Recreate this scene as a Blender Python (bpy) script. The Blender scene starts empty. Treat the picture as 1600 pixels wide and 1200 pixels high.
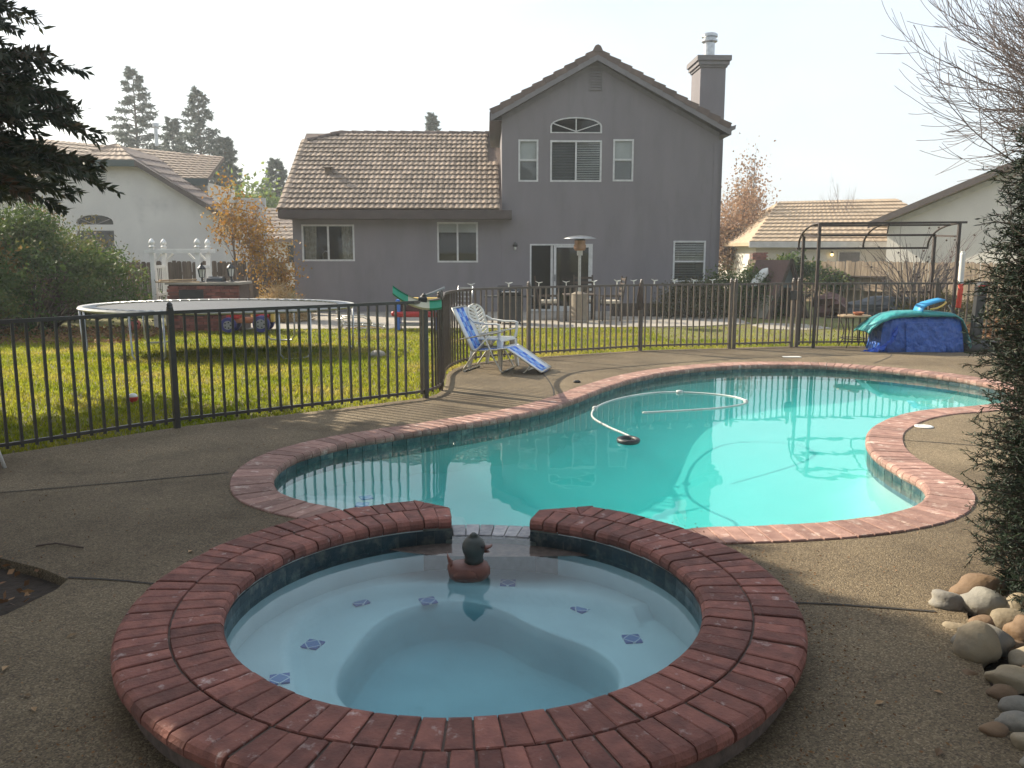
import bpy, bmesh, math, random
import numpy as np
from mathutils import Vector, Matrix, geometry

R = math.radians
PI = math.pi
scene = bpy.context.scene
C = scene.collection
rnd = random.Random(7)
rng = np.random.default_rng(7)

# ------------------------------------------------------------------ camera
cam_data = bpy.data.cameras.new('camera')
cam = bpy.data.objects.new('camera', cam_data)
C.objects.link(cam)
cam.location = (0, 0, 1.68)
cam.rotation_euler = (R(90 - 8.97), 0, 0)
cam_data.sensor_width = 36
cam_data.lens = 29.93
cam_data.clip_start = 0.05
cam_data.clip_end = 3000
scene.camera = cam

# ------------------------------------------------------------------ sky and sun
SUN_AZ = math.atan2(-0.83, 0.56)          # from +Y towards +X: back left
SUN_EL = R(32)
world = bpy.data.worlds.new('World')
scene.world = world
world.use_nodes = True
wn = world.node_tree.nodes
wl = world.node_tree.links
wn.clear()
w_out = wn.new('ShaderNodeOutputWorld')
w_bg = wn.new('ShaderNodeBackground')
w_sky = wn.new('ShaderNodeTexSky')
w_sky.sky_type = 'NISHITA'
w_sky.sun_disc = False
w_sky.sun_elevation = SUN_EL
w_sky.sun_rotation = SUN_AZ
w_sky.air_density = 1.3
w_sky.dust_density = 2.2
w_sky.ozone_density = 1.0
# a thin bright veil of high cloud over the whole sky
w_tc = wn.new('ShaderNodeTexCoord')
w_map = wn.new('ShaderNodeMapping')
w_map.inputs['Scale'].default_value = (1.0, 1.0, 3.0)
w_noise = wn.new('ShaderNodeTexNoise')
w_noise.inputs['Scale'].default_value = 1.6
w_noise.inputs['Detail'].default_value = 6
w_noise.inputs['Roughness'].default_value = 0.55
w_ramp = wn.new('ShaderNodeMapRange')
w_ramp.inputs['From Min'].default_value = 0.3
w_ramp.inputs['From Max'].default_value = 0.62
w_ramp.inputs['To Min'].default_value = 0.38
w_ramp.inputs['To Max'].default_value = 0.6
w_mix = wn.new('ShaderNodeMix')
w_mix.data_type = 'RGBA'
w_mix.inputs[7].default_value = (8.4, 9.1, 10.0, 1)
wl.new(w_tc.outputs['Generated'], w_map.inputs['Vector'])
wl.new(w_map.outputs['Vector'], w_noise.inputs['Vector'])
wl.new(w_noise.outputs['Fac'], w_ramp.inputs['Value'])
wl.new(w_ramp.outputs['Result'], w_mix.inputs[0])
wl.new(w_sky.outputs['Color'], w_mix.inputs[6])
wl.new(w_mix.outputs[2], w_bg.inputs['Color'])
w_bg.inputs['Strength'].default_value = 0.078
wl.new(w_bg.outputs['Background'], w_out.inputs['Surface'])

sun_data = bpy.data.lights.new('sun', 'SUN')
sun_data.energy = 5.0
sun_data.angle = R(0.4)
sun_data.color = (1.0, 0.90, 0.72)
sun = bpy.data.objects.new('sun', sun_data)
C.objects.link(sun)
_sd = Vector((math.sin(SUN_AZ) * math.cos(SUN_EL), math.cos(SUN_AZ) * math.cos(SUN_EL), math.sin(SUN_EL)))
sun.rotation_euler = _sd.to_track_quat('Z', 'Y').to_euler()
sun.location = _sd * 60

scene.view_settings.view_transform = 'Standard'
scene.view_settings.look = 'None'
scene.view_settings.gamma = 1
scene.view_settings.use_curve_mapping = False
scene.view_settings.exposure = 0.92
scene.render.engine = 'CYCLES'
scene.cycles.max_bounces = 4
scene.cycles.diffuse_bounces = 2
scene.cycles.glossy_bounces = 3
scene.cycles.volume_bounces = 2
scene.cycles.transparent_max_bounces = 12
scene.cycles.use_denoising = True
scene.cycles.adaptive_threshold = 0.02
scene.cycles.caustics_reflective = False
scene.cycles.caustics_refractive = False

# ------------------------------------------------------------------ materials
MATS = {}


def nt(name):
    m = bpy.data.materials.new(name)
    m.use_nodes = True
    n = m.node_tree.nodes
    n.clear()
    out = n.new('ShaderNodeOutputMaterial')
    return m, n, m.node_tree.links, out


def ramp(n, stops):
    r = n.new('ShaderNodeValToRGB')
    e = r.color_ramp.elements
    while len(e) > 1:
        e.remove(e[-1])
    e[0].position = stops[0][0]
    e[0].color = (*stops[0][1], 1)
    for p, c in stops[1:]:
        x = e.new(p)
        x.color = (*c, 1)
    return r


def pmat(name, c1, c2=None, scale=6.0, rough=0.8, bump=0.0, bscale=60.0, metal=0.0, spec=0.5, rand=0.0,
         patch=None, pscale=9.0, pth=(0.6, 0.68), stretch=(1, 1, 1), detail=5, trans=0.0, coord='Object', coat=0.0, bdist=0.01):
    """principled material: noise between two colours, per-object brightness, wear patches, fine bump"""
    m, n, l, out = nt(name)
    b = n.new('ShaderNodeBsdfPrincipled')
    b.inputs['Roughness'].default_value = rough
    b.inputs['Metallic'].default_value = metal
    b.inputs['Specular IOR Level'].default_value = spec
    if coat:
        b.inputs['Coat Weight'].default_value = coat
    tc = n.new('ShaderNodeTexCoord')
    mp = n.new('ShaderNodeMapping')
    mp.inputs['Scale'].default_value = stretch
    l.new(tc.outputs[coord], mp.inputs['Vector'])
    info = n.new('ShaderNodeObjectInfo')
    vec = mp.outputs['Vector']
    if rand:
        add = n.new('ShaderNodeVectorMath')
        add.operation = 'ADD'
        sc = n.new('ShaderNodeVectorMath')
        sc.operation = 'SCALE'
        sc.inputs[3].default_value = 37.0
        cmb = n.new('ShaderNodeCombineXYZ')
        for i in range(3):
            l.new(info.outputs['Random'], cmb.inputs[i])
        l.new(cmb.outputs[0], sc.inputs[0])
        l.new(vec, add.inputs[0])
        l.new(sc.outputs[0], add.inputs[1])
        vec = add.outputs[0]
    c2 = c2 or tuple(x * 0.8 for x in c1)
    no = n.new('ShaderNodeTexNoise')
    no.inputs['Scale'].default_value = scale
    no.inputs['Detail'].default_value = detail
    l.new(vec, no.inputs['Vector'])
    rp = ramp(n, [(0.32, c2), (0.68, c1)])
    l.new(no.outputs['Fac'], rp.inputs['Fac'])
    col = rp.outputs['Color']
    if patch:
        n2 = n.new('ShaderNodeTexNoise')
        n2.inputs['Scale'].default_value = pscale
        n2.inputs['Detail'].default_value = 8
        n2.inputs['Roughness'].default_value = 0.65
        l.new(vec, n2.inputs['Vector'])
        mr = n.new('ShaderNodeMapRange')
        mr.inputs['From Min'].default_value = pth[0]
        mr.inputs['From Max'].default_value = pth[1]
        l.new(n2.outputs['Fac'], mr.inputs['Value'])
        mx = n.new('ShaderNodeMix')
        mx.data_type = 'RGBA'
        mx.inputs[7].default_value = (*patch, 1)
        l.new(mr.outputs['Result'], mx.inputs[0])
        l.new(col, mx.inputs[6])
        col = mx.outputs[2]
    if rand:
        hs = n.new('ShaderNodeHueSaturation')
        mr = n.new('ShaderNodeMapRange')
        mr.inputs['To Min'].default_value = 1 - rand
        mr.inputs['To Max'].default_value = 1 + rand
        l.new(info.outputs['Random'], mr.inputs['Value'])
        l.new(mr.outputs['Result'], hs.inputs['Value'])
        l.new(col, hs.inputs['Color'])
        col = hs.outputs['Color']
    l.new(col, b.inputs['Base Color'])
    if bump:
        n3 = n.new('ShaderNodeTexNoise')
        n3.inputs['Scale'].default_value = bscale
        n3.inputs['Detail'].default_value = 4
        l.new(vec, n3.inputs['Vector'])
        bp = n.new('ShaderNodeBump')
        bp.inputs['Strength'].default_value = bump
        bp.inputs['Distance'].default_value = bdist
        l.new(n3.outputs['Fac'], bp.inputs['Height'])
        l.new(bp.outputs['Normal'], b.inputs['Normal'])
    sh = b.outputs[0]
    if trans:
        t = n.new('ShaderNodeBsdfTranslucent')
        l.new(col, t.inputs['Color'])
        mxs = n.new('ShaderNodeMixShader')
        mxs.inputs[0].default_value = trans
        l.new(sh, mxs.inputs[1])
        l.new(t.outputs[0], mxs.inputs[2])
        sh = mxs.outputs[0]
    l.new(sh, out.inputs['Surface'])
    MATS[name] = m
    return m


def deck_mat():
    m, n, l, out = nt('exposed_aggregate')
    b = n.new('ShaderNodeBsdfPrincipled')
    b.inputs['Roughness'].default_value = 0.85
    b.inputs['Specular IOR Level'].default_value = 0.3
    tc = n.new('ShaderNodeTexCoord')
    v = n.new('ShaderNodeTexVoronoi')
    v.inputs['Scale'].default_value = 150
    l.new(tc.outputs['Object'], v.inputs['Vector'])
    peb = ramp(n, [(0.0, (0.108, 0.084, 0.058)), (0.35, (0.165, 0.128, 0.083)), (0.7, (0.216, 0.167, 0.105)), (1.0, (0.32, 0.258, 0.174))])
    sep = n.new('ShaderNodeSeparateColor')
    l.new(v.outputs['Color'], sep.inputs[0])
    l.new(sep.outputs[0], peb.inputs['Fac'])
    no = n.new('ShaderNodeTexNoise')
    no.inputs['Scale'].default_value = 0.9
    no.inputs['Detail'].default_value = 7
    no.inputs['Roughness'].default_value = 0.62
    l.new(tc.outputs['Object'], no.inputs['Vector'])
    st = ramp(n, [(0.28, (0.52, 0.49, 0.45)), (0.45, (0.88, 0.86, 0.83)), (0.55, (1.0, 0.98, 0.95)), (0.72, (1.22, 1.19, 1.13))])
    l.new(no.outputs['Fac'], st.inputs['Fac'])
    mul = n.new('ShaderNodeMix')
    mul.data_type = 'RGBA'
    mul.blend_type = 'MULTIPLY'
    mul.inputs[0].default_value = 1
    l.new(peb.outputs['Color'], mul.inputs[6])
    l.new(st.outputs['Color'], mul.inputs[7])
    n5 = n.new('ShaderNodeTexNoise')
    n5.inputs['Scale'].default_value = 0.33
    n5.inputs['Detail'].default_value = 9
    n5.inputs['Roughness'].default_value = 0.6
    l.new(tc.outputs['Object'], n5.inputs['Vector'])
    gr5 = ramp(n, [(0.38, (0.62, 0.60, 0.58)), (0.58, (1.06, 1.06, 1.05))])
    l.new(n5.outputs['Fac'], gr5.inputs['Fac'])
    mul2 = n.new('ShaderNodeMix')
    mul2.data_type = 'RGBA'
    mul2.blend_type = 'MULTIPLY'
    mul2.inputs[0].default_value = 1
    l.new(mul.outputs[2], mul2.inputs[6])
    l.new(gr5.outputs['Color'], mul2.inputs[7])
    mul = mul2
    # rusty stains and dark specks
    n2 = n.new('ShaderNodeTexNoise')
    n2.inputs['Scale'].default_value = 3.1
    n2.inputs['Detail'].default_value = 9
    n2.inputs['Roughness'].default_value = 0.7
    l.new(tc.outputs['Object'], n2.inputs['Vector'])
    mr = n.new('ShaderNodeMapRange')
    mr.inputs['From Min'].default_value = 0.6
    mr.inputs['From Max'].default_value = 0.75
    mr.inputs['To Max'].default_value = 0.65
    l.new(n2.outputs['Fac'], mr.inputs['Value'])
    mx = n.new('ShaderNodeMix')
    mx.data_type = 'RGBA'
    mx.inputs[7].default_value = (0.10, 0.068, 0.045, 1)
    l.new(mr.outputs['Result'], mx.inputs[0])
    l.new(mul.outputs[2], mx.inputs[6])
    l.new(mx.outputs[2], b.inputs['Base Color'])
    bp = n.new('ShaderNodeBump')
    bp.inputs['Strength'].default_value = 0.7
    bp.inputs['Distance'].default_value = 0.006
    bp.invert = True
    l.new(v.outputs['Distance'], bp.inputs['Height'])
    l.new(bp.outputs['Normal'], b.inputs['Normal'])
    l.new(b.outputs[0], out.inputs['Surface'])
    MATS['deck'] = m


def water_mat(name, absorb, density, ripple, rscale, scatter=0.0):
    """clear water: fresnel mirror over a see-through surface, light absorbed along the way"""
    m, n, l, out = nt(name)
    tr = n.new('ShaderNodeBsdfTransparent')
    gl = n.new('ShaderNodeBsdfGlossy')
    gl.inputs['Roughness'].default_value = 0.012
    fr = n.new('ShaderNodeFresnel')
    geo = n.new('ShaderNodeNewGeometry')
    ior = n.new('ShaderNodeMapRange')
    ior.inputs['To Min'].default_value = 1.33
    ior.inputs['To Max'].default_value = 1 / 1.33
    l.new(geo.outputs['Backfacing'], ior.inputs['Value'])
    l.new(ior.outputs['Result'], fr.inputs['IOR'])
    mx = n.new('ShaderNodeMixShader')
    tc = n.new('ShaderNodeTexCoord')
    no = n.new('ShaderNodeTexNoise')
    no.inputs['Scale'].default_value = rscale
    no.inputs['Detail'].default_value = 2
    mp = n.new('ShaderNodeMapping')
    mp.inputs['Scale'].default_value = (1, 0.6, 1)
    l.new(tc.outputs['Object'], mp.inputs['Vector'])
    l.new(mp.outputs['Vector'], no.inputs['Vector'])
    bp = n.new('ShaderNodeBump')
    bp.inputs['Strength'].default_value = ripple
    bp.inputs['Distance'].default_value = 0.01
    l.new(no.outputs['Fac'], bp.inputs['Height'])
    l.new(bp.outputs['Normal'], gl.inputs['Normal'])
    l.new(bp.outputs['Normal'], fr.inputs['Normal'])
    l.new(fr.outputs[0], mx.inputs[0])
    l.new(tr.outputs[0], mx.inputs[1])
    l.new(gl.outputs[0], mx.inputs[2])
    l.new(mx.outputs[0], out.inputs['Surface'])
    va = n.new('ShaderNodeVolumeAbsorption')
    va.inputs['Color'].default_value = (*absorb, 1)
    va.inputs['Density'].default_value = density
    vol = va.outputs[0]
    if scatter:      # fine particles make pool water glow a little even where the floor is shaded
        vs = n.new('ShaderNodeVolumeScatter')
        vs.inputs['Color'].default_value = (0.10, 0.93, 0.88, 1)
        vs.inputs['Density'].default_value = scatter
        ad = n.new('ShaderNodeAddShader')
        l.new(vol, ad.inputs[0])
        l.new(vs.outputs[0], ad.inputs[1])
        vol = ad.outputs[0]
    l.new(vol, out.inputs['Volume'])
    MATS[name] = m


def glass_mat(name, tint=(0.86, 0.88, 0.88)):
    m, n, l, out = nt(name)
    tr = n.new('ShaderNodeBsdfTransparent')
    tr.inputs['Color'].default_value = (*tint, 1)
    gl = n.new('ShaderNodeBsdfGlossy')
    gl.inputs['Roughness'].default_value = 0.02
    fr = n.new('ShaderNodeFresnel')
    geo = n.new('ShaderNodeNewGeometry')
    ior = n.new('ShaderNodeMapRange')
    ior.inputs['To Min'].default_value = 1.45
    ior.inputs['To Max'].default_value = 1 / 1.45
    l.new(geo.outputs['Backfacing'], ior.inputs['Value'])
    l.new(ior.outputs['Result'], fr.inputs['IOR'])
    tc = n.new('ShaderNodeTexCoord')
    no = n.new('ShaderNodeTexNoise')
    no.inputs['Scale'].default_value = 1.5
    l.new(tc.outputs['Object'], no.inputs['Vector'])
    bp = n.new('ShaderNodeBump')
    bp.inputs['Strength'].default_value = 0.08
    l.new(no.outputs['Fac'], bp.inputs['Height'])
    l.new(bp.outputs['Normal'], gl.inputs['Normal'])
    mx = n.new('ShaderNodeMixShader')
    l.new(fr.outputs[0], mx.inputs[0])
    l.new(tr.outputs[0], mx.inputs[1])
    l.new(gl.outputs[0], mx.inputs[2])
    l.new(mx.outputs[0], out.inputs['Surface'])
    MATS[name] = m


def webbing_mat():
    """blue and white woven strips of the lounge chair (flat weave)"""
    m, n, l, out = nt('webbing')
    b = n.new('ShaderNodeBsdfPrincipled')
    b.inputs['Roughness'].default_value = 0.55
    tc = n.new('ShaderNodeTexCoord')
    sp = n.new('ShaderNodeSeparateXYZ')
    l.new(tc.outputs['UV'], sp.inputs[0])
    ck = n.new('ShaderNodeTexChecker')
    ck.inputs['Scale'].default_value = 1
    mp = n.new('ShaderNodeMapping')
    mp.inputs['Scale'].default_value = (5, 9, 1)
    l.new(tc.outputs['UV'], mp.inputs['Vector'])
    l.new(mp.outputs['Vector'], ck.inputs['Vector'])
    ck.inputs['Color1'].default_value = (0.02, 0.13, 0.62, 1)
    ck.inputs['Color2'].default_value = (0.20, 0.42, 0.80, 1)
    # white outside the two blue stripes
    r1 = ramp(n, [(0.0, (1, 1, 1)), (0.23, (1, 1, 1)), (0.24, (0, 0, 0)), (0.46, (0, 0, 0)), (0.47, (0.35, 0.35, 0.35)),
                  (0.56, (0.35, 0.35, 0.35)), (0.57, (0, 0, 0)), (0.77, (0, 0, 0)), (0.78, (1, 1, 1))])
    l.new(sp.outputs[0], r1.inputs['Fac'])
    mx = n.new('ShaderNodeMix')
    mx.data_type = 'RGBA'
    mx.inputs[7].default_value = (0.72, 0.74, 0.76, 1)
    l.new(r1.outputs['Color'], mx.inputs[0])
    l.new(ck.outputs['Color'], mx.inputs[6])
    l.new(mx.outputs[2], b.inputs['Base Color'])
    l.new(b.outputs[0], out.inputs['Surface'])
    MATS['webbing'] = m


def marker_mat():
    """blue decorative pool tile with a pale diamond print"""
    m, n, l, out = nt('marker_tile')
    b = n.new('ShaderNodeBsdfPrincipled')
    b.inputs['Roughness'].default_value = 0.3
    tc = n.new('ShaderNodeTexCoord')
    sp = n.new('ShaderNodeSeparateXYZ')
    l.new(tc.outputs['Object'], sp.inputs[0])
    ax = n.new('ShaderNodeMath'); ax.operation = 'ABSOLUTE'
    ay = n.new('ShaderNodeMath'); ay.operation = 'ABSOLUTE'
    l.new(sp.outputs[0], ax.inputs[0]); l.new(sp.outputs[1], ay.inputs[0])
    ad = n.new('ShaderNodeMath'); ad.operation = 'ADD'
    l.new(ax.outputs[0], ad.inputs[0]); l.new(ay.outputs[0], ad.inputs[1])
    r1 = ramp(n, [(0.0, (0.10, 0.18, 0.42)), (0.041, (0.10, 0.18, 0.42)), (0.042, (0.55, 0.62, 0.7)), (0.047, (0.55, 0.62, 0.7)), (0.048, (0.06, 0.10, 0.34))])
    l.new(ad.outputs[0], r1.inputs['Fac'])
    l.new(r1.outputs['Color'], b.inputs['Base Color'])
    l.new(b.outputs[0], out.inputs['Surface'])
    MATS['marker'] = m


def grass_mat():
    m, n, l, out = nt('grass_blade')
    tc = n.new('ShaderNodeTexCoord')
    no = n.new('ShaderNodeTexNoise')
    no.inputs['Scale'].default_value = 0.55
    no.inputs['Detail'].default_value = 8
    no.inputs['Roughness'].default_value = 0.7
    l.new(tc.outputs['Object'], no.inputs['Vector'])
    rp = ramp(n, [(0.26, (0.07, 0.12, 0.010)), (0.42, (0.19, 0.23, 0.016)), (0.53, (0.30, 0.30, 0.03)), (0.62, (0.40, 0.33, 0.08)), (0.72, (0.33, 0.22, 0.09))])
    l.new(no.outputs['Fac'], rp.inputs['Fac'])
    n2 = n.new('ShaderNodeTexNoise')
    n2.inputs['Scale'].default_value = 22
    l.new(tc.outputs['Object'], n2.inputs['Vector'])
    mr = n.new('ShaderNodeMapRange')
    mr.inputs['From Min'].default_value = 0.3
    mr.inputs['From Max'].default_value = 0.7
    mr.inputs['To Min'].default_value = 0.6
    mr.inputs['To Max'].default_value = 1.4
    l.new(n2.outputs['Fac'], mr.inputs['Value'])
    hs = n.new('ShaderNodeHueSaturation')
    l.new(mr.outputs['Result'], hs.inputs['Value'])
    l.new(rp.outputs['Color'], hs.inputs['Color'])
    d = n.new('ShaderNodeBsdfDiffuse')
    t = n.new('ShaderNodeBsdfTranslucent')
    l.new(hs.outputs['Color'], d.inputs['Color'])
    l.new(hs.outputs['Color'], t.inputs['Color'])
    mx = n.new('ShaderNodeMixShader')
    mx.inputs[0].default_value = 0.6
    l.new(d.outputs[0], mx.inputs[1])
    l.new(t.outputs[0], mx.inputs[2])
    l.new(mx.outputs[0], out.inputs['Surface'])
    MATS['grass'] = m


def leaf_mat(name, cols, trans=0.4, scale=1.5, rough=0.6):
    """foliage: colour varies from leaf to leaf (stored per face corner) and lets some light through"""
    m, n, l, out = nt(name)
    at = n.new('ShaderNodeAttribute')
    at.attribute_name = 'tone'
    k = len(cols)
    rp = ramp(n, [(i / max(1, k - 1), c) for i, c in enumerate(cols)])
    l.new(at.outputs['Fac'], rp.inputs['Fac'])
    b = n.new('ShaderNodeBsdfPrincipled')
    b.inputs['Roughness'].default_value = rough
    b.inputs['Specular IOR Level'].default_value = 0.3
    l.new(rp.outputs['Color'], b.inputs['Base Color'])
    t = n.new('ShaderNodeBsdfTranslucent')
    l.new(rp.outputs['Color'], t.inputs['Color'])
    mx = n.new('ShaderNodeMixShader')
    mx.inputs[0].default_value = trans
    l.new(b.outputs[0], mx.inputs[1])
    l.new(t.outputs[0], mx.inputs[2])
    l.new(mx.outputs[0], out.inputs['Surface'])
    MATS[name] = m


deck_mat()
water_mat('pool_water', (0.05, 0.945, 0.935), 0.62, 0.16, 3.0, 0.18)
water_mat('spa_water', (0.25, 0.72, 0.80), 1.15, 0.06, 3.4)
glass_mat('glass')
webbing_mat()
marker_mat()
grass_mat()
pmat('soil_lawn', (0.15, 0.15, 0.025), (0.09, 0.085, 0.02), scale=1.2, rough=0.95, patch=(0.16, 0.11, 0.05), pscale=1.3, pth=(0.5, 0.7))
pmat('soil', (0.055, 0.038, 0.026), (0.028, 0.02, 0.014), scale=14, rough=0.95, bump=1.0, bscale=40)
pmat('mulch', (0.16, 0.09, 0.045), (0.07, 0.04, 0.02), scale=9, rough=0.95, bump=1.0, bscale=35)
pmat('concrete', (0.36, 0.32, 0.27), (0.28, 0.25, 0.21), scale=3, rough=0.9, bump=0.2)
pmat('joint', (0.06, 0.05, 0.04), (0.035, 0.03, 0.025), scale=30, rough=0.95)
pmat('brick', (0.275, 0.106, 0.079), (0.155, 0.061, 0.049), scale=13, rough=0.75, bump=0.55, bscale=70, rand=0.34,
     patch=(0.50, 0.40, 0.37), pscale=14, pth=(0.60, 0.74), spec=0.35, detail=8)
pmat('brick_pale', (0.36, 0.215, 0.172), (0.25, 0.14, 0.115), scale=13, rough=0.8, bump=0.5, bscale=70, rand=0.26, detail=8,
     patch=(0.60, 0.47, 0.40), pscale=10, pth=(0.56, 0.72), spec=0.3)
pmat('mortar', (0.15, 0.105, 0.085), (0.08, 0.06, 0.05), scale=25, rough=0.95, bump=0.4)
pmat('plaster', (0.45, 0.46, 0.44), (0.39, 0.42, 0.40), scale=2.2, rough=0.7)
pmat('plaster_spa', (0.66, 0.74, 0.74), (0.55, 0.63, 0.64), scale=2.5, rough=0.7, patch=(0.42, 0.48, 0.46), pscale=7, pth=(0.62, 0.8))
pmat('tile_blue', (0.022, 0.040, 0.055), (0.05, 0.068, 0.072), scale=40, rough=0.35, rand=0.35, patch=(0.17, 0.18, 0.16), pscale=12, pth=(0.50, 0.68))
pmat('tile_grout', (0.20, 0.21, 0.19), (0.12, 0.13, 0.11), scale=20, rough=0.9)
pmat('tile_stone', (0.40, 0.38, 0.37), (0.22, 0.22, 0.24), scale=26, rough=0.5, rand=0.25, bump=0.4, bscale=50)
pmat('stucco', (0.212, 0.193, 0.202), (0.188, 0.171, 0.181), scale=1.3, rough=0.92, bump=0.4, bscale=55, patch=(0.165, 0.152, 0.155), pscale=1.6, pth=(0.5, 0.82), stretch=(1.4, 1.4, 0.35))
pmat('stucco_white', (0.62, 0.60, 0.58), (0.54, 0.52, 0.51), scale=0.8, rough=0.92, bump=0.2, bscale=50, patch=(0.42, 0.41, 0.41), pscale=0.7, pth=(0.55, 0.75))
pmat('stucco_cream', (0.70, 0.66, 0.60), (0.62, 0.58, 0.53), scale=0.8, rough=0.92, bump=0.2, bscale=50)
pmat('trim_brown', (0.075, 0.052, 0.045), (0.055, 0.04, 0.036), scale=5, rough=0.7)
pmat('trim_grey', (0.20, 0.185, 0.19), scale=5, rough=0.8)
pmat('trim_green', (0.05, 0.075, 0.075), scale=5, rough=0.7)
pmat('fascia_white', (0.62, 0.60, 0.57), scale=3, rough=0.7)
pmat('roof_tile', (0.30, 0.225, 0.165), (0.19, 0.145, 0.115), scale=7, rough=0.85, rand=0.3, bump=0.3, bscale=40)
pmat('roof_tile_dark', (0.155, 0.11, 0.09), (0.11, 0.08, 0.068), scale=7, rough=0.85, rand=0.2)
pmat('roof_tile_tan', (0.44, 0.33, 0.22), (0.34, 0.25, 0.165), scale=3, rough=0.85)
pmat('frame_white', (0.62, 0.62, 0.60), (0.5, 0.5, 0.49), scale=8, rough=0.5)
pmat('blind', (0.66, 0.65, 0.60), (0.58, 0.57, 0.53), scale=3, rough=0.6)
pmat('blind_dark', (0.20, 0.20, 0.20), scale=3, rough=0.7)
pmat('curtain', (0.55, 0.50, 0.42), (0.32, 0.28, 0.22), scale=9, rough=0.9)
pmat('room_dark', (0.016, 0.016, 0.018), scale=2, rough=0.9)  # near black, darkness of unlit interiors put into the colour
pmat('iron', (0.045, 0.038, 0.034), (0.03, 0.026, 0.024), scale=20, rough=0.42, spec=0.55, patch=(0.10, 0.05, 0.03), pscale=16, pth=(0.62, 0.75))
pmat('iron_bronze', (0.11, 0.085, 0.068), (0.075, 0.058, 0.048), scale=20, rough=0.4, spec=0.55, patch=(0.13, 0.06, 0.035), pscale=16, pth=(0.62, 0.75))
pmat('rust_iron', (0.055, 0.036, 0.030), (0.035, 0.026, 0.024), scale=14, rough=0.6)
pmat('white_paint', (0.78, 0.77, 0.74), (0.66, 0.65, 0.62), scale=6, rough=0.5)
pmat('white_plastic', (0.76, 0.75, 0.70), (0.68, 0.67, 0.62), scale=6, rough=0.4)
pmat('galvanised', (0.52, 0.53, 0.54), (0.38, 0.39, 0.40), scale=10, rough=0.35, metal=0.9)
pmat('aluminium', (0.66, 0.64, 0.58), (0.5, 0.48, 0.42), scale=12, rough=0.35, metal=0.85)
pmat('tramp_mat', (0.085, 0.088, 0.095), scale=5, rough=0.55)
pmat('tramp_pad', (0.40, 0.40, 0.39), (0.30, 0.30, 0.29), scale=5, rough=0.6)
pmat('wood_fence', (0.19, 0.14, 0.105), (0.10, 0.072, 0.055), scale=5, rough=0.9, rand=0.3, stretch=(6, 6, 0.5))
pmat('wood_fence_lit', (0.36, 0.28, 0.20), (0.22, 0.165, 0.12), scale=5, rough=0.9, rand=0.25, stretch=(6, 6, 0.5))  # paler copy of the fence wood, sunlight put into its colour
pmat('wood_dark', (0.075, 0.052, 0.04), (0.045, 0.032, 0.026), scale=5, rough=0.8, stretch=(1, 6, 6))
pmat('wood_board', (0.42, 0.30, 0.18), (0.30, 0.21, 0.12), scale=5, rough=0.8)
pmat('bbq_brick', (0.24, 0.085, 0.065), (0.16, 0.06, 0.05), scale=6, rough=0.85, rand=0.3)
pmat('black_plastic', (0.028, 0.028, 0.03), (0.02, 0.02, 0.022), scale=6, rough=0.5)
pmat('black_enamel', (0.012, 0.012, 0.013), scale=6, rough=0.22)
pmat('lamp_glass', (0.7, 0.7, 0.66), scale=5, rough=0.15)
pmat('copper', (0.34, 0.20, 0.12), (0.25, 0.15, 0.09), scale=8, rough=0.4, metal=0.7)
pmat('heater_tan', (0.26, 0.215, 0.16), (0.20, 0.165, 0.125), scale=6, rough=0.6)
pmat('cushion', (0.58, 0.52, 0.42), (0.48, 0.42, 0.34), scale=6, rough=0.9)
pmat('red_plastic', (0.50, 0.025, 0.03), scale=5, rough=0.35)
pmat('blue_plastic', (0.04, 0.16, 0.55), scale=5, rough=0.35)
pmat('navy_plastic', (0.055, 0.055, 0.22), scale=5, rough=0.45)
pmat('yellow_plastic', (0.75, 0.50, 0.12), scale=5, rough=0.35)
pmat('green_plastic', (0.02, 0.36, 0.20), scale=5, rough=0.35)
pmat('cream_plastic', (0.68, 0.64, 0.48), scale=5, rough=0.4)
pmat('grey_plastic', (0.30, 0.30, 0.30), scale=5, rough=0.4)
pmat('orange_red', (0.85, 0.07, 0.035), scale=5, rough=0.5)
pmat('tarp_blue', (0.02, 0.10, 0.42), (0.014, 0.075, 0.33), scale=5, rough=0.38, bump=0.9, bscale=6.5, bdist=0.10, patch=(0.05, 0.14, 0.40), pscale=9, pth=(0.55, 0.8))
pmat('tarp_bright', (0.03, 0.13, 0.62), (0.02, 0.09, 0.5), scale=6, rough=0.28, bump=0.6, bscale=14)
pmat('tarp_teal', (0.03, 0.30, 0.30), (0.025, 0.24, 0.25), scale=4, rough=0.45, bump=0.8, bscale=7, bdist=0.07)
pmat('float_blue', (0.03, 0.30, 0.58), (0.02, 0.22, 0.48), scale=12, rough=0.5)
pmat('terracotta', (0.45, 0.16, 0.08), scale=6, rough=0.8)
pmat('duck_body', (0.20, 0.068, 0.042), (0.12, 0.045, 0.034), scale=9, rough=0.5)
pmat('duck_head', (0.060, 0.068, 0.062), (0.04, 0.045, 0.042), scale=9, rough=0.5)
pmat('hose', (0.55, 0.57, 0.54), scale=9, rough=0.4)
pmat('stone_tan', (0.33, 0.265, 0.17), (0.22, 0.175, 0.115), scale=5, rough=0.8, rand=0.25, bump=0.9, bscale=22, patch=(0.22, 0.19, 0.15), pscale=5, pth=(0.5, 0.75))
pmat('stone_grey', (0.27, 0.25, 0.205), (0.18, 0.165, 0.145), scale=5, rough=0.8, rand=0.25, bump=0.9, bscale=22, patch=(0.44, 0.38, 0.28), pscale=6, pth=(0.5, 0.7))
pmat('stone_rust', (0.23, 0.145, 0.08), (0.15, 0.095, 0.058), scale=5, rough=0.8, rand=0.2, bump=0.9, bscale=22)
pmat('bark', (0.11, 0.075, 0.055), (0.06, 0.042, 0.034), scale=9, rough=0.95, bump=0.8, bscale=18)
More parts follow.
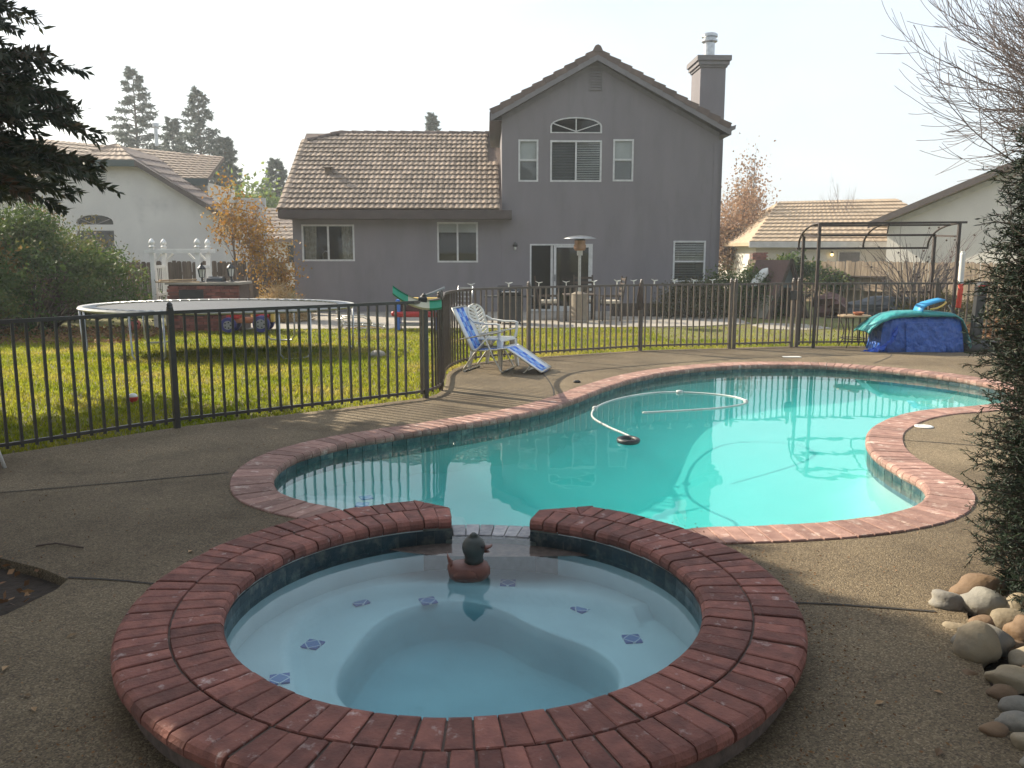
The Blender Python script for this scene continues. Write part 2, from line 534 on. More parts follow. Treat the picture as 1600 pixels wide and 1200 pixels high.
pmat('bark_grey', (0.19, 0.155, 0.14), (0.12, 0.10, 0.09), scale=9, rough=0.95)
pmat('bark_twig', (0.21, 0.16, 0.145), (0.15, 0.115, 0.105), scale=9, rough=0.9)
pmat('straw', (0.55, 0.40, 0.20), (0.40, 0.27, 0.13), scale=9, rough=0.9, trans=0.3)
pmat('scrap_dark', (0.045, 0.05, 0.055), (0.028, 0.03, 0.033), scale=5, rough=0.6)
pmat('scrap_red', (0.13, 0.06, 0.05), scale=5, rough=0.7)
pmat('shingle_red', (0.17, 0.10, 0.085), (0.12, 0.072, 0.062), scale=30, rough=0.9)
pmat('plywood', (0.30, 0.27, 0.22), scale=5, rough=0.9)
pmat('grey_board', (0.10, 0.12, 0.125), scale=5, rough=0.8)
pmat('ball_pink', (0.60, 0.16, 0.13), scale=3, rough=0.5)
pmat('dry_leaf', (0.36, 0.24, 0.12), (0.24, 0.14, 0.07), scale=5, rough=0.8, rand=0.4)
leaf_mat('leaf_redwood', [(0.018, 0.028, 0.016), (0.032, 0.045, 0.022), (0.055, 0.06, 0.03), (0.10, 0.055, 0.03)], 0.2)
leaf_mat('leaf_juniper', [(0.014, 0.026, 0.016), (0.026, 0.045, 0.024), (0.045, 0.065, 0.028)], 0.12)
leaf_mat('leaf_far', [(0.06, 0.085, 0.075), (0.095, 0.12, 0.105), (0.13, 0.15, 0.12)], 0.4)  # paler and bluer greens, distance haze put into the leaf colour
leaf_mat('leaf_bush', [(0.03, 0.06, 0.016), (0.06, 0.10, 0.024), (0.10, 0.14, 0.035), (0.18, 0.16, 0.05)], 0.4)
leaf_mat('leaf_bush_autumn', [(0.07, 0.085, 0.02), (0.15, 0.12, 0.03), (0.26, 0.15, 0.04)], 0.4)
leaf_mat('leaf_orange', [(0.20, 0.10, 0.04), (0.36, 0.17, 0.035), (0.42, 0.25, 0.05), (0.17, 0.12, 0.05)], 0.4)
leaf_mat('leaf_brown', [(0.25, 0.15, 0.095), (0.34, 0.20, 0.12), (0.40, 0.28, 0.18)], 0.4)
leaf_mat('leaf_green', [(0.12, 0.18, 0.035), (0.2, 0.27, 0.06), (0.28, 0.33, 0.09)], 0.45)
leaf_mat('leaf_dull', [(0.04, 0.045, 0.018), (0.08, 0.075, 0.03), (0.13, 0.10, 0.05)], 0.3)
leaf_mat('leaf_litter', [(0.13, 0.065, 0.03), (0.24, 0.12, 0.055), (0.34, 0.19, 0.085)], 0.2)


# ------------------------------------------------------------------ object helpers
def link(o, parent=None):
    C.objects.link(o)
    if parent is not None:
        o.parent = parent
    return o


def tag(o, label=None, cat=None, group=None, kind=None):
    if label: o['label'] = label
    if cat: o['category'] = cat
    if group: o['group'] = group
    if kind: o['kind'] = kind
    return o


def thing(name, label, cat, loc=(0, 0, 0), rotz=0.0, group=None, kind=None):
    o = bpy.data.objects.new(name, None)
    o.empty_display_size = 0.2
    o.location = loc
    o.rotation_euler = (0, 0, rotz)
    link(o)
    return tag(o, label, cat, group, kind)


def copy_tree(o, parent=None):
    c = o.copy()
    link(c, parent)
    for ch in o.children:
        copy_tree(ch, c)
    return c


class MB:
    def __init__(self):
        self.v = []
        self.f = []

    def add(self, vs, fs):
        k = len(self.v)
        self.v += [tuple(p) for p in vs]
        self.f += [tuple(i + k for i in f) for f in fs]
        return self

    def box(self, c, s, rot=None):
        x, y, z = s[0] / 2, s[1] / 2, s[2] / 2
        vs = [(-x, -y, -z), (x, -y, -z), (x, y, -z), (-x, y, -z), (-x, -y, z), (x, -y, z), (x, y, z), (-x, y, z)]
        if rot is not None:
            vs = [tuple(rot @ Vector(p)) for p in vs]
        vs = [(p[0] + c[0], p[1] + c[1], p[2] + c[2]) for p in vs]
        return self.add(vs, [(0, 3, 2, 1), (4, 5, 6, 7), (0, 1, 5, 4), (1, 2, 6, 5), (2, 3, 7, 6), (3, 0, 4, 7)])

    def bb(self, x0, x1, y0, y1, z0, z1):
        return self.box(((x0 + x1) / 2, (y0 + y1) / 2, (z0 + z1) / 2), (abs(x1 - x0), abs(y1 - y0), abs(z1 - z0)))

    def bar(self, a, b, w, h=None, up=(0, 0, 1)):
        """square bar from a to b"""
        a, b = Vector(a), Vector(b)
        h = h or w
        d = (b - a).normalized()
        u = Vector(up)
        if abs(d.dot(u)) > 0.98:
            u = Vector((0, 1, 0))
        s = d.cross(u).normalized()
        u = s.cross(d)
        q = [(-w / 2, -h / 2), (w / 2, -h / 2), (w / 2, h / 2), (-w / 2, h / 2)]
        vs = [a + s * p + u * t for p, t in q] + [b + s * p + u * t for p, t in q]
        return self.add(vs, [(0, 1, 2, 3), (7, 6, 5, 4), (0, 4, 5, 1), (1, 5, 6, 2), (2, 6, 7, 3), (3, 7, 4, 0)])

    def tube(self, pts, r, n=8, cap=True, closed=False):
        pts = [Vector(p) for p in pts]
        m = len(pts)
        rs = r if isinstance(r, (list, tuple)) else [r] * m
        vs = []
        prev = None
        for i, p in enumerate(pts):
            if closed:
                d = pts[(i + 1) % m] - pts[i - 1]
            else:
                d = pts[min(i + 1, m - 1)] - pts[max(i - 1, 0)]
            d = d.normalized() if d.length > 1e-9 else Vector((0, 0, 1))
            if prev is None:
                u = Vector((0, 0, 1)) if abs(d.z) < 0.9 else Vector((1, 0, 0))
                u = (u - d * u.dot(d)).normalized()
            else:
                u = prev - d * prev.dot(d)
                u = u.normalized() if u.length > 1e-6 else prev
            prev = u
            s = d.cross(u)
            for k in range(n):
                a = 2 * PI * k / n
                vs.append(p + (u * math.cos(a) + s * math.sin(a)) * rs[i])
        fs = []
        for i in range(m if closed else m - 1):
            j = (i + 1) % m
            for k in range(n):
                q = (k + 1) % n
                fs.append((i * n + k, i * n + q, j * n + q, j * n + k))
        if cap and not closed:
            fs.append(tuple(range(n))[::-1])
            fs.append(tuple((m - 1) * n + k for k in range(n)))
        return self.add(vs, fs)

    def lathe(self, prof, n=16, c=(0, 0, 0), sy=1.0):
        vs, fs = [], []
        for r, z in prof:
            for k in range(n):
                a = 2 * PI * k / n
                vs.append((c[0] + r * math.cos(a), c[1] + r * math.sin(a) * sy, c[2] + z))
        m = len(prof)
        for i in range(m - 1):
            for k in range(n):
                q = (k + 1) % n
                fs.append((i * n + k, i * n + q, (i + 1) * n + q, (i + 1) * n + k))
        fs.append(tuple(range(n))[::-1])
        fs.append(tuple((m - 1) * n + k for k in range(n)))
        return self.add(vs, fs)

    def loft(self, secs, cap=True):
        n = len(secs[0])
        vs = [p for s in secs for p in s]
        fs = []
        for i in range(len(secs) - 1):
            for k in range(n):
                q = (k + 1) % n
                fs.append((i * n + k, i * n + q, (i + 1) * n + q, (i + 1) * n + k))
        if cap:
            fs.append(tuple(range(n))[::-1])
            fs.append(tuple((len(secs) - 1) * n + k for k in range(n)))
        return self.add(vs, fs)

    def prism(self, poly, axis, a, b):
        """extrude a 2D polygon along an axis; poly gives the other two coordinates in order"""
        def mk(p, t):
            if axis == 'y': return (p[0], t, p[1])
            if axis == 'x': return (t, p[0], p[1])
            return (p[0], p[1], t)
        return self.loft([[mk(p, a) for p in poly], [mk(p, b) for p in poly]])

    def mesh(self, name, mat=None, smooth=False):
        me = bpy.data.meshes.new(name)
        me.from_pydata(self.v, [], self.f)
        bm = bmesh.new()
        bm.from_mesh(me)
        bmesh.ops.recalc_face_normals(bm, faces=bm.faces)
        bm.to_mesh(me)
        bm.free()
        if mat: me.materials.append(MATS[mat])
        if smooth:
            me.polygons.foreach_set('use_smooth', [True] * len(me.polygons))
        return me

    def build(self, name, mat, parent=None, smooth=False, bevel=0.0, loc=None, rot=None, seg=2):
        o = bpy.data.objects.new(name, self.mesh(name, mat, smooth))
        if loc: o.location = loc
        if rot: o.rotation_euler = rot
        link(o, parent)
        if bevel:
            md = o.modifiers.new('bevel', 'BEVEL')
            md.width = bevel
            md.segments = seg
            md.limit_method = 'ANGLE'
        return o


def inst(name, me, parent=None, loc=(0, 0, 0), rot=(0, 0, 0), scale=(1, 1, 1)):
    o = bpy.data.objects.new(name, me)
    o.location, o.rotation_euler, o.scale = loc, rot, scale
    return link(o, parent)


def part(name, mat, parent, fn, smooth=False, bevel=0.0, label=None):
    m = MB()
    fn(m)
    o = m.build(name, mat, parent, smooth, bevel)
    if label: o['label'] = label
    return o


def np_mesh(name, V, F, mat, parent=None, tone=None, smooth=False):
    """fast mesh from numpy arrays, all faces with the same corner count"""
    me = bpy.data.meshes.new(name)
    V = np.asarray(V, dtype=np.float32)
    F = np.asarray(F, dtype=np.int32)
    k = F.shape[1]
    me.vertices.add(len(V))
    me.vertices.foreach_set('co', V.ravel())
    me.loops.add(F.size)
    me.loops.foreach_set('vertex_index', F.ravel())
    me.polygons.add(len(F))
    me.polygons.foreach_set('loop_start', np.arange(0, F.size, k, dtype=np.int32))
    me.polygons.foreach_set('loop_total', np.full(len(F), k, dtype=np.int32))
    if smooth:
        me.polygons.foreach_set('use_smooth', np.ones(len(F), dtype=bool))
    me.update(calc_edges=True)
    if tone is not None:
        at = me.attributes.new('tone', 'FLOAT', 'FACE')
        at.data.foreach_set('value', np.asarray(tone, dtype=np.float32))
    me.materials.append(MATS[mat])
    o = bpy.data.objects.new(name, me)
    return link(o, parent)


def unit(a):
    return a / np.maximum(np.linalg.norm(a, axis=-1, keepdims=True), 1e-9)


def leaf_quads(P, D, L, W, name, mat, parent=None, tone=None):
    """a diamond leaf at every point P pointing along D"""
    N = len(P)
    D = unit(D)
    r = rng.normal(size=(N, 3))
    S = unit(np.cross(D, r))
    L = np.broadcast_to(np.asarray(L, dtype=float), (N,))[:, None]
    W = np.broadcast_to(np.asarray(W, dtype=float), (N,))[:, None]
    V = np.empty((N, 4, 3))
    V[:, 0] = P
    V[:, 1] = P + D * L * 0.45 + S * W * 0.5
    V[:, 2] = P + D * L
    V[:, 3] = P + D * L * 0.45 - S * W * 0.5
    F = np.arange(N * 4).reshape(N, 4)
    if tone is None:
        tone = rng.random(N)
    return np_mesh(name, V.reshape(-1, 3), F, mat, parent, tone)


def in_poly(x, y, poly):
    c = False
    j = len(poly) - 1
    for i in range(len(poly)):
        xi, yi = poly[i][0], poly[i][1]
        xj, yj = poly[j][0], poly[j][1]
        if (yi > y) != (yj > y) and x < (xj - xi) * (y - yi) / (yj - yi) + xi:
            c = not c
        j = i
    return c


def in_poly_np(X, Y, poly):
    c = np.zeros(X.shape, dtype=bool)
    n = len(poly)
    j = n - 1
    for i in range(n):
        xi, yi = poly[i][0], poly[i][1]
        xj, yj = poly[j][0], poly[j][1]
        if yi != yj:
            c ^= ((yi > Y) != (yj > Y)) & (X < (xj - xi) * (Y - yi) / (yj - yi) + xi)
        j = i
    return c


def poly_dist_np(X, Y, poly):
    d = np.full(X.shape, 1e9)
    n = len(poly)
    for i in range(n):
        x0, y0 = poly[i][0], poly[i][1]
        x1, y1 = poly[(i + 1) % n][0], poly[(i + 1) % n][1]
        dx, dy = x1 - x0, y1 - y0
        t = np.clip(((X - x0) * dx + (Y - y0) * dy) / max(dx * dx + dy * dy, 1e-12), 0, 1)
        d = np.minimum(d, np.hypot(X - x0 - t * dx, Y - y0 - t * dy))
    return d


def catmull(pts, closed=True, sub=10):
    out = []
    n = len(pts)
    P = [Vector(p) for p in pts]
    rngi = range(n) if closed else range(n - 1)
    for i in rngi:
        if closed:
            a, b, c, d = P[i - 1], P[i], P[(i + 1) % n], P[(i + 2) % n]
        else:
            a, b, c, d = P[max(i - 1, 0)], P[i], P[i + 1], P[min(i + 2, n - 1)]
        for k in range(sub):
            t = k / sub
            out.append(0.5 * ((2 * b) + (c - a) * t + (2 * a - 5 * b + 4 * c - d) * t * t + (3 * b - a - 3 * c + d) * t ** 3))
    if not closed:
        out.append(P[-1])
    return out


def resample(pts, step=None, n=None, closed=True):
    P = [Vector(p) for p in pts]
    if closed: P = P + [P[0]]
    L = [0]
    for i in range(1, len(P)):
        L.append(L[-1] + (P[i] - P[i - 1]).length)
    tot = L[-1]
    n = n or max(2, round(tot / step))
    out = []
    j = 0
    cnt = n if closed else n + 1
    for k in range(cnt):
        s = tot * k / n
        while j < len(L) - 2 and L[j + 1] < s: j += 1
        t = (s - L[j]) / max(L[j + 1] - L[j], 1e-9)
        out.append(P[j].lerp(P[j + 1], t))
    return out


def fill2d(outer, holes, zf=lambda x, y: 0.0, extra=()):
    """triangles filling outer minus holes, as (verts, faces)"""
    pts, edges = [], []
    for loop in [outer] + list(holes):
        k = len(pts)
        pts += [Vector((p[0], p[1])) for p in loop]
        edges += [(k + i, k + (i + 1) % len(loop)) for i in range(len(loop))]
    pts += [Vector((p[0], p[1])) for p in extra]
    v, e, f, *_ = geometry.delaunay_2d_cdt(pts, edges, [], 0, 1e-5)
    vs = [(p.x, p.y, zf(p.x, p.y)) for p in v]
    fs = []
    for t in f:
        cx = sum(v[i].x for i in t) / len(t)
        cy = sum(v[i].y for i in t) / len(t)
        if in_poly(cx, cy, outer) and not any(in_poly(cx, cy, h) for h in holes):
            fs.append(tuple(t))
    return vs, fs


# ------------------------------------------------------------------ ground plan
def gz(x, y):
    """height of the yard: level by the pool, a little lower at the house"""
    t = min(1, max(0, (y - 11.5) / 8.0))
    u = min(1, max(0, (y - 26.0) / 6.0))
    return -0.035 - 0.135 * t * t * (3 - 2 * t) - 0.40 * u


POOL_CTRL = [(-1.78, 6.19), (-1.80, 6.57), (-1.72, 6.87), (-1.47, 7.27), (-1.07, 7.62), (-0.62, 7.98), (0.0, 8.52), (0.42, 9.0),
             (0.75, 9.56), (1.2, 10.4), (1.73, 11.2), (2.37, 11.84), (3.1, 12.27), (3.8, 12.43), (4.5, 12.36), (5.06, 12.05),
             (5.55, 11.6), (5.9, 11.0), (6.04, 10.4), (5.9, 9.75), (5.39, 9.28), (4.82, 9.03), (4.40, 8.88), (3.92, 8.54),
             (3.43, 7.97), (3.13, 7.37), (2.99, 6.85), (2.965, 6.35), (2.97, 6.02), (2.88, 5.74), (2.68, 5.47), (2.38, 5.27),
             (2.0, 5.13), (1.57, 5.05), (1.13, 5.0), (0.7, 4.87), (0.3, 4.84), (-0.15, 4.83), (-0.5, 4.88), (-0.85, 5.12),
             (-1.13, 5.39), (-1.40, 5.56), (-1.63, 5.79)]
POOL = resample(catmull([(x, y, 0) for x, y in POOL_CTRL]), step=0.1)
SPA_C = (-0.208, 3.69)
SPA_R0, SPA_RM, SPA_R1, SPA_Z = 1.05, 1.262, 1.476, 0.15
WATER_Z, SPA_WATER_Z = -0.080, 0.038


def offset(loop, d):
    """move a closed clockwise/counter-clockwise loop outwards by d"""
    n = len(loop)
    area = sum(loop[i].x * loop[(i + 1) % n].y - loop[(i + 1) % n].x * loop[i].y for i in range(n))
    s = 1 if area > 0 else -1
    out = []
    for i in range(n):
        t = (loop[(i + 1) % n] - loop[i - 1]).normalized()
        out.append(Vector((loop[i].x + t.y * d * s, loop[i].y - t.x * d * s, loop[i].z)))
    return out


POOL_OUT = offset(POOL, 0.30)
SPA_LOOP = [Vector((SPA_C[0] + 1.425 * math.cos(2 * PI * k / 72), SPA_C[1] + 1.425 * math.sin(2 * PI * k / 72), 0)) for k in range(72)]

FENCE_A = [(-7.2, 4.35), (-6.2, 5.2), (-5.2, 6.0), (-4.226, 6.85), (-3.74, 7.37), (-3.193, 7.95), (-2.567, 8.40), (-2.017, 8.80), (-1.417, 9.26), (-1.1, 9.5)]
FENCE_B = [(-1.1, 9.5), (-0.93, 9.75), (-0.86, 10.15), (-0.87, 10.8), (-0.90, 11.5), (-0.79, 12.15), (-0.50, 12.72), (0.26, 13.25), (1.2, 13.75), (2.15, 14.2), (3.0, 14.42), (3.73, 14.55)]
GATE = [(3.80, 14.56), (4.88, 14.80)]
FENCE_C = [(4.96, 14.82), (6.0, 14.86), (7.2, 14.9), (8.4, 14.93), (10.2, 14.95)]
FA = catmull([(x, y, 0) for x, y in FENCE_A], False, 8)
FB = catmull([(x, y, 0) for x, y in FENCE_B], False, 8)
DECK_EDGE = [(p.x + 0.02, p.y + 0.06) for p in FA + FB[1:]] + [(3.8, 14.66), (4.9, 14.92), (10.3, 15.05), (12.0, 15.0), (12.0, -4.0), (-8.5, -4.0), (-8.5, 3.3)]
PLANTER_L = [(-3.6, 4.75), (-2.85, 4.5), (-2.5, 4.33), (-2.29, 4.18), (-2.28, 4.05), (-2.36, 3.75), (-2.6, 3.55), (-3.4, 3.3)]
BED_R = [(2.36, 4.1), (2.12, 3.75), (2.0, 3.45), (1.90, 3.2), (1.82, 2.95), (1.76, 2.65), (1.68, 2.2), (1.6, 1.4), (4.6, 1.4), (5.0, 4.6), (3.4, 4.7)]

# lawn / terrain: one sheet out to the horizon, open where the deck lies
def make_ground():
    outer = [(-900, -400), (900, -400), (900, 1500), (-900, 1500)]
    inner = [(-40, -30), (40, -30), (40, 70), (-40, 70)]
    extra = inner + [(x, y) for x in np.arange(-16, 17, 2.0) for y in np.arange(8, 30, 1.0)]
    hole = [(p[0], p[1]) for p in DECK_EDGE]
    vs, fs = fill2d(outer, [hole], gz, extra)
    m = MB().add(vs, fs)
    o = m.build('lawn_ground', 'soil_lawn')
    tag(o, 'level lawn ground reaching from the deck back to the houses', 'ground', kind='structure')
    me = o.data
    if me.polygons[0].normal.z < 0:
        me.flip_normals()
    return o


make_ground()

# pool deck with openings for the pool, the spa and the two beds
def make_deck():
    outer = DECK_EDGE
    holes = [[(p.x, p.y) for p in POOL_OUT], [(p.x, p.y) for p in SPA_LOOP], PLANTER_L, BED_R]
    vs, fs = fill2d(outer, holes)
    m = MB().add(vs, fs)
    for loop in (outer, PLANTER_L, BED_R):        # slab edge
        n = len(loop)
        m.add([(p[0], p[1], 0) for p in loop] + [(p[0], p[1], -0.12) for p in loop],
              [(i, (i + 1) % n, n + (i + 1) % n, n + i) for i in range(n)])
    o = m.build('pool_deck', 'deck')
    tag(o, 'tan exposed aggregate concrete deck around the pool and spa', 'deck', kind='structure')
    # expansion joints
    for pts in ([(-5.2, 5.35), (-3.58, 5.76), (-2.16, 6.30)], [(-2.3, 4.2), (-2.0, 4.16), (-1.66, 4.07)], [(1.25, 3.88), (1.5, 3.87), (1.99, 3.78)],
                [(3.35, 7.45), (3.63, 7.37), (4.3, 7.08), (5.2, 6.6)], [(-0.05, 12.95), (0.35, 12.0), (0.5, 10.4), (0.45, 9.35)],
                [(5.9, 14.2), (6.15, 13.7), (5.4, 12.6)], [(4.2, 13.6), (6.2, 13.85), (9.0, 13.2)], [(3.0, 14.2), (4.1, 13.2), (4.25, 12.85)]):
        c = resample(catmull([(x, y, 0) for x, y in pts], False, 8), step=0.15, closed=False)
        mm = MB()
        w = 0.008
        L_, R_ = [], []
        for i, p in enumerate(c):
            t = (c[min(i + 1, len(c) - 1)] - c[max(i - 1, 0)]).normalized()
            k = w * (0.8 + 0.5 * rnd.random())
            L_.append((p.x - t.y * k, p.y + t.x * k, 0.004))
            R_.append((p.x + t.y * k, p.y - t.x * k, 0.004))
        n = len(c)
        mm.add(L_ + R_, [(i, i + 1, n + i + 1, n + i) for i in range(n - 1)])
        mm.build('expansion_joint', 'joint', o)


make_deck()


def flat_patch(name, poly, z, mat, label, cat):
    vs, fs = fill2d(poly, [], lambda x, y: z + 0.02 * math.sin(9 * x + 3) * math.sin(8 * y), [(x, y) for x in np.arange(-4, 6, 0.25) for y in np.arange(1, 5, 0.25) if in_poly(x, y, poly)])
    o = MB().add(vs, fs).build(name, mat, smooth=True)
    return tag(o, label, cat, kind='structure')


flat_patch('planting_bed', offset([Vector((x, y, 0)) for x, y in PLANTER_L], 0.05), -0.06, 'soil', 'dark bare soil bed cut into the deck at the left edge', 'soil bed')
flat_patch('planting_bed', offset([Vector((x, y, 0)) for x, y in BED_R], 0.05), -0.05, 'soil', 'dark soil bed under the juniper behind the river stones', 'soil bed')

# concrete patio by the house
def make_patio():
    poly = [(-7.2, 19.7), (-3.0, 19.95), (0.0, 20.1), (2.5, 20.3), (4.6, 20.6), (6.0, 21.4), (6.2, 25.9), (-7.2, 25.5)]
    m = MB()
    m.prism([(x, y) for x, y in poly], 'z', -0.3, -0.145)
    o = m.build('patio', 'concrete')
    tag(o, 'plain concrete patio slab along the foot of the house', 'patio', kind='structure')


make_patio()
part_path = MB()
part_path.prism([(6.0, 19.9), (6.8, 19.7), (7.6, 20.1), (7.4, 21.2), (6.4, 21.6), (5.9, 21.0)], 'z', -0.3, -0.155)
tag(part_path.build('garden_path', 'concrete'), 'short curved concrete path beside the patio and shrubs', 'path', kind='structure')


# ------------------------------------------------------------------ swimming pool
def profile_brick(pa0, pa1, pb0, pb1, prof, gap=0.003, rim=0.0045, dz=0.0):
    """brick between side a and side b; pa0/pb0 inner corners, pa1/pb1 outer; prof = [(t, z)] closed outline"""
    m = MB()
    pa0, pa1, pb0, pb1 = map(Vector, (pa0, pa1, pb0, pb1))
    w = ((pb0 - pa0).length + (pb1 - pa1).length) / 2
    zmax = max(z for _, z in prof)
    secs = []
    for s, low in ((gap / w, True), ((gap + rim) / w, False), (1 - (gap + rim) / w, False), (1 - gap / w, True)):
        i0 = pa0.lerp(pb0, s)
        i1 = pa1.lerp(pb1, s)
        sec = []
        for t, z in prof:
            p = i0.lerp(i1, t)
            zz = z - (0.0035 if (low and z > zmax - 0.004) else 0.0)
            sec.append((p.x, p.y, zz + dz))
        secs.append(sec)
    m.loft(secs)
    return m


def bull(T, top, w, nose=0.03):
    """profile with the rounded nose at t=0; T thickness, w real width"""
    pr = []
    for k in range(6):
        a = -PI / 2 + PI * k / 5
        pr.append(((nose - nose * math.cos(a)) / w, top - T / 2 + (T / 2) * math.sin(a)))
    pr += [(0.985, top), (1.0, top - 0.006), (1.0, top - T)]
    return pr


pool = thing('swimming_pool', 'free-form in-ground swimming pool edged with pink brick coping', 'pool', kind='structure')


def ring(loop_a, loop_b, za, zb, closed=True):
    n = len(loop_a)
    m = MB()
    m.add([(p.x, p.y, za) for p in loop_a] + [(p.x, p.y, zb) for p in loop_b],
          [(i, (i + 1) % n, n + (i + 1) % n, n + i) for i in range(n)])
    return m


def make_pool():
    wall = offset(POOL, 0.035)
    n = len(POOL)
    m = ring(wall, wall, -0.02, -1.75)
    xs = [p.x for p in POOL]; ys = [p.y for p in POOL]
    st = 0.09
    gx = np.arange(min(xs) - 0.2, max(xs) + 0.25, st)
    gy = np.arange(min(ys) - 0.2, max(ys) + 0.25, st)
    X, Y = np.meshgrid(gx, gy)
    poly = [(p.x, p.y) for p in wall]
    ins = in_poly_np(X, Y, poly)
    d = poly_dist_np(X, Y, poly) * np.where(ins, 1, -1)
    deep = 0.42 + 0.30 * np.exp(-(((X - 1.1) / 1.7) ** 2 + ((Y - 8.2) / 2.4) ** 2)) - 0.08 * np.clip((X - 3.5) / 2.5, 0, 1)
    t = np.clip(d / 0.4, 0, 1)
    Z = -0.12 - deep * (0.55 + 0.45 * np.sqrt(1 - (1 - t) ** 2))
    # curved entry steps in the left lobe
    rs = np.hypot(X + 1.55, Y - 5.95)
    for rad, dep in ((1.35, 0.30), (1.0, 0.23), (0.66, 0.16)):
        k = np.clip((rad - rs) / 0.05, 0, 1)
        Z = Z * (1 - k) + np.maximum(Z, -0.12 - dep) * k
    # ledge by the right shallow lobe
    rs = np.hypot(X - 5.9, Y - 10.3)
    k = np.clip((0.95 - rs) / 0.06, 0, 1)
    Z = Z * (1 - k) + np.maximum(Z, -0.36) * k
    keep = d > -0.14
    idx = -np.ones(X.shape, dtype=int)
    idx[keep] = np.arange(keep.sum())
    V = np.stack([X[keep], Y[keep], Z[keep]], 1)
    F = []
    for i in range(X.shape[0] - 1):
        for j in range(X.shape[1] - 1):
            q = (idx[i, j], idx[i, j + 1], idx[i + 1, j + 1], idx[i + 1, j])
            if min(q) >= 0: F.append(q)
    m.build('wall', 'plaster', pool)
    np_mesh('floor', V, F, 'plaster', pool, smooth=True)
    # coping bed and backing band behind the tiles
    ring(offset(POOL, 0.03), offset(POOL, 0.31), -0.004, -0.004).build('mortar_bed', 'mortar', pool)
    ring(offset(POOL, 0.031), offset(POOL, 0.031), -0.05, -0.215).build('tile_backing', 'tile_grout', pool)
    prof = bull(0.072, 0.012, 0.31)
    lo, hi = POOL, offset(POOL, 0.31)
    for i in range(n):
        j = (i + 1) % n
        mid = (lo[i] + lo[j]) / 2
        if math.hypot(mid.x - SPA_C[0], mid.y - SPA_C[1]) < 1.5: continue
        mo = (hi[i] + hi[j]) / 2
        if math.hypot(mo.x - SPA_C[0], mo.y - SPA_C[1]) < 1.44 and mo.x > 0: continue
        b = profile_brick(lo[i], hi[i], lo[j], hi[j], prof, dz=rnd.uniform(-0.002, 0.002))
        cx, cy = mid.x, mid.y
        b.v = [(x - cx, y - cy, z) for x, y, z in b.v]
        b.build('brick', 'brick_pale', pool, loc=(cx, cy, 0))
    # waterline tiles
    tl = resample(offset(POOL, 0.026), step=0.155)
    tm = MB().box((0, 0, 0), (0.149, 0.010, 0.149)).mesh('waterline_tile', 'tile_blue')
    for i in range(len(tl)):
        a, b = tl[i], tl[(i + 1) % len(tl)]
        c = (a + b) / 2
        if math.hypot(c.x - SPA_C[0], c.y - SPA_C[1]) < 1.4: continue
        inst('waterline_tile', tm, pool, (c.x, c.y, -0.130), (0, 0, math.atan2(b.y - a.y, b.x - a.x)))
    # marker tiles on the steps
    mk = MB().box((0, 0, 0), (0.10, 0.10, 0.008)).mesh('marker_tile', 'marker')
    for ang, rad, z in ((10, 0.58, -0.275), (48, 0.58, -0.275), (-28, 0.58, -0.275), (5, 0.92, -0.345), (38, 0.92, -0.345), (68, 0.92, -0.345), (-20, 0.92, -0.345)):
        inst('marker_tile', mk, pool, (-1.55 + rad * math.cos(R(ang)), 5.95 + rad * math.sin(R(ang)), z), (0, 0, R(ang + 45)))


make_pool()


def make_water():
    loop = offset(POOL, 0.03)
    n = len(loop)
    vs, fs = fill2d([(p.x, p.y) for p in loop], [])
    m = MB()
    k = len(vs)
    m.v = [(x, y, WATER_Z) for x, y, z in vs] + [(x, y, -2.2) for x, y, z in vs]
    m.f = [f for f in fs] + [tuple(i + k for i in reversed(f)) for f in fs]
    # side wall between matching boundary edges
    cnt = {}
    for f in fs:
        for a, b in zip(f, f[1:] + f[:1]):
            cnt[(a, b)] = 1
    for (a, b) in list(cnt):
        if (b, a) not in cnt:
            m.f.append((a, b, b + k, a + k))
    o = m.build('pool_water', 'pool_water')
    tag(o, 'turquoise water filling the swimming pool', 'water', kind='structure')
    m = MB()
    m.lathe([(1.062, -1.2), (1.062, SPA_WATER_Z)], 64, (SPA_C[0], SPA_C[1], 0))
    o = m.build('spa_water', 'spa_water')
    tag(o, 'still pale blue water in the round spa', 'water', kind='structure')


make_water()


# ------------------------------------------------------------------ spa
spa = thing('spa', 'round raised spa with two rings of red brick coping and a spillway', 'spa', (SPA_C[0], SPA_C[1], 0), kind='structure')
GAP0, GAP1 = 73.0, 97.5        # spillway opening, degrees counter-clockwise from +X


def pol(r, a, z=0.0):
    return Vector((r * math.cos(R(a)), r * math.sin(R(a)), z))


def spa_foot(a):
    return 0.60 + 0.075 * math.cos(3 * a + 0.9) + 0.05 * math.cos(2 * a + 1.4)


def spa_bench(x, y):
    r_, a = math.hypot(x, y), math.atan2(y, x)
    edge = 0.84 + 0.10 * math.cos(3 * a - 1.0)
    k = min(1, max(0, (r_ - edge) / 0.05))
    return -0.22 + (0.055 * k if (a > 0.5 or a < -2.6) else 0.0)


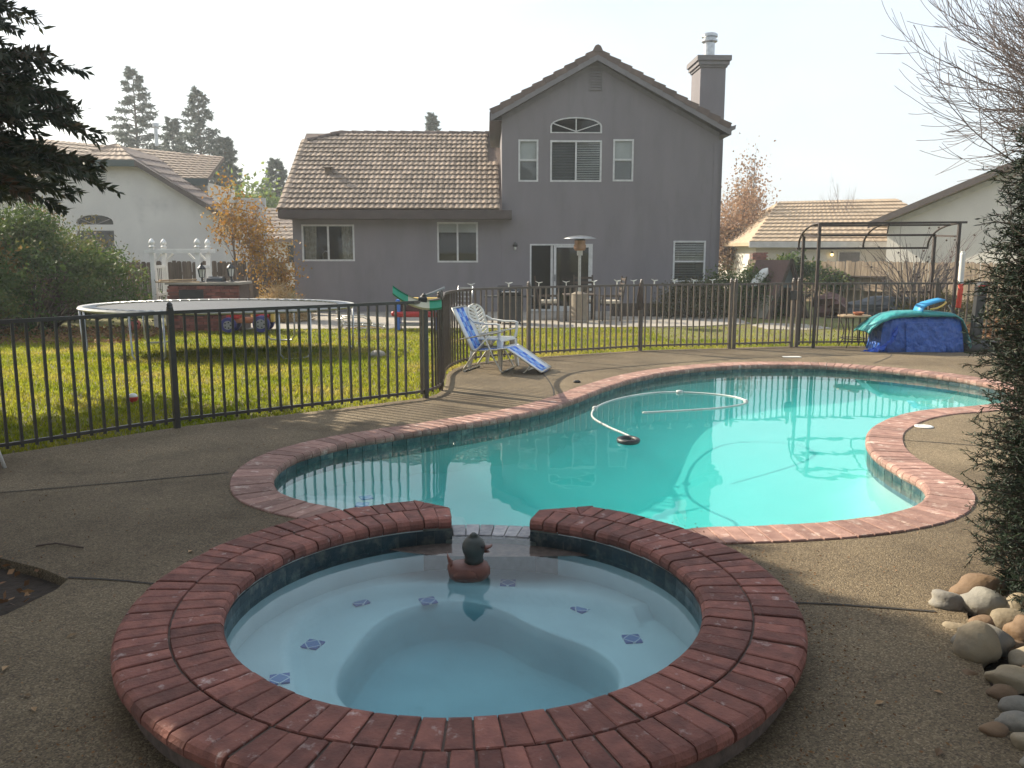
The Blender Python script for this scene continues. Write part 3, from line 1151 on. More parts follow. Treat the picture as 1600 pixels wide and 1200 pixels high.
def make_spa():
    # shell: inner wall, bench and footwell
    N = 96
    for (r, z0, z1, mt) in ((1.075, SPA_Z - 0.06, -1.1, 'plaster_spa'), (1.43, SPA_Z - 0.06, -1.1, 'mortar')):
        m = MB()
        angs = [GAP1 + (360 - (GAP1 - GAP0)) * k / N for k in range(N + 1)]
        vs = [tuple(pol(r, a, z0)) for a in angs] + [tuple(pol(r, a, z1)) for a in angs]
        m.add(vs, [(i, i + 1, N + 2 + i, N + 1 + i) for i in range(N)])
        m.build('wall', mt, spa, smooth=True)
    # floor: round footwell inside a bench, built in rings so that its lip stays crisp
    NA = 128
    rows, zrow = [], []
    V = []
    rings = [('in', q) for q in np.linspace(0.0, 0.94, 12)] + [('lip', 0.0), ('lip', 0.3), ('lip', 0.7), ('lip', 1.0)] + [('out', q) for q in np.linspace(0.06, 1.0, 22)]
    for kind, q in rings:
        for k in range(NA):
            a = 2 * PI * k / NA
            f = spa_foot(a)
            if kind == 'in': r_, z = f * q, -0.45 + 0.03 * q ** 4
            elif kind == 'lip': r_, z = f * (0.965 + 0.045 * q), -0.42 + 0.20 * q
            else: r_, z = f * 1.01 + (1.12 - f * 1.01) * q, None
            x, y = r_ * math.cos(a) + 0.0, r_ * math.sin(a) + 0.04 * (1 - q if kind == 'out' else 1)
            if z is None: z = spa_bench(x, y)
            V.append((x, y, z))
    F = [(i * NA + k, i * NA + (k + 1) % NA, (i + 1) * NA + (k + 1) % NA, (i + 1) * NA + k) for i in range(len(rings) - 1) for k in range(NA)]
    np_mesh('floor', V, F, 'plaster_spa', spa, smooth=True)
    # coping
    T = 0.07
    prof_in = bull(T, SPA_Z, SPA_RM - SPA_R0, 0.034)
    w = SPA_R1 - SPA_RM
    prof_out = [(1 - t, z) for t, z in bull(T, SPA_Z, w, 0.034)][::-1]
    span = 360 - (GAP1 - GAP0)
    ni = 76
    da = span / ni
    me = profile_brick(pol(SPA_R0, -da / 2), pol(SPA_RM - 0.004, -da / 2), pol(SPA_R0, da / 2), pol(SPA_RM - 0.004, da / 2), prof_in).mesh('brick', 'brick')
    for k in range(ni):
        a = GAP1 + da * (k + 0.5)
        inst('brick', me, spa, (0, 0, rnd.uniform(-0.003, 0.003)), (0, 0, R(a + rnd.uniform(-0.25, 0.25))))
    o0, o1 = GAP1 + 8.5, GAP0 + 360 - 11.5
    no = 90
    db = (o1 - o0) / no
    me2 = profile_brick(pol(SPA_RM + 0.004, -db / 2), pol(SPA_R1, -db / 2), pol(SPA_RM + 0.004, db / 2), pol(SPA_R1, db / 2), prof_out).mesh('brick', 'brick')
    for k in range(no):
        a = o0 + db * (k + 0.5)
        inst('brick', me2, spa, (0, 0, rnd.uniform(-0.003, 0.003)), (0, 0, R(a + rnd.uniform(-0.25, 0.25))))
    # cut bricks fanning out at the two ends of the coping by the spillway
    for a0, a1 in ((GAP1, o0), (GAP0, o1 - 360)):
        p0, p1, p2 = pol(SPA_RM + 0.004, a0), pol(SPA_R1, a1), pol(SPA_RM + 0.004, a1)
        q = [p0.lerp(p1, t) for t in (0, 0.34, 0.67, 1.0)]
        for i in range(3):
            mm = MB()
            c = (p2 + q[i] + q[i + 1]) / 3
            tri = [c.lerp(p, 0.965) for p in (p2, q[i], q[i + 1])]
            mm.prism([(p.x, p.y) for p in tri], 'z', SPA_Z - T, SPA_Z - 0.001)
            mm.build('brick', 'brick', spa, bevel=0.006)
    # mortar bed
    mb = MB()
    angs = [GAP1 + span * k / N for k in range(N + 1)]
    mb.add([tuple(pol(SPA_R0 + 0.03, a, SPA_Z - 0.010)) for a in angs] + [tuple(pol(SPA_RM + 0.01, a, SPA_Z - 0.010)) for a in angs],
           [(i, i + 1, N + 2 + i, N + 1 + i) for i in range(N)])
    a2 = [o0 + (o1 - o0) * k / N for k in range(N + 1)]
    mb.add([tuple(pol(SPA_RM, a, SPA_Z - 0.0105)) for a in a2] + [tuple(pol(SPA_R1 - 0.03, a, SPA_Z - 0.0105)) for a in a2],
           [(i, i + 1, N + 2 + i, N + 1 + i) for i in range(N)])
    mb.build('mortar_bed', 'mortar', spa)
    # tiles at the waterline
    tm = MB().box((0, 0, 0), (0.012, 0.103, 0.103)).mesh('waterline_tile', 'tile_blue')
    nt_ = 60
    for k in range(nt_):
        a = GAP1 + span * (k + 0.5) / nt_
        p = pol(1.070, a, 0.024)
        inst('waterline_tile', tm, spa, p, (0, 0, R(a)))
    # spillway: a shelf of small stone tiles between the coping ends
    sh = MB()
    n2 = 12
    aa = [GAP0 - 2 + (GAP1 - GAP0 + 4) * k / n2 for k in range(n2 + 1)]
    for k in range(n2):
        a, b = aa[k], aa[k + 1]
        sec = lambda g0: [tuple(pol(1.055, g0, 0.018)), tuple(pol(1.255, g0, 0.018)), tuple(pol(1.255, g0, -1.1)), tuple(pol(1.055, g0, -1.1))]
        sh.loft([sec(a), sec(b)], cap=(k in (0, n2 - 1)))
    sh.build('spillway', 'tile_grout', spa)
    for k in range(6):
        a = GAP0 + 0.3 + (GAP1 - GAP0 - 0.6) * (k + 0.5) / 6
        h = (GAP1 - GAP0 - 0.6) / 12
        mm = MB()
        P = [pol(1.06, a - h * 0.95), pol(1.25, a - h * 0.95), pol(1.25, a + h * 0.95), pol(1.06, a + h * 0.95)]
        mm.prism([(p.x, p.y) for p in P], 'z', 0.02, 0.044 + rnd.uniform(-0.002, 0.002))
        mm.build('stone_tile', 'tile_stone', spa, bevel=0.004)
    # short piers under the coping ends
    for a in (GAP0, GAP1):
        mm = MB()
        s = -1 if a == GAP0 else 1
        P = [pol(1.07, a), pol(1.30, a), pol(1.42, a + s * 9), pol(1.07, a + s * 9)]
        mm.prism([(p.x, p.y) for p in P], 'z', -1.0, SPA_Z - 0.065)
        mm.build('pier', 'tile_grout', spa)
    # marker tiles on the bench
    mk = MB().box((0, 0, 0), (0.085, 0.085, 0.008)).mesh('marker_tile', 'marker')
    for x, y, z in ((-0.62, 0.70, 0), (-0.25, 0.72, 0), (0.185, 0.84, 0), (0.58, 0.62, 0), (0.80, 0.26, 0), (-0.76, 0.20, 0), (-0.80, -0.24, 0)):
        inst('marker_tile', mk, spa, (x, y, spa_bench(x, y) + 0.004), (0, 0, math.atan2(y, x) + rnd.uniform(-0.2, 0.2)))
    dr = MB()
    dr.lathe([(0.10, 0), (0.10, 0.012), (0.085, 0.02), (0.0, 0.026)], 24, (0.12, -0.42, -0.45))
    dr.build('drain_cover', 'white_plastic', spa, smooth=True)


make_spa()

# rubber duck
duck = thing('rubber_duck', 'reddish brown rubber duck with a dark head floating in the spa', 'duck', (-0.215, 4.12, SPA_WATER_Z - 0.022))


def make_duck():
    m = MB()
    secs = []
    for t, w_, zb, zt in ((-0.112, 0.012, 0.060, 0.085), (-0.098, 0.048, 0.015, 0.098), (-0.07, 0.078, 0.002, 0.106), (-0.03, 0.092, 0.0, 0.106), (0.02, 0.092, 0.0, 0.112),
                          (0.06, 0.080, 0.004, 0.112), (0.088, 0.055, 0.018, 0.098), (0.104, 0.02, 0.04, 0.07)):
        sec = []
        for k in range(16):
            a = 2 * PI * k / 16
            sec.append((t, w_ * math.cos(a), (zb + zt) / 2 + (zt - zb) / 2 * math.sin(a)))
        secs.append(sec)
    m.loft(secs)
    # upturned tail
    m.loft([[(-0.085 + dx, wy * s1, z + s2) for s1, s2 in ((-1, 0), (1, 0), (0.6, 0.02), (-0.6, 0.02))] for dx, wy, z in ((0.0, 0.045, 0.075), (-0.02, 0.032, 0.105), (-0.028, 0.014, 0.135))])
    b = m.build('body', 'duck_body', duck, smooth=True)
    for s in (-1, 1):
        wm = MB()
        wm.loft([[(t, s * (0.088 + 0.012 * math.sin(a)), 0.058 + h * math.cos(a)) if False else (t, s * (0.082 + 0.016 * abs(math.sin(a))) , 0.06 + h * math.cos(a)) for a in [2 * PI * k / 8 for k in range(8)]]
                 for t, h in ((-0.075, 0.006), (-0.05, 0.024), (-0.01, 0.03), (0.03, 0.022), (0.045, 0.006))])
        wm.build('wing', 'duck_body', duck, smooth=True)
    h = MB()
    prof = []
    for k in range(11):
        a = -PI / 2 + PI * k / 10
        prof.append((max(0.001, 0.060 * math.cos(a)), 0.178 + 0.064 * math.sin(a)))
    h.lathe([(0.05, 0.10), (0.046, 0.125)] + prof[3:-1] + [(0.022, 0.243), (0.008, 0.256)], 20, (0.022, 0, 0))
    hd = h.build('head', 'duck_head', duck, smooth=True)
    bl = MB()
    bl.loft([[(x, w_ * math.cos(2 * PI * k / 10), z + hh * math.sin(2 * PI * k / 10)) for k in range(10)] for x, w_, z, hh in ((0.07, 0.026, 0.176, 0.016), (0.09, 0.026, 0.178, 0.009), (0.108, 0.02, 0.186, 0.006), (0.116, 0.008, 0.192, 0.004))])
    bl.loft([[(x, w_ * math.cos(2 * PI * k / 10), z + hh * math.sin(2 * PI * k / 10)) for k in range(10)] for x, w_, z, hh in ((0.07, 0.02, 0.16, 0.008), (0.09, 0.019, 0.158, 0.005), (0.102, 0.01, 0.157, 0.003))])
    bl.build('bill', 'duck_body', hd, smooth=True)
    for s in (-1, 1):
        e = MB()
        e.lathe([(0.001, -0.008), (0.007, -0.004), (0.008, 0.0), (0.007, 0.004), (0.001, 0.008)], 10, (0.066, s * 0.038, 0.193))
        e.build('eye', 'black_plastic', hd, smooth=True)


make_duck()

# pool cleaner with its floating hose
cl = thing('pool_cleaner', 'black ring-shaped pool cleaner on a long white floating hose', 'pool cleaner', (1.08, 7.72, -0.107))


def make_cleaner():
    m = MB()
    m.tube([(0.085 * math.cos(a), 0.10 * math.sin(a), 0.04) for a in np.linspace(0, 2 * PI, 24, endpoint=False)], 0.025, 8, closed=True)
    m.build('bumper_ring', 'black_plastic', cl, smooth=True)
    pts = [(0.03, 0.02, 0.02), (0.05, 0.25, 0.018), (-0.12, 0.75, 0.018), (-0.22, 1.25, 0.02), (-0.10, 1.8, 0.028), (0.25, 2.35, 0.03), (0.75, 2.72, 0.03), (1.25, 2.68, 0.03),
           (1.62, 2.38, 0.03), (1.62, 1.98, 0.03), (1.25, 1.68, 0.03), (0.8, 1.52, 0.03), (0.35, 1.42, 0.026)]
    c = catmull(pts, False, 8)
    h = MB()
    h.tube(c, 0.012, 8)
    h.build('hose', 'hose', cl, smooth=True)
    for i in (30, 52, 70):
        f = MB()
        d = (c[i + 1] - c[i - 1]).normalized() * 0.04
        f.tube([c[i] - d, c[i], c[i] + d], [0.026, 0.032, 0.026], 8)
        f.build('hose_float', 'hose', cl, smooth=True)


make_cleaner()
sk = MB()
sk.lathe([(0.085, 0.001), (0.085, 0.010), (0.06, 0.013), (0.055, 0.008), (0.0005, 0.008)], 24)
tag(sk.build('skimmer', 'white_plastic', smooth=True, loc=(3.95, 8.0, 0)), 'round white skimmer cap set in the deck right of the pool', 'skimmer')
sk = MB()
sk.lathe([(0.04, 0.001), (0.05, 0.012), (0.035, 0.03), (0.001, 0.034)], 12, sy=0.5)
tag(sk.build('deck_return_cap', 'black_plastic', smooth=True, loc=(0.83, 10.75, 0)), 'small black cap lying on the deck near the lounge chair shadow', 'cap')
sk = MB().bb(-0.14, 0.14, -0.06, 0.06, 0.003, 0.012)
tag(sk.build('skimmer_cover', 'white_plastic', loc=(4.42, 13.35, 0), bevel=0.004), 'white rectangular skimmer cover on the deck behind the pool', 'skimmer cover')


# ------------------------------------------------------------------ pool fence
FH = 1.10


def fence_run(root, path, posts, mat, spacing=0.113, z0=0.0, skip_last=False):
    c = resample(path, step=0.08, closed=False)
    for nm, z, r in (('top_rail', FH, 0.016), ('bottom_rail', 0.085, 0.014)):
        m = MB()
        pts = [Vector((p.x, p.y, z)) for p in c]
        secs = []
        for i, p in enumerate(pts):
            d = (pts[min(i + 1, len(pts) - 1)] - pts[max(i - 1, 0)]).normalized()
            s = Vector((d.y, -d.x, 0))
            secs.append([tuple(p + s * a + Vector((0, 0, b))) for a, b in ((-r, -r), (r, -r), (r, r), (-r, r))])
        m.loft(secs)
        m.build(nm, mat, root)
    pm = MB().bb(-0.011, 0.011, -0.011, 0.011, 0.05, FH - 0.01).mesh('picket', mat)
    pts = resample(path, step=spacing, closed=False)
    for i, p in enumerate(pts[1:-1]):
        a = pts[i + 2] - pts[i]
        inst('picket', pm, root, (p.x, p.y, rnd.uniform(-0.004, 0.004)), (rnd.uniform(-0.006, 0.006), rnd.uniform(-0.006, 0.006), math.atan2(a.y, a.x)))
    pom = MB()
    pom.bb(-0.026, 0.026, -0.026, 0.026, 0.0, FH + 0.03)
    pom.lathe([(0.030, FH + 0.03), (0.032, FH + 0.045), (0.026, FH + 0.06), (0.028, FH + 0.075), (0.014, FH + 0.095), (0.001, FH + 0.10)], 10)
    me = pom.mesh('post', mat)
    for x, y, a in posts:
        inst('post', me, root, (x, y, 0), (0, 0, a))


fa = thing('pool_fence', 'dark iron picket pool fence running along the lawn at the left', 'fence')
fence_run(fa, FA, [(-3.193, 7.955, 0.7), (-0.99, 9.62, 0.7), (-5.7, 5.6, 0.7)], 'iron')
fb = thing('pool_fence', 'bronze iron picket pool fence curving behind the chairs to the gate', 'fence')
fence_run(fb, FB, [(-0.86, 10.15, 0.1), (-0.87, 10.45, 0.1), (0.26, 13.25, 0.5), (2.15, 14.2, 0.3), (3.73, 14.55, 0.15)], 'iron_bronze', 0.11)
fg = thing('pool_gate', 'bronze iron picket pool gate between two taller posts', 'gate')
fence_run(fg, [Vector((*GATE[0], 0)), Vector((*GATE[1], 0))], [(3.81, 14.565, 0.2), (4.87, 14.80, 0.2)], 'iron_bronze', 0.108)
part('latch', 'iron', fg, lambda m: m.bb(4.80, 4.92, 14.74, 14.79, 0.82, 0.98), bevel=0.01)
fc = thing('pool_fence', 'bronze iron picket pool fence behind the blue tarp and canopy frame', 'fence')
fence_run(fc, [Vector((x, y, 0)) for x, y in FENCE_C], [(4.97, 14.82, 0), (7.4, 14.9, 0), (9.2, 14.94, 0)], 'iron_bronze', 0.125)

# little winged clips along the rail
def make_clips():
    m = MB()
    m.bar((0, 0, -0.02), (0, 0, 0.03), 0.014)
    m.loft([[(x, y0, z - t), (x, y1, z - t), (x, y1, z + t), (x, y0, z + t)] for x, y0, y1, z, t in ((-0.055, -0.008, 0.012, 0.056, 0.003), (-0.02, -0.018, 0.018, 0.04, 0.006), (0.0, -0.02, 0.02, 0.034, 0.008),
                                                                                  (0.02, -0.018, 0.018, 0.04, 0.006), (0.058, -0.008, 0.012, 0.050, 0.003))])
    me = m.mesh('rail_clip', 'white_plastic')
    tot = resample(FB, n=400, closed=False)
    ordinal = ('first', 'second', 'third', 'fourth', 'fifth', 'sixth', 'seventh', 'eighth', 'ninth', 'tenth', 'eleventh')
    for num, px in enumerate((-0.60, -0.05, 0.26 + 0.15, 0.86, 1.32, 1.72, 2.02, 2.38, 2.72, 3.05, 3.4)):
        p = min((q for q in tot if q.y > 12.2), key=lambda q: abs(q.x - px))
        o = inst('rail_clip', me, None, (p.x, p.y, FH + 0.035), (0, rnd.uniform(-0.15, 0.15), rnd.uniform(-0.5, 0.5)), (1.0, 1.0, 1.0))
        tag(o, 'small white winged clip on the far pool fence rail, ' + ordinal[num] + ' from the left', 'clip', 'white winged clips on the far pool fence rail')


make_clips()
rag = MB()
rag.loft([[(r_ * math.cos(a) * 0.9, r_ * 0.6 * math.sin(a), z) for a in [2 * PI * k / 9 + 0.3 * z for k in range(9)]] for r_, z in ((0.015, 1.13), (0.035, 1.05), (0.05, 0.95), (0.062, 0.85), (0.066, 0.76), (0.05, 0.70), (0.02, 0.69))])
tag(rag.build('hanging_rag', 'bark', smooth=True, loc=(2.12, 14.13, 0)), 'brown rag hanging from a pool fence post below a white clip', 'rag')

# curved green and cream board lying across the fence corner
brd = thing('curved_board', 'curved green and cream plastic board with grey handle lying across the fence corner', 'toy', (-1.06, 9.56, 1.10), R(6))


def make_board():
    L = []
    for k in range(17):
        t = -0.27 + 0.54 * k / 16
        L.append((t, 0.95 * t * t - 0.30 * t - 0.02))
    wv, tv = Vector((0, 0.62, 0.78)) * 0.052, Vector((0, -0.78, 0.62)) * 0.012
    def seg(i0, i1, mat, nm):
        m = MB()
        secs = []
        for t, z in L[i0:i1 + 1]:
            c = Vector((t, 0, z))
            secs.append([tuple(c - wv - tv), tuple(c + wv - tv), tuple(c + wv + tv * 2.2), tuple(c + wv * 0.85 + tv), tuple(c - wv * 0.85 + tv), tuple(c - wv + tv * 2.2)])
        m.loft(secs)
        return m.build(nm, mat, brd)
    seg(0, 5, 'green_plastic', 'end_cap')
    seg(5, 12, 'cream_plastic', 'deck_plate')
    seg(12, 16, 'green_plastic', 'end_cap')
    part('bracket', 'black_plastic', brd, lambda m: m.box((0.06, 0.05, 0.02), (0.10, 0.08, 0.06)), bevel=0.01)
    part('handle', 'grey_plastic', brd, lambda m: m.tube([(0.04, 0.05, 0.05), (0.17, 0.12, 0.095), (0.31, 0.2, 0.15)], 0.013, 8), smooth=True)


make_board()

# ------------------------------------------------------------------ blue webbed lounge chair
lc = thing('lounge_chair', 'folding lounge chair with blue and white webbing on the deck', 'lounge chair', (-0.20, 11.62, 0), R(-17))


def uv_sheet(m_pts, w0, w1, parent, name, thick=0.006):
    """webbing sheet following a line of (x, z) from y=w0 to y=w1, with UVs"""
    bm = bmesh.new()
    uv = bm.loops.layers.uv.new('UVMap')
    n = len(m_pts)
    tot = [0]
    for i in range(1, n):
        tot.append(tot[-1] + math.hypot(m_pts[i][0] - m_pts[i - 1][0], m_pts[i][1] - m_pts[i - 1][1]))
    cols = 6
    gridv = []
    for i, (x, z) in enumerate(m_pts):
        row = []
        for j in range(cols + 1):
            s = j / cols
            row.append(bm.verts.new((x, w0 + (w1 - w0) * s, z - 0.02 * math.sin(PI * s))))
        gridv.append(row)
    for i in range(n - 1):
        for j in range(cols):
            f = bm.faces.new((gridv[i][j], gridv[i + 1][j], gridv[i + 1][j + 1], gridv[i][j + 1]))
            f.smooth = True
            for lp, (a, b) in zip(f.loops, ((i, j), (i + 1, j), (i + 1, j + 1), (i, j + 1))):
                lp[uv].uv = (b / cols, tot[a] / 0.66)
    me = bpy.data.meshes.new(name)
    bm.to_mesh(me)
    bm.free()
    me.materials.append(MATS['webbing'])
    o = link(bpy.data.objects.new(name, me), parent)
    md = o.modifiers.new('solid', 'SOLIDIFY')
    md.thickness = thick
    return o


def make_lounge():
    W0, W1 = -0.02, 0.50
    back = [(-0.36, 0.30), (-0.45, 0.48), (-0.55, 0.68), (-0.645, 0.88)]
    seat = [(-0.36, 0.30), (-0.20, 0.305), (0.0, 0.325), (0.14, 0.35)]
    leg_ = [(0.14, 0.35), (0.32, 0.24), (0.50, 0.12), (0.63, 0.04)]
    uv_sheet(back, W0, W1, lc, 'backrest')
    uv_sheet(seat, W0, W1, lc, 'seat')
    uv_sheet(leg_, W0, W1, lc, 'leg_rest')
    for nm, ln in (('back_frame', back), ('seat_frame', seat), ('leg_rest_frame', leg_)):
        m = MB()
        for y in (W0 - 0.012, W1 + 0.012):
            m.tube([(x, y, z) for x, z in ln], 0.012, 8)
        e = ln[-1] if nm != 'seat_frame' else ln[0]
        m.tube([(e[0], W0 - 0.012, e[1]), (e[0], W1 + 0.012, e[1])], 0.012, 8)
        m.build(nm, 'aluminium', lc, smooth=True)
    for y in (W0 - 0.035, W1 + 0.035):
        part('arm_rest', 'aluminium', lc, lambda m: m.loft([[(x, y - 0.022, z - 0.01), (x, y + 0.022, z - 0.01), (x, y + 0.022, z + 0.01), (x, y - 0.022, z + 0.01)] for x, z in ((-0.52, 0.455), (-0.20, 0.52), (0.02, 0.56), (0.10, 0.58))]), bevel=0.006)
        part('leg', 'aluminium', lc, lambda m: m.tube([(-0.10, y, 0.53), (-0.32, y, 0.26), (-0.47, y, 0.05), (-0.49, y, 0.012), (-0.45, y, 0.012)], 0.012, 8), smooth=True)
        part('leg', 'aluminium', lc, lambda m: m.tube([(-0.18, y, 0.53), (-0.06, y, 0.25), (0.06, y, 0.04), (0.09, y, 0.012), (0.06, y, 0.012)], 0.012, 8), smooth=True)
    part('foot_bar', 'aluminium', lc, lambda m: m.tube([(-0.47, W0 - 0.035, 0.012), (-0.45, W1 + 0.035, 0.012)], 0.012, 8), smooth=True)
    part('foot_bar', 'aluminium', lc, lambda m: m.tube([(0.07, W0 - 0.035, 0.012), (0.07, W1 + 0.035, 0.012)], 0.012, 8), smooth=True)
    part('foot_loop', 'aluminium', lc, lambda m: m.tube([(0.48, W0, 0.13), (0.40, W0, 0.02), (0.36, W0 + 0.05, 0.012), (0.36, W1 - 0.05, 0.012), (0.40, W1, 0.02), (0.48, W1, 0.13)], 0.010, 8), smooth=True)


make_lounge()

# ------------------------------------------------------------------ white moulded chair
wc = thing('plastic_chair', 'white moulded plastic armchair with slotted round back behind the lounge chair', 'chair', (-0.26, 12.25, 0), R(62))


def make_plastic_chair():
    # chair faces -Y locally
    m = MB()
    # seat
    m.loft([[(-w_, y, z - 0.012), (w_, y, z - 0.012), (w_, y, z + 0.012), (-w_, y, z + 0.012)] for y, w_, z in ((-0.24, 0.22, 0.40), (-0.20, 0.235, 0.425), (0.0, 0.225, 0.42), (0.18, 0.20, 0.41), (0.22, 0.19, 0.43))])
    m.build('seat', 'white_plastic', wc, bevel=0.008)
    # slotted back: strips between slots inside a rounded outline
    def yb(z): return 0.20 + (z - 0.42) * 0.30
    def half(z):
        t = (z - 0.42) / 0.48
        return 0.185 + 0.06 * math.sin(PI * min(1, t * 1.05)) if t < 0.72 else 0.238 * math.sqrt(max(0.0, 1 - ((t - 0.72) / 0.29) ** 2))
    bk = MB()
    zs = np.linspace(0.42, 0.905, 26)
    for side in (-1, 1):
        bk.loft([[(side * half(z), yb(z) - 0.012, z), (side * max(half(z) - 0.045, 0.0), yb(z) - 0.012, z), (side * max(half(z) - 0.045, 0.0), yb(z) + 0.012, z), (side * half(z), yb(z) + 0.012, z)] for z in zs])
    bk.loft([[(-0.022, yb(z) - 0.01, z), (0.022, yb(z) - 0.01, z), (0.022, yb(z) + 0.01, z), (-0.022, yb(z) + 0.01, z)] for z in zs[:-1]])
    for k in range(9):
        z = 0.47 + 0.047 * k
        for side in (-1, 1):
            a = (side * 0.015, yb(z), z)
            zz = min(z + 0.055, 0.885)
            b = (side * max(half(zz) - 0.02, 0.02), yb(zz), zz)
            bk.bar(a, b, 0.010, 0.028)
    bk.box((0, yb(0.44), 0.44), (0.40, 0.02, 0.07))
    bk.build('backrest', 'white_plastic', wc)
    for s in (-1, 1):
        ar = MB()
        ar.loft([[(s * x - 0.022, y, z - 0.012), (s * x + 0.022, y, z - 0.012), (s * x + 0.022, y, z + 0.012), (s * x - 0.022, y, z + 0.012)] for x, y, z in ((0.235, 0.27, 0.72), (0.27, 0.18, 0.665), (0.285, 0.0, 0.645), (0.28, -0.18, 0.65), (0.275, -0.235, 0.635))])
        ar.loft([[(s * x - 0.02, y - 0.012, z), (s * x + 0.02, y - 0.012, z), (s * x + 0.02, y + 0.02, z), (s * x - 0.02, y + 0.02, z)] for x, y, z in ((0.275, -0.235, 0.645), (0.265, -0.235, 0.54), (0.245, -0.225, 0.42))])
        ar.build('arm_rest', 'white_plastic', wc, bevel=0.008)
        for y0, y1 in ((-0.21, -0.25), (0.18, 0.27)):
            lg = MB()
            lg.loft([[(s * (0.20 + dx) - w_, y - w_, z), (s * (0.20 + dx) + w_, y - w_, z), (s * (0.20 + dx) + w_, y + w_, z), (s * (0.20 + dx) - w_, y + w_, z)] for dx, y, w_, z in ((0, y0, 0.038, 0.41), (0.03, (y0 + y1) / 2, 0.028, 0.2), (0.06, y1, 0.02, 0.0))])
            lg.build('leg', 'white_plastic', wc, bevel=0.006)


make_plastic_chair()

# ------------------------------------------------------------------ trampoline
tr = thing('trampoline', 'large trampoline with black mat and pale rim on the lawn', 'trampoline', (-5.1, 14.9, gz(-5, 14.9)))


tr.scale = (1, 0.76, 1)


def make_trampoline():
    RT, H = 2.30, 0.80
    part('jumping_mat', 'tramp_mat', tr, lambda m: m.lathe([(0.001, H - 0.012), (2.06, H - 0.006), (2.06, H), (0.001, H - 0.004)], 64), smooth=False)
    part('rim', 'galvanised', tr, lambda m: m.tube([(RT * math.cos(a), RT * math.sin(a), H - 0.01) for a in np.linspace(0, 2 * PI, 64, endpoint=False)], 0.024, 8, closed=True), smooth=True)
    m = MB()
    N = 64
    secs = []
    for k in range(N):
        a = 2 * PI * k / N
        c, s = math.cos(a), math.sin(a)
        secs.append([((RT + 0.045) * c, (RT + 0.045) * s, H - 0.005), ((RT + 0.02) * c, (RT + 0.02) * s, H + 0.026), ((RT - 0.07) * c, (RT - 0.07) * s, H + 0.020 - 0.006 * (k % 2)), ((RT - 0.07) * c, (RT - 0.07) * s, H + 0.004)])
    secs.append(secs[0])
    m.loft(secs, cap=False)
    m.build('safety_pad', 'tramp_pad', tr)
    sp = MB().tube([(2.04, 0, 0), (2.14, 0, 0.010), (2.27, 0, 0.0)], 0.011, 6).mesh('spring', 'galvanised')
    for k in range(72):
        inst('spring', sp, tr, (0, 0, H + 0.012), (0, 0, 2 * PI * k / 72))
    for k in range(6):
        a = 2 * PI * (k + 0.25) / 6
        for da in (-0.14, 0.14):
            pass
        p = lambda aa, r, z: (r * math.cos(aa), r * math.sin(aa), z)
        m = MB()
        m.tube([p(a - 0.13, RT, H - 0.02), p(a - 0.13, RT - 0.02, 0.12), p(a - 0.10, RT - 0.02, 0.03), p(a, RT - 0.02, 0.02), p(a + 0.10, RT - 0.02, 0.03), p(a + 0.13, RT - 0.02, 0.12), p(a + 0.13, RT, H - 0.02)], 0.017, 8)
        m.build('leg', 'galvanised', tr, smooth=True)


make_trampoline()


# ------------------------------------------------------------------ the house
HS = thing('house', 'grey stucco two-storey house with gable and tiled single-storey wing', 'house', (0, 25.5, 0), 0.03)
ZB = -0.16


def wall_panel(outer, holes, y0, y1):
    """wall in the XZ plane with openings, from y0 (front) to y1"""
    vs, fs = fill2d(outer, holes)
    k = len(vs)
    m = MB()
    m.v = [(x, y0, z) for x, z, _ in vs] + [(x, y1, z) for x, z, _ in vs]
    m.f = list(fs) + [tuple(i + k for i in reversed(f)) for f in fs]
    for loop in [outer] + holes:
        n = len(loop)
        m.add([(x, y0, z) for x, z in loop] + [(x, y1, z) for x, z in loop], [(i, (i + 1) % n, n + (i + 1) % n, n + i) for i in range(n)])
    return m


def rect(x0, x1, z0, z1):
    return [(x0, z0), (x1, z0), (x1, z1), (x0, z1)]


ARCH = [(1.11, 5.02), (2.615, 5.02)] + [(1.8625 + 0.7525 * math.cos(a), 5.22 + 0.25 * math.sin(a)) for a in np.linspace(0, PI, 13)]
WINS = {'a': (-6.165, -4.631, 1.343, 2.406), 'b': (-2.205, -1.006, 1.305, 2.48), 'door': (0.53, 2.394, ZB + 0.02, 1.848), 'r': (4.80, 5.77, 0.72, 1.941),
        'u1': (0.186, 0.767, 3.639, 4.835), 'u2': (1.114, 2.619, 3.639, 4.817), 'u3': (2.952, 3.554, 3.657, 4.853)}


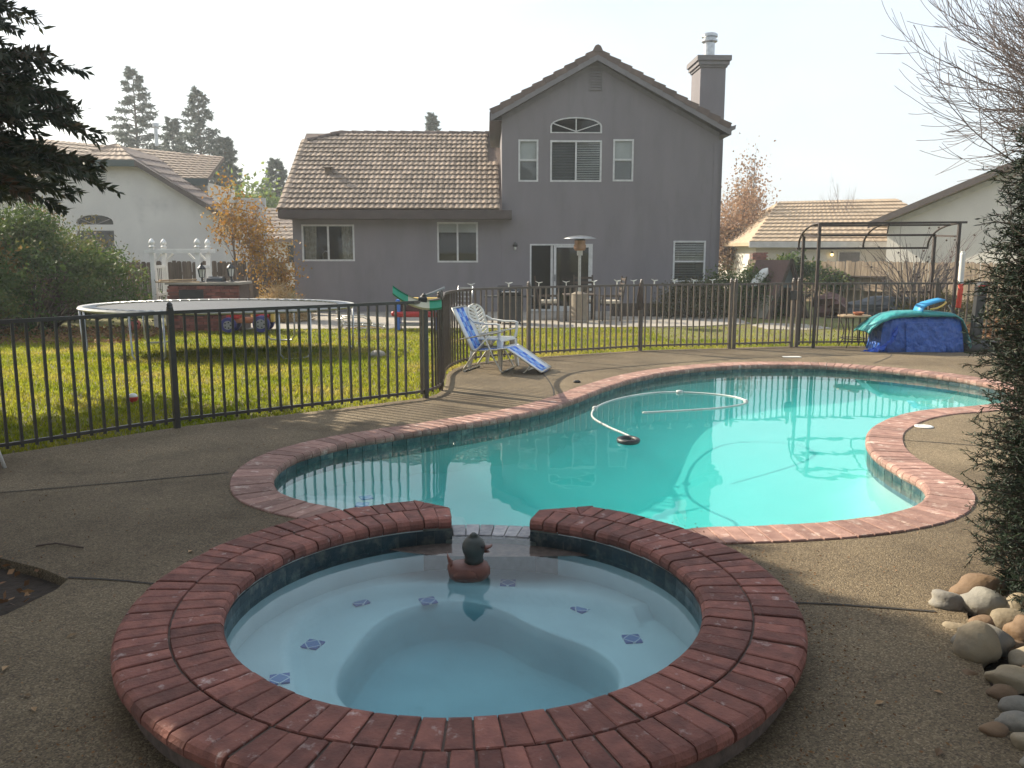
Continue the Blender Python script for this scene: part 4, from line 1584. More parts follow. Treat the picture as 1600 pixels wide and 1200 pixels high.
def frame(root, x0, x1, z0, z1, t=0.05, d=0.04, mulls=(), bars=(), mat='frame_white', y=-0.015):
    """window: frame, optional vertical mullions and horizontal bars, glass pane, dark room box behind"""
    w = MB()
    w.bb(x0, x0 + t, y, y + d + 0.03, z0, z1).bb(x1 - t, x1, y, y + d + 0.03, z0, z1)
    w.bb(x0 + t, x1 - t, y + 0.002, y + d + 0.028, z0, z0 + t).bb(x0 + t, x1 - t, y + 0.002, y + d + 0.028, z1 - t, z1)
    for x in mulls: w.bb(x - t / 2, x + t / 2, y + 0.004, y + d + 0.02, z0 + t, z1 - t)
    for z in bars: w.bb(x0 + t, x1 - t, y + 0.006, y + d + 0.018, z - t / 2, z + t / 2)
    win = w.build('window', mat, root)
    xs = [x0 + t] + list(mulls) + [x1 - t]
    for i in range(len(xs) - 1):
        zs = [z0 + t] + list(bars) + [z1 - t]
        for j in range(len(zs) - 1):
            part('pane', 'glass', win, lambda m: m.bb(xs[i] + 0.003, xs[i + 1] - 0.003, y + 0.035, y + 0.041, zs[j] + 0.003, zs[j + 1] - 0.003))
    r = MB()
    a, b, c, e, f = x0 - 0.15, x1 + 0.15, z0 - 0.15, z1 + 0.15, 1.6
    r.add([(a, 0.21, c), (b, 0.21, c), (b, f, c), (a, f, c), (a, 0.21, e), (b, 0.21, e), (b, f, e), (a, f, e)], [(0, 1, 2, 3), (4, 5, 6, 7), (1, 2, 6, 5), (2, 3, 7, 6), (3, 0, 4, 7)])
    r.build('room', 'room_dark', win)
    return win


def blinds(win, x0, x1, z0, z1, y=0.062, pitch=0.045, mat='blind', tilt=0.5):
    m = MB()
    z = z0
    rot = Matrix.Rotation(tilt, 3, 'X')
    while z < z1:
        m.box(((x0 + x1) / 2, y, z), (x1 - x0, 0.042, 0.004), rot)
        z += pitch
    return m.build('blind', mat, win)


def make_house():
    # front wall of the wing and of the gable block
    gp, ge = 7.02, 5.42
    wing = wall_panel([(-6.42, ZB), (-0.30, ZB), (-0.30, 2.95), (-6.42, 2.95)], [rect(*WINS['a']), rect(*WINS['b'])], 0.0, 0.2)
    wing.build('wall', 'stucco', HS)
    gab = [(-0.297, ZB), (6.06, ZB), (6.06, 5.02), (2.45, 7.02), (-0.297, 5.50)]
    d = WINS['door']
    gw = wall_panel(gab, [rect(*WINS[k]) for k in ('door', 'r', 'u1', 'u2', 'u3')] + [ARCH], 0.0, 0.2)
    gw.build('wall', 'stucco', HS)
    part('wall', 'stucco', HS, lambda m: m.bb(-0.297, -0.10, 0.2, 10.0, ZB, 5.50).bb(5.86, 6.06, 0.2, 10.0, ZB, 5.0).bb(-6.42, -6.22, 0.2, 7.5, ZB, 2.95))
    part('wall', 'stucco', HS, lambda m: m.prism([(0.4, 2.95), (7.2, 2.95), (3.8, 5.2)], 'x', -6.42, -6.25))
    # slightly lighter corner board seen at the right
    part('corner_trim', 'trim_grey', HS, lambda m: m.bb(5.90, 5.925, -0.012, 0.004, ZB, 4.9))
    # windows
    x0, x1, z0, z1 = WINS['a']
    w = frame(HS, x0, x1, z0, z1, mulls=((x0 + x1) / 2,))
    cu = MB()
    for xa, xb in ((x0 + 0.06, x0 + 0.42), (x1 - 0.40, x1 - 0.06)):
        n = 15
        top = [(xa + (xb - xa) * k / n, 0.12 + 0.03 * math.sin(k * 2.1), z1) for k in range(n + 1)]
        bot = [(p[0] * 0.9 + (xa if xa < -5.5 else xb) * 0.1, p[1], z0) for p in top]
        cu.add(top + bot, [(i, i + 1, n + 2 + i, n + 1 + i) for i in range(n)])
    cu.build('curtain', 'curtain', w)
    part('faucet', 'galvanised', w, lambda m: m.tube([(-5.62, 0.3, z0), (-5.62, 0.3, z0 + 0.22), (-5.55, 0.3, z0 + 0.3), (-5.46, 0.3, z0 + 0.27), (-5.44, 0.3, z0 + 0.2)], 0.015, 6), smooth=True)
    x0, x1, z0, z1 = WINS['b']
    w = frame(HS, x0, x1, z0, z1, mulls=((x0 + x1) / 2,))
    part('roller_shade', 'blind', w, lambda m: m.bb(x0 + 0.03, x1 - 0.03, 0.1, 0.105, z1 - 0.30, z1))
    for k in ('u1', 'u3'):
        x0, x1, z0, z1 = WINS[k]
        w = frame(HS, x0, x1, z0, z1, bars=((z0 + z1) / 2 + 0.02,))
        blinds(w, x0 + 0.04, x1 - 0.04, (z0 + z1) / 2, z1, tilt=1.2, pitch=0.038)
        blinds(w, x0 + 0.04, x1 - 0.04, z0, (z0 + z1) / 2, mat='blind_dark', tilt=1.2, pitch=0.038)
    x0, x1, z0, z1 = WINS['u2']
    xm = (x0 + x1) / 2
    w = frame(HS, x0, x1, z0, z1, mulls=(xm,))
    blinds(w, x0 + 0.04, xm - 0.02, z0, z1, mat='blind_dark', tilt=0.9)
    blinds(w, xm + 0.02, x1 - 0.04, z0, z1, tilt=0.75, pitch=0.05)
    # arched window
    am = MB()
    n = len(ARCH)
    cx, cz = 1.8625, 5.02
    inner = [(cx + (x - cx) * 0.94, cz + 0.03 + (z - cz) * 0.86) for x, z in ARCH]
    vs = [(x, -0.015, z) for x, z in ARCH] + [(x, -0.015, z) for x, z in inner] + [(x, 0.05, z) for x, z in ARCH] + [(x, 0.05, z) for x, z in inner]
    fs = []
    for i in range(n):
        j = (i + 1) % n
        fs += [(i, j, n + j, n + i), (2 * n + i, 2 * n + j, 3 * n + j, 3 * n + i), (n + i, n + j, 3 * n + j, 3 * n + i), (i, j, 2 * n + j, 2 * n + i)]
    am.add(vs, fs)
    am.bar((cx, 0.01, cz + 0.04), (cx, 0.01, 5.44), 0.03, 0.03)
    am.bar((cx, 0.012, cz + 0.05), (1.17, 0.012, 5.30), 0.026, 0.026)
    am.bar((cx, 0.012, cz + 0.05), (2.555, 0.012, 5.30), 0.026, 0.026)
    aw = am.build('window', 'frame_white', HS)
    aw['label'] = 'arched fan window with three glazing bars'
    pa = MB()
    pa.add([(x, 0.03, z) for x, z in inner], [tuple(range(n))])
    pa.build('pane', 'glass', aw)
    r = MB()
    r.add([(0.9, 0.21, 4.9), (2.8, 0.21, 4.9), (2.8, 1.4, 4.9), (0.9, 1.4, 4.9), (0.9, 0.21, 5.6), (2.8, 0.21, 5.6), (2.8, 1.4, 5.6), (0.9, 1.4, 5.6)], [(0, 1, 2, 3), (4, 5, 6, 7), (1, 2, 6, 5), (2, 3, 7, 6), (3, 0, 4, 7)])
    r.build('room', 'room_dark', aw)
    # right ground floor window
    x0, x1, z0, z1 = WINS['r']
    w = frame(HS, x0, x1, z0, z1, bars=((z0 + z1) / 2 - 0.0,))
    blinds(w, x0 + 0.04, x1 - 0.04, (z0 + z1) / 2, z1, tilt=0.6, pitch=0.05)
    blinds(w, x0 + 0.04, x1 - 0.04, z0, (z0 + z1) / 2, mat='blind_dark', tilt=0.6, pitch=0.05)
    # sliding door
    x0, x1, z0, z1 = WINS['door']
    dm = MB()
    t = 0.045
    dm.bb(x0, x0 + t, -0.012, 0.08, z0, z1).bb(x1 - t, x1, -0.012, 0.08, z0, z1).bb(x0 + t, x1 - t, -0.010, 0.078, z1 - t, z1).bb(x0 + t, x1 - t, -0.010, 0.078, z0, z0 + 0.06)
    door = dm.build('sliding_door', 'frame_white', HS)
    sp = MB()
    xa = 1.24
    sp.bb(xa, xa + 0.075, 0.0, 0.04, z0 + 0.06, z1 - t).bb(x1 - t - 0.07, x1 - t, 0.0, 0.04, z0 + 0.06, z1 - t).bb(xa + 0.075, x1 - t - 0.07, 0.002, 0.038, z1 - t - 0.06, z1 - t).bb(xa + 0.075, x1 - t - 0.07, 0.002, 0.038, z0 + 0.06, z0 + 0.15)
    sp.build('door_panel', 'frame_white', door)
    part('door_jamb', 'frame_white', door, lambda m: m.bb(xa - 0.09, xa - 0.02, 0.042, 0.075, z0 + 0.06, z1 - t))
    part('pane', 'glass', door, lambda m: m.bb(xa + 0.08, x1 - t - 0.074, 0.015, 0.021, z0 + 0.155, z1 - t - 0.063))
    part('door_handle', 'black_plastic', door, lambda m: m.bb(xa + 0.025, xa + 0.05, -0.03, 0.0, 0.75, 0.95))
    r = MB()
    a, b, c, e, f = x0 - 0.3, x1 + 0.3, z0 - 0.01, z1 + 0.3, 3.0
    r.add([(a, 0.21, c), (b, 0.21, c), (b, f, c), (a, f, c), (a, 0.21, e), (b, 0.21, e), (b, f, e), (a, f, e)], [(0, 1, 2, 3), (4, 5, 6, 7), (1, 2, 6, 5), (2, 3, 7, 6), (3, 0, 4, 7)])
    r.build('room', 'room_dark', door)
    # wall lamp
    lamp = part('wall_lamp', 'black_plastic', HS, lambda m: m.lathe([(0.02, 0.0), (0.075, 0.02), (0.08, 0.05), (0.05, 0.10), (0.02, 0.13), (0.001, 0.135)], 14, (0.09, -0.10, 1.76)).bar((0.09, -0.1, 1.86), (0.09, 0.01, 1.84), 0.04), smooth=True)
    part('globe', 'lamp_glass', lamp, lambda m: m.lathe([(0.001, 0), (0.03, 0.01), (0.04, 0.05), (0.03, 0.10)], 12, (0.09, -0.10, 1.665)), smooth=True)
    # gable vent
    v = part('gable_vent', 'trim_grey', HS, lambda m: m.bb(2.22, 2.245, -0.02, 0.02, 6.20, 6.90).bb(2.575, 2.60, -0.02, 0.02, 6.20, 6.90).bb(2.2, 2.62, -0.004, -0.002, 6.19, 6.91))
    sl = MB().box((0, 0, 0), (0.32, 0.045, 0.012), Matrix.Rotation(0.6, 3, 'X')).mesh('slat', 'stucco')
    for k in range(9):
        inst('slat', sl, v, (2.41, -0.02, 6.24 + 0.077 * k))
    # ---- wing roof
    ev_y, ev_z, rd_y, rd_z = -0.5, 2.82, 3.75, 5.50
    pitch = math.atan2(rd_z - ev_z, rd_y - ev_y)
    sl_len = math.hypot(rd_z - ev_z, rd_y - ev_y)
    XL, XR = -6.68, -0.05
    rf = part('roof', 'roof_tile_dark', HS, lambda m: m.prism([(ev_y, ev_z - 0.03), (rd_y, rd_z - 0.03), (8.0, ev_z - 0.03), (8.0, ev_z - 0.13), (rd_y, rd_z - 0.15), (ev_y, ev_z - 0.13)], 'x', XL, -0.62)
              .prism([(ev_y, ev_z - 0.03), (2.9, ev_z - 0.03 + 3.4 * math.tan(pitch)), (2.9, ev_z - 0.14 + 3.4 * math.tan(pitch)), (ev_y, ev_z - 0.13)], 'x', -0.62, -0.30))
    part('fascia', 'trim_brown', rf, lambda m: m.bb(XL, -0.02, ev_y - 0.02, ev_y + 0.03, ev_z - 0.26, ev_z - 0.02).bb(XL + 0.0, -0.02, ev_y + 0.03, -0.001, ev_z - 0.27, ev_z - 0.25).bb(-0.28, -0.02, ev_y - 0.018, -0.003, ev_z - 0.25, ev_z - 0.035))
    part('barge_board', 'trim_brown', rf, lambda m: m.prism([(ev_y, ev_z - 0.02), (rd_y - 0.6, rd_z - 0.02 - 0.6 * math.tan(pitch)), (rd_y - 0.6, rd_z - 0.25 - 0.6 * math.tan(pitch)), (ev_y, ev_z - 0.25)], 'x', XL - 0.03, XL - 0.002))
    # tiles
    rows = 17
    tw, ex = 0.325, sl_len / rows
    tm = MB()
    nx = 10
    prof = []
    for k in range(nx + 1):
        u = k / nx
        prof.append((u * tw * 0.985 - tw / 2, 0.020 * (0.5 - 0.5 * math.cos(4 * PI * u)) ** 0.8))
    # local: x across, y up the slope, z normal; butt edge raised
    def sec(y, zo, th): return [(x, y, zo + h + th) for x, h in prof] + [(x, y, zo) for x, h in reversed(prof)]
    tm.loft([sec(0, 0.026, 0.022), sec(ex * 1.02, 0.0, 0.008)])
    tme = tm.mesh('roof_tile', 'roof_tile')
    cols = int((XR - 0.25 - XL) / tw)
    late = MB()
    for r_ in range(rows):
        y = ev_y + ex * r_ * math.cos(pitch)
        z = ev_z + ex * r_ * math.sin(pitch)
        # clipped corner: the top rows start further right
        top_cut = max(0, r_ - (rows - 3)) * 0.40
        for c in range(cols):
            x = XL + 0.12 + tw * (c + 0.5) + (0.0 if r_ % 2 else 0.02)
            if x - tw / 2 < XL + top_cut: continue
            if y > 1.9 and x > -0.62: continue
            if x + tw / 2 > -0.30 + 0.0 and y > -0.15: x = -0.30 - tw / 2
            if r_ * cols + c < 300:
                inst('roof_tile', tme, rf, (x + rnd.uniform(-0.006, 0.006), y, z), (pitch + rnd.uniform(-0.012, 0.012), 0, rnd.uniform(-0.01, 0.01)))
            else:
                M = Matrix.Translation((x, y, z)) @ Matrix.Rotation(pitch, 4, 'X')
                late.add([tuple(M @ Vector(p)) for p in tm.v], tm.f)
    o = late.build('roof_tile_field', 'roof_tile', rf)
    o['kind'] = 'stuff'
    # rake tiles along the left edge and ridge caps
    rk = MB()
    rk.loft([[(-0.11, 0, -0.02), (-0.11, 0, 0.05), (0.0, 0, 0.075), (0.11, 0, 0.05), (0.11, 0, 0.03), (-0.06, 0, 0.03), (-0.06, 0, -0.02)], [(-0.10, ex * 1.1, -0.03), (-0.10, ex * 1.1, 0.03), (0.0, ex * 1.1, 0.05), (0.10, ex * 1.1, 0.03), (0.10, ex * 1.1, 0.01), (-0.05, ex * 1.1, 0.01), (-0.05, ex * 1.1, -0.03)]])
    rme = rk.mesh('rake_tile', 'roof_tile')
    for r_ in range(rows - 2):
        inst('rake_tile', rme, rf, (XL + 0.05, ev_y + ex * r_ * math.cos(pitch), ev_z + ex * r_ * math.sin(pitch)), (pitch, 0, 0))
    cap = MB()
    cap.loft([[(0, -0.13, -0.05), (0, -0.08, 0.03), (0, 0, 0.06), (0, 0.08, 0.03), (0, 0.13, -0.05)], [(0.42, -0.12, -0.06), (0.42, -0.07, 0.01), (0.42, 0, 0.035), (0.42, 0.07, 0.01), (0.42, 0.12, -0.06)]])
    cme = cap.mesh('ridge_tile', 'roof_tile_dark')
    for k in range(13):
        inst('ridge_tile', cme, rf, (XL + 1.1 + 0.40 * k, rd_y, rd_z + 0.02))
    a0 = Vector((XL + 0.1, rd_y - 0.55, rd_z - 0.55 * math.tan(pitch) + 0.06))
    a1 = Vector((XL + 1.2, rd_y, rd_z + 0.05))
    for k in range(3):
        p = a0.lerp(a1, k / 3)
        dv = a1 - a0
        inst('ridge_tile', cme, rf, p, (0, -math.atan2(dv.z, math.hypot(dv.x, dv.y)), math.atan2(dv.y, dv.x)))
    part('roof_vent', 'roof_tile', rf, lambda m: m.box((-5.55, 1.35, 4.05), (0.22, 0.26, 0.16)).box((-5.70, 1.3, 3.9), (0.10, 0.2, 0.10)).box((-5.55, 1.25, 4.14), (0.30, 0.34, 0.03)), bevel=0.02)
    # ---- gable roof
    pk = (2.42, 7.27)
    sL, sR = 0.556, 0.530
    xl, xr = -0.62, 6.30
    zl, zr = pk[1] - sL * (pk[0] - xl), pk[1] - sR * (xr - pk[0])
    gr = part('roof', 'roof_tile_dark', HS, lambda m: m.prism([(xl, zl), (pk[0], pk[1]), (xr, zr), (xr, zr - 0.14), (pk[0], pk[1] - 0.16), (xl, zl - 0.14)], 'y', -0.26, 10.3))
    part('barge_board', 'trim_grey', gr, lambda m: m.prism([(xl, zl - 0.06), (pk[0], pk[1] - 0.06), (xr, zr - 0.06), (xr, zr - 0.27), (pk[0], pk[1] - 0.28), (xl, zl - 0.27)], 'y', -0.30, -0.265))
    part('frieze_board', 'trim_grey', gr, lambda m: m.prism([(-0.29, 5.46), (pk[0], 7.02), (6.05, 5.05), (6.05, 4.92), (pk[0], 6.88), (-0.29, 5.33)], 'y', -0.03, -0.002))
    part('fascia', 'trim_brown', gr, lambda m: m.bb(xl - 0.03, xl, -0.27, 10.3, zl - 0.25, zl).bb(xl, -0.30, -0.2, 10.3, zl - 0.25, zl - 0.23))
    part('fascia', 'trim_grey', gr, lambda m: m.bb(xr, xr + 0.03, -0.29, 10.3, zr - 0.26, zr).bb(6.06, xr, -0.2, 10.3, zr - 0.26, zr - 0.24))
    part('gutter_end', 'trim_grey', gr, lambda m: m.prism([(xr + 0.03, zr - 0.02), (xr + 0.16, zr + 0.02), (xr + 0.14, zr - 0.10), (xr + 0.03, zr - 0.12)], 'y', -0.29, 9.0))
    nl = 10
    for (x0, x1, s) in ((xl, pk[0], sL), (xr, pk[0], -sR)):
        L = math.hypot(x1 - x0, s * (x1 - x0))
        ang = math.atan(s) if x1 > x0 else math.atan(s)
        n_ = 10 if x1 > x0 else 12
        seg = L / n_
        rt = MB()
        rt.loft([[(0, 0, -0.10), (0, 0, 0.075), (0, 0.20, 0.075), (0, 0.20, 0.045), (0, 0.035, 0.045), (0, 0.035, -0.10)], [(seg * 1.03, 0.006, -0.12), (seg * 1.03, 0.006, 0.03), (seg * 1.03, 0.194, 0.03), (seg * 1.03, 0.194, 0.0), (seg * 1.03, 0.04, 0.0), (seg * 1.03, 0.04, -0.12)]])
        rtm = rt.mesh('rake_tile', 'roof_tile_dark')
        for k in range(n_):
            t = k / n_
            x = x0 + (x1 - x0) * t
            z = pk[1] - (sL * (pk[0] - x) if x1 > x0 else sR * (x - pk[0]))
            o = inst('rake_tile', rtm, gr, (x, -0.31, z))
            if x1 > x0: o.rotation_euler = (0, -math.atan(sL), 0)
            else:
                o.scale = (-1, 1, 1)
                o.rotation_euler = (0, math.atan(sR), 0)
    part('ridge_tile', 'roof_tile_dark', gr, lambda m: m.prism([(pk[0] - 0.15, pk[1] - 0.04), (pk[0] - 0.08, pk[1] + 0.10), (pk[0], pk[1] + 0.14), (pk[0] + 0.08, pk[1] + 0.10), (pk[0] + 0.15, pk[1] - 0.04)], 'y', -0.34, 10.3))
    # chimney
    ch = part('chimney', 'stucco', HS, lambda m: m.bb(5.93, 6.72, 2.0, 3.2, ZB, 7.35))
    part('chimney_cap', 'trim_grey', ch, lambda m: m.bb(5.84, 6.81, 1.91, 3.29, 7.35, 7.47).bb(5.79, 6.86, 1.86, 3.34, 7.47, 7.62).bb(5.89, 6.76, 1.96, 3.24, 7.28, 7.35))
    fl = part('flue', 'galvanised', ch, lambda m: m.lathe([(0.17, 7.62), (0.17, 8.20)], 18, (6.33, 2.6, 0)), smooth=False)
    part('flue_cap', 'galvanised', fl, lambda m: m.lathe([(0.20, 8.14), (0.25, 8.17), (0.25, 8.22), (0.20, 8.24), (0.20, 8.29), (0.25, 8.31), (0.25, 8.38), (0.20, 8.42), (0.001, 8.44)], 18, (6.33, 2.6, 0)))
    part('chimney_base', 'stucco', HS, lambda m: m.bb(6.061, 6.35, 1.9, 3.4, ZB, 4.7))


make_house()


# ------------------------------------------------------------------ neighbouring houses
def tile_field(parent, fn, rows, cols, mat, name='roof_tile_field', th=0.05, wav=0.03):
    """rows of overlapping tiles on a sloping quad; fn(u, v) -> point, joined (too small to tell apart)"""
    m = MB()
    for r in range(rows):
        v0, v1 = r / rows, (r + 1.06) / rows
        n = cols * 2
        a = [Vector(fn(k / n, v0)) + Vector((0, 0, th + (wav if k % 2 else 0))) for k in range(n + 1)]
        b = [Vector(fn(k / n, min(v1, 1.0))) + Vector((0, 0, 0.005 + (wav * 0.8 if k % 2 else 0))) for k in range(n + 1)]
        c = [Vector(fn(k / n, v0)) for k in range(n + 1)]
        q = n + 1
        m.add(a + b + c, [(i, i + 1, q + i + 1, q + i) for i in range(n)] + [(i, i + 1, 2 * q + i + 1, 2 * q + i) for i in range(n)])
    o = m.build(name, mat, parent)
    o['kind'] = 'stuff'
    return o


def bilerp(a, b, c, d):
    a, b, c, d = map(Vector, (a, b, c, d))
    return lambda u, v: (a.lerp(b, u)).lerp(d.lerp(c, u), v)


def make_left_house():
    h = thing('house', 'white stucco neighbour house with clipped gable behind the white arbor', 'house', (-15.5, 34, -0.3), R(4))
    # gable end, local x from -7 to 4.3
    wall = [(-7.0, 0), (4.1, 0), (4.1, 3.2), (3.9, 3.45), (0.9, 5.15), (-1.4, 5.35), (-7.0, 2.6)]
    am = [(-1.55, 2.95), (-0.15, 2.95)] + [(-0.85 + 0.70 * math.cos(a), 3.06 + 0.26 * math.sin(a)) for a in np.linspace(0, PI, 9)]
    wp = wall_panel(wall, [am, rect(-1.55, -0.15, 1.2, 2.72)], 0, 0.2)
    wp.build('wall', 'stucco_white', h)
    part('wall', 'stucco_white', h, lambda m: m.bb(3.9, 4.1, 0.2, 4.2, 0, 3.0).bb(-7.0, 3.9, 8.8, 9.0, 0, 4.5))
    w = part('window', 'trim_grey', h, lambda m: m.bar((-0.85, 0.06, 2.95), (-0.85, 0.06, 3.3), 0.03).bar((-0.85, 0.06, 2.95), (-0.3, 0.06, 3.16), 0.03).bar((-0.85, 0.06, 2.95), (-1.4, 0.06, 3.16), 0.03))
    part('pane', 'glass', w, lambda m: m.add([(x, 0.1, z) for x, z in am], [tuple(range(len(am)))]))
    part('room', 'room_dark', w, lambda m: m.bb(-1.7, 0.0, 0.3, 0.32, 2.8, 3.4))
    w = part('window', 'trim_grey', h, lambda m: m.bb(-0.88, -0.82, 0.05, 0.1, 1.2, 2.72))
    part('pane', 'glass', w, lambda m: m.bb(-1.55, -0.15, 0.10, 0.105, 1.2, 2.72))
    part('room', 'room_dark', w, lambda m: m.bb(-1.7, 0.0, 0.3, 0.32, 1.1, 2.78))
    v = part('gable_vent', 'frame_white', h, lambda m: m.bb(-0.68, -0.65, -0.03, 0.02, 4.42, 5.25).bb(-0.31, -0.28, -0.03, 0.02, 4.42, 5.25))
    sl = MB().box((0, 0, 0), (0.34, 0.05, 0.045), Matrix.Rotation(0.5, 3, 'X')).mesh('slat', 'frame_white')
    for k in range(9): inst('slat', sl, v, (-0.48, -0.03, 4.47 + 0.09 * k))
    part('vent_back', 'room_dark', v, lambda m: m.bb(-0.65, -0.31, -0.008, -0.004, 4.42, 5.25))
    # gable roof: right slope with barge board, clipped front
    rf = part('roof', 'roof_tile_dark', h, lambda m: m.add([(4.6, -0.35, 3.05), (0.95, -0.35, 5.35), (-0.4, 1.6, 6.2), (-0.4, 6.4, 6.2), (4.6, 1.2, 3.05), (4.6, -0.35, 2.93), (0.95, -0.35, 5.23), (-0.4, 1.6, 6.05), (-0.4, 6.4, 6.05), (4.6, 1.2, 2.93)],
                                              [(0, 1, 2, 3, 4), (9, 8, 7, 6, 5), (0, 1, 6, 5), (1, 2, 7, 6)])
              .add([(0.95, -0.35, 5.36), (-1.6, -0.35, 5.36), (-0.4, 1.6, 6.21), (0.95, -0.35, 5.22), (-1.6, -0.35, 5.22), (-0.4, 1.6, 6.06)], [(0, 1, 2), (5, 4, 3), (0, 1, 4, 3)])
              .add([(-1.6, -0.35, 5.35), (-7.3, -0.35, 2.4), (-7.3, 9, 2.4), (-0.4, 9, 6.2), (-0.4, 1.6, 6.2)], [(0, 1, 2, 3, 4)]))
    tile_field(rf, bilerp((4.6, -0.34, 3.05), (4.6, 1.2, 3.05), (-0.4, 6.4, 6.2), (0.1, 0.9, 5.88)), 9, 6, 'roof_tile_dark')
    part('barge_board', 'trim_brown', rf, lambda m: m.prism([(4.65, 3.08), (0.95, 5.40), (0.95, 5.20), (4.65, 2.86)], 'y', -0.42, -0.37))
    part('fascia', 'trim_green', rf, lambda m: m.bb(-1.7, 0.95, -0.42, -0.37, 5.14, 5.38))
    tile_field(rf, bilerp((-1.6, -0.36, 5.36), (0.95, -0.36, 5.36), (-0.35, 1.6, 6.2), (-0.45, 1.6, 6.2)), 4, 8, 'roof_tile')
    # taller main roof behind, facing the viewer
    mr = part('roof', 'roof_tile_dark', h, lambda m: m.add([(-7.0, 3.6, 5.0), (2.6, 3.6, 5.0), (2.6, 6.5, 6.2), (-7.0, 9, 7.27), (-7.0, 3.6, 4.85), (2.6, 3.6, 4.85), (2.6, 6.5, 6.05), (-7.0, 9, 7.1)], [(0, 1, 2, 3), (7, 6, 5, 4), (0, 1, 5, 4), (1, 2, 6, 5)]))
    part('wall', 'stucco_cream', h, lambda m: m.bb(-2.0, 2.4, 4.2, 9, 2.5, 4.9))
    part('fascia', 'trim_green', mr, lambda m: m.bb(-0.2, 2.6, 3.55, 3.6, 4.72, 5.02))
    tile_field(mr, bilerp((-7.0, 3.58, 5.0), (2.6, 3.58, 5.0), (2.6, 6.5, 6.22), (-7.0, 9, 7.29)), 11, 34, 'roof_tile')
    part('flue', 'galvanised', mr, lambda m: m.lathe([(0.09, 6.9), (0.09, 7.75), (0.15, 7.78), (0.15, 7.95), (0.001, 8.0)], 10, (-1.0, 8.3, 0)))
    # small far house with a tiled roof between the trees
    s = thing('house', 'distant cream house with brown tiled roof just left of the grey house', 'house', (-14.5, 46, -0.3), R(3))
    part('wall', 'stucco_cream', s, lambda m: m.bb(-1.5, 6, 0, 6, 0, 2.6))
    part('window', 'room_dark', s, lambda m: m.bb(2.5, 3.3, -0.02, 0.0, 1.3, 2.2))
    rf = part('roof', 'roof_tile_dark', s, lambda m: m.add([(-2.2, -0.6, 2.5), (6.6, -0.6, 2.5), (6.0, 4, 4.5), (0.5, 4, 4.3), (-2.2, -0.6, 2.35), (6.6, -0.6, 2.35)], [(0, 1, 2, 3), (0, 1, 5, 4)]))
    tile_field(rf, bilerp((-2.2, -0.62, 2.5), (6.6, -0.62, 2.5), (6.0, 4, 4.52), (0.5, 4, 4.32)), 9, 24, 'roof_tile')


make_left_house()


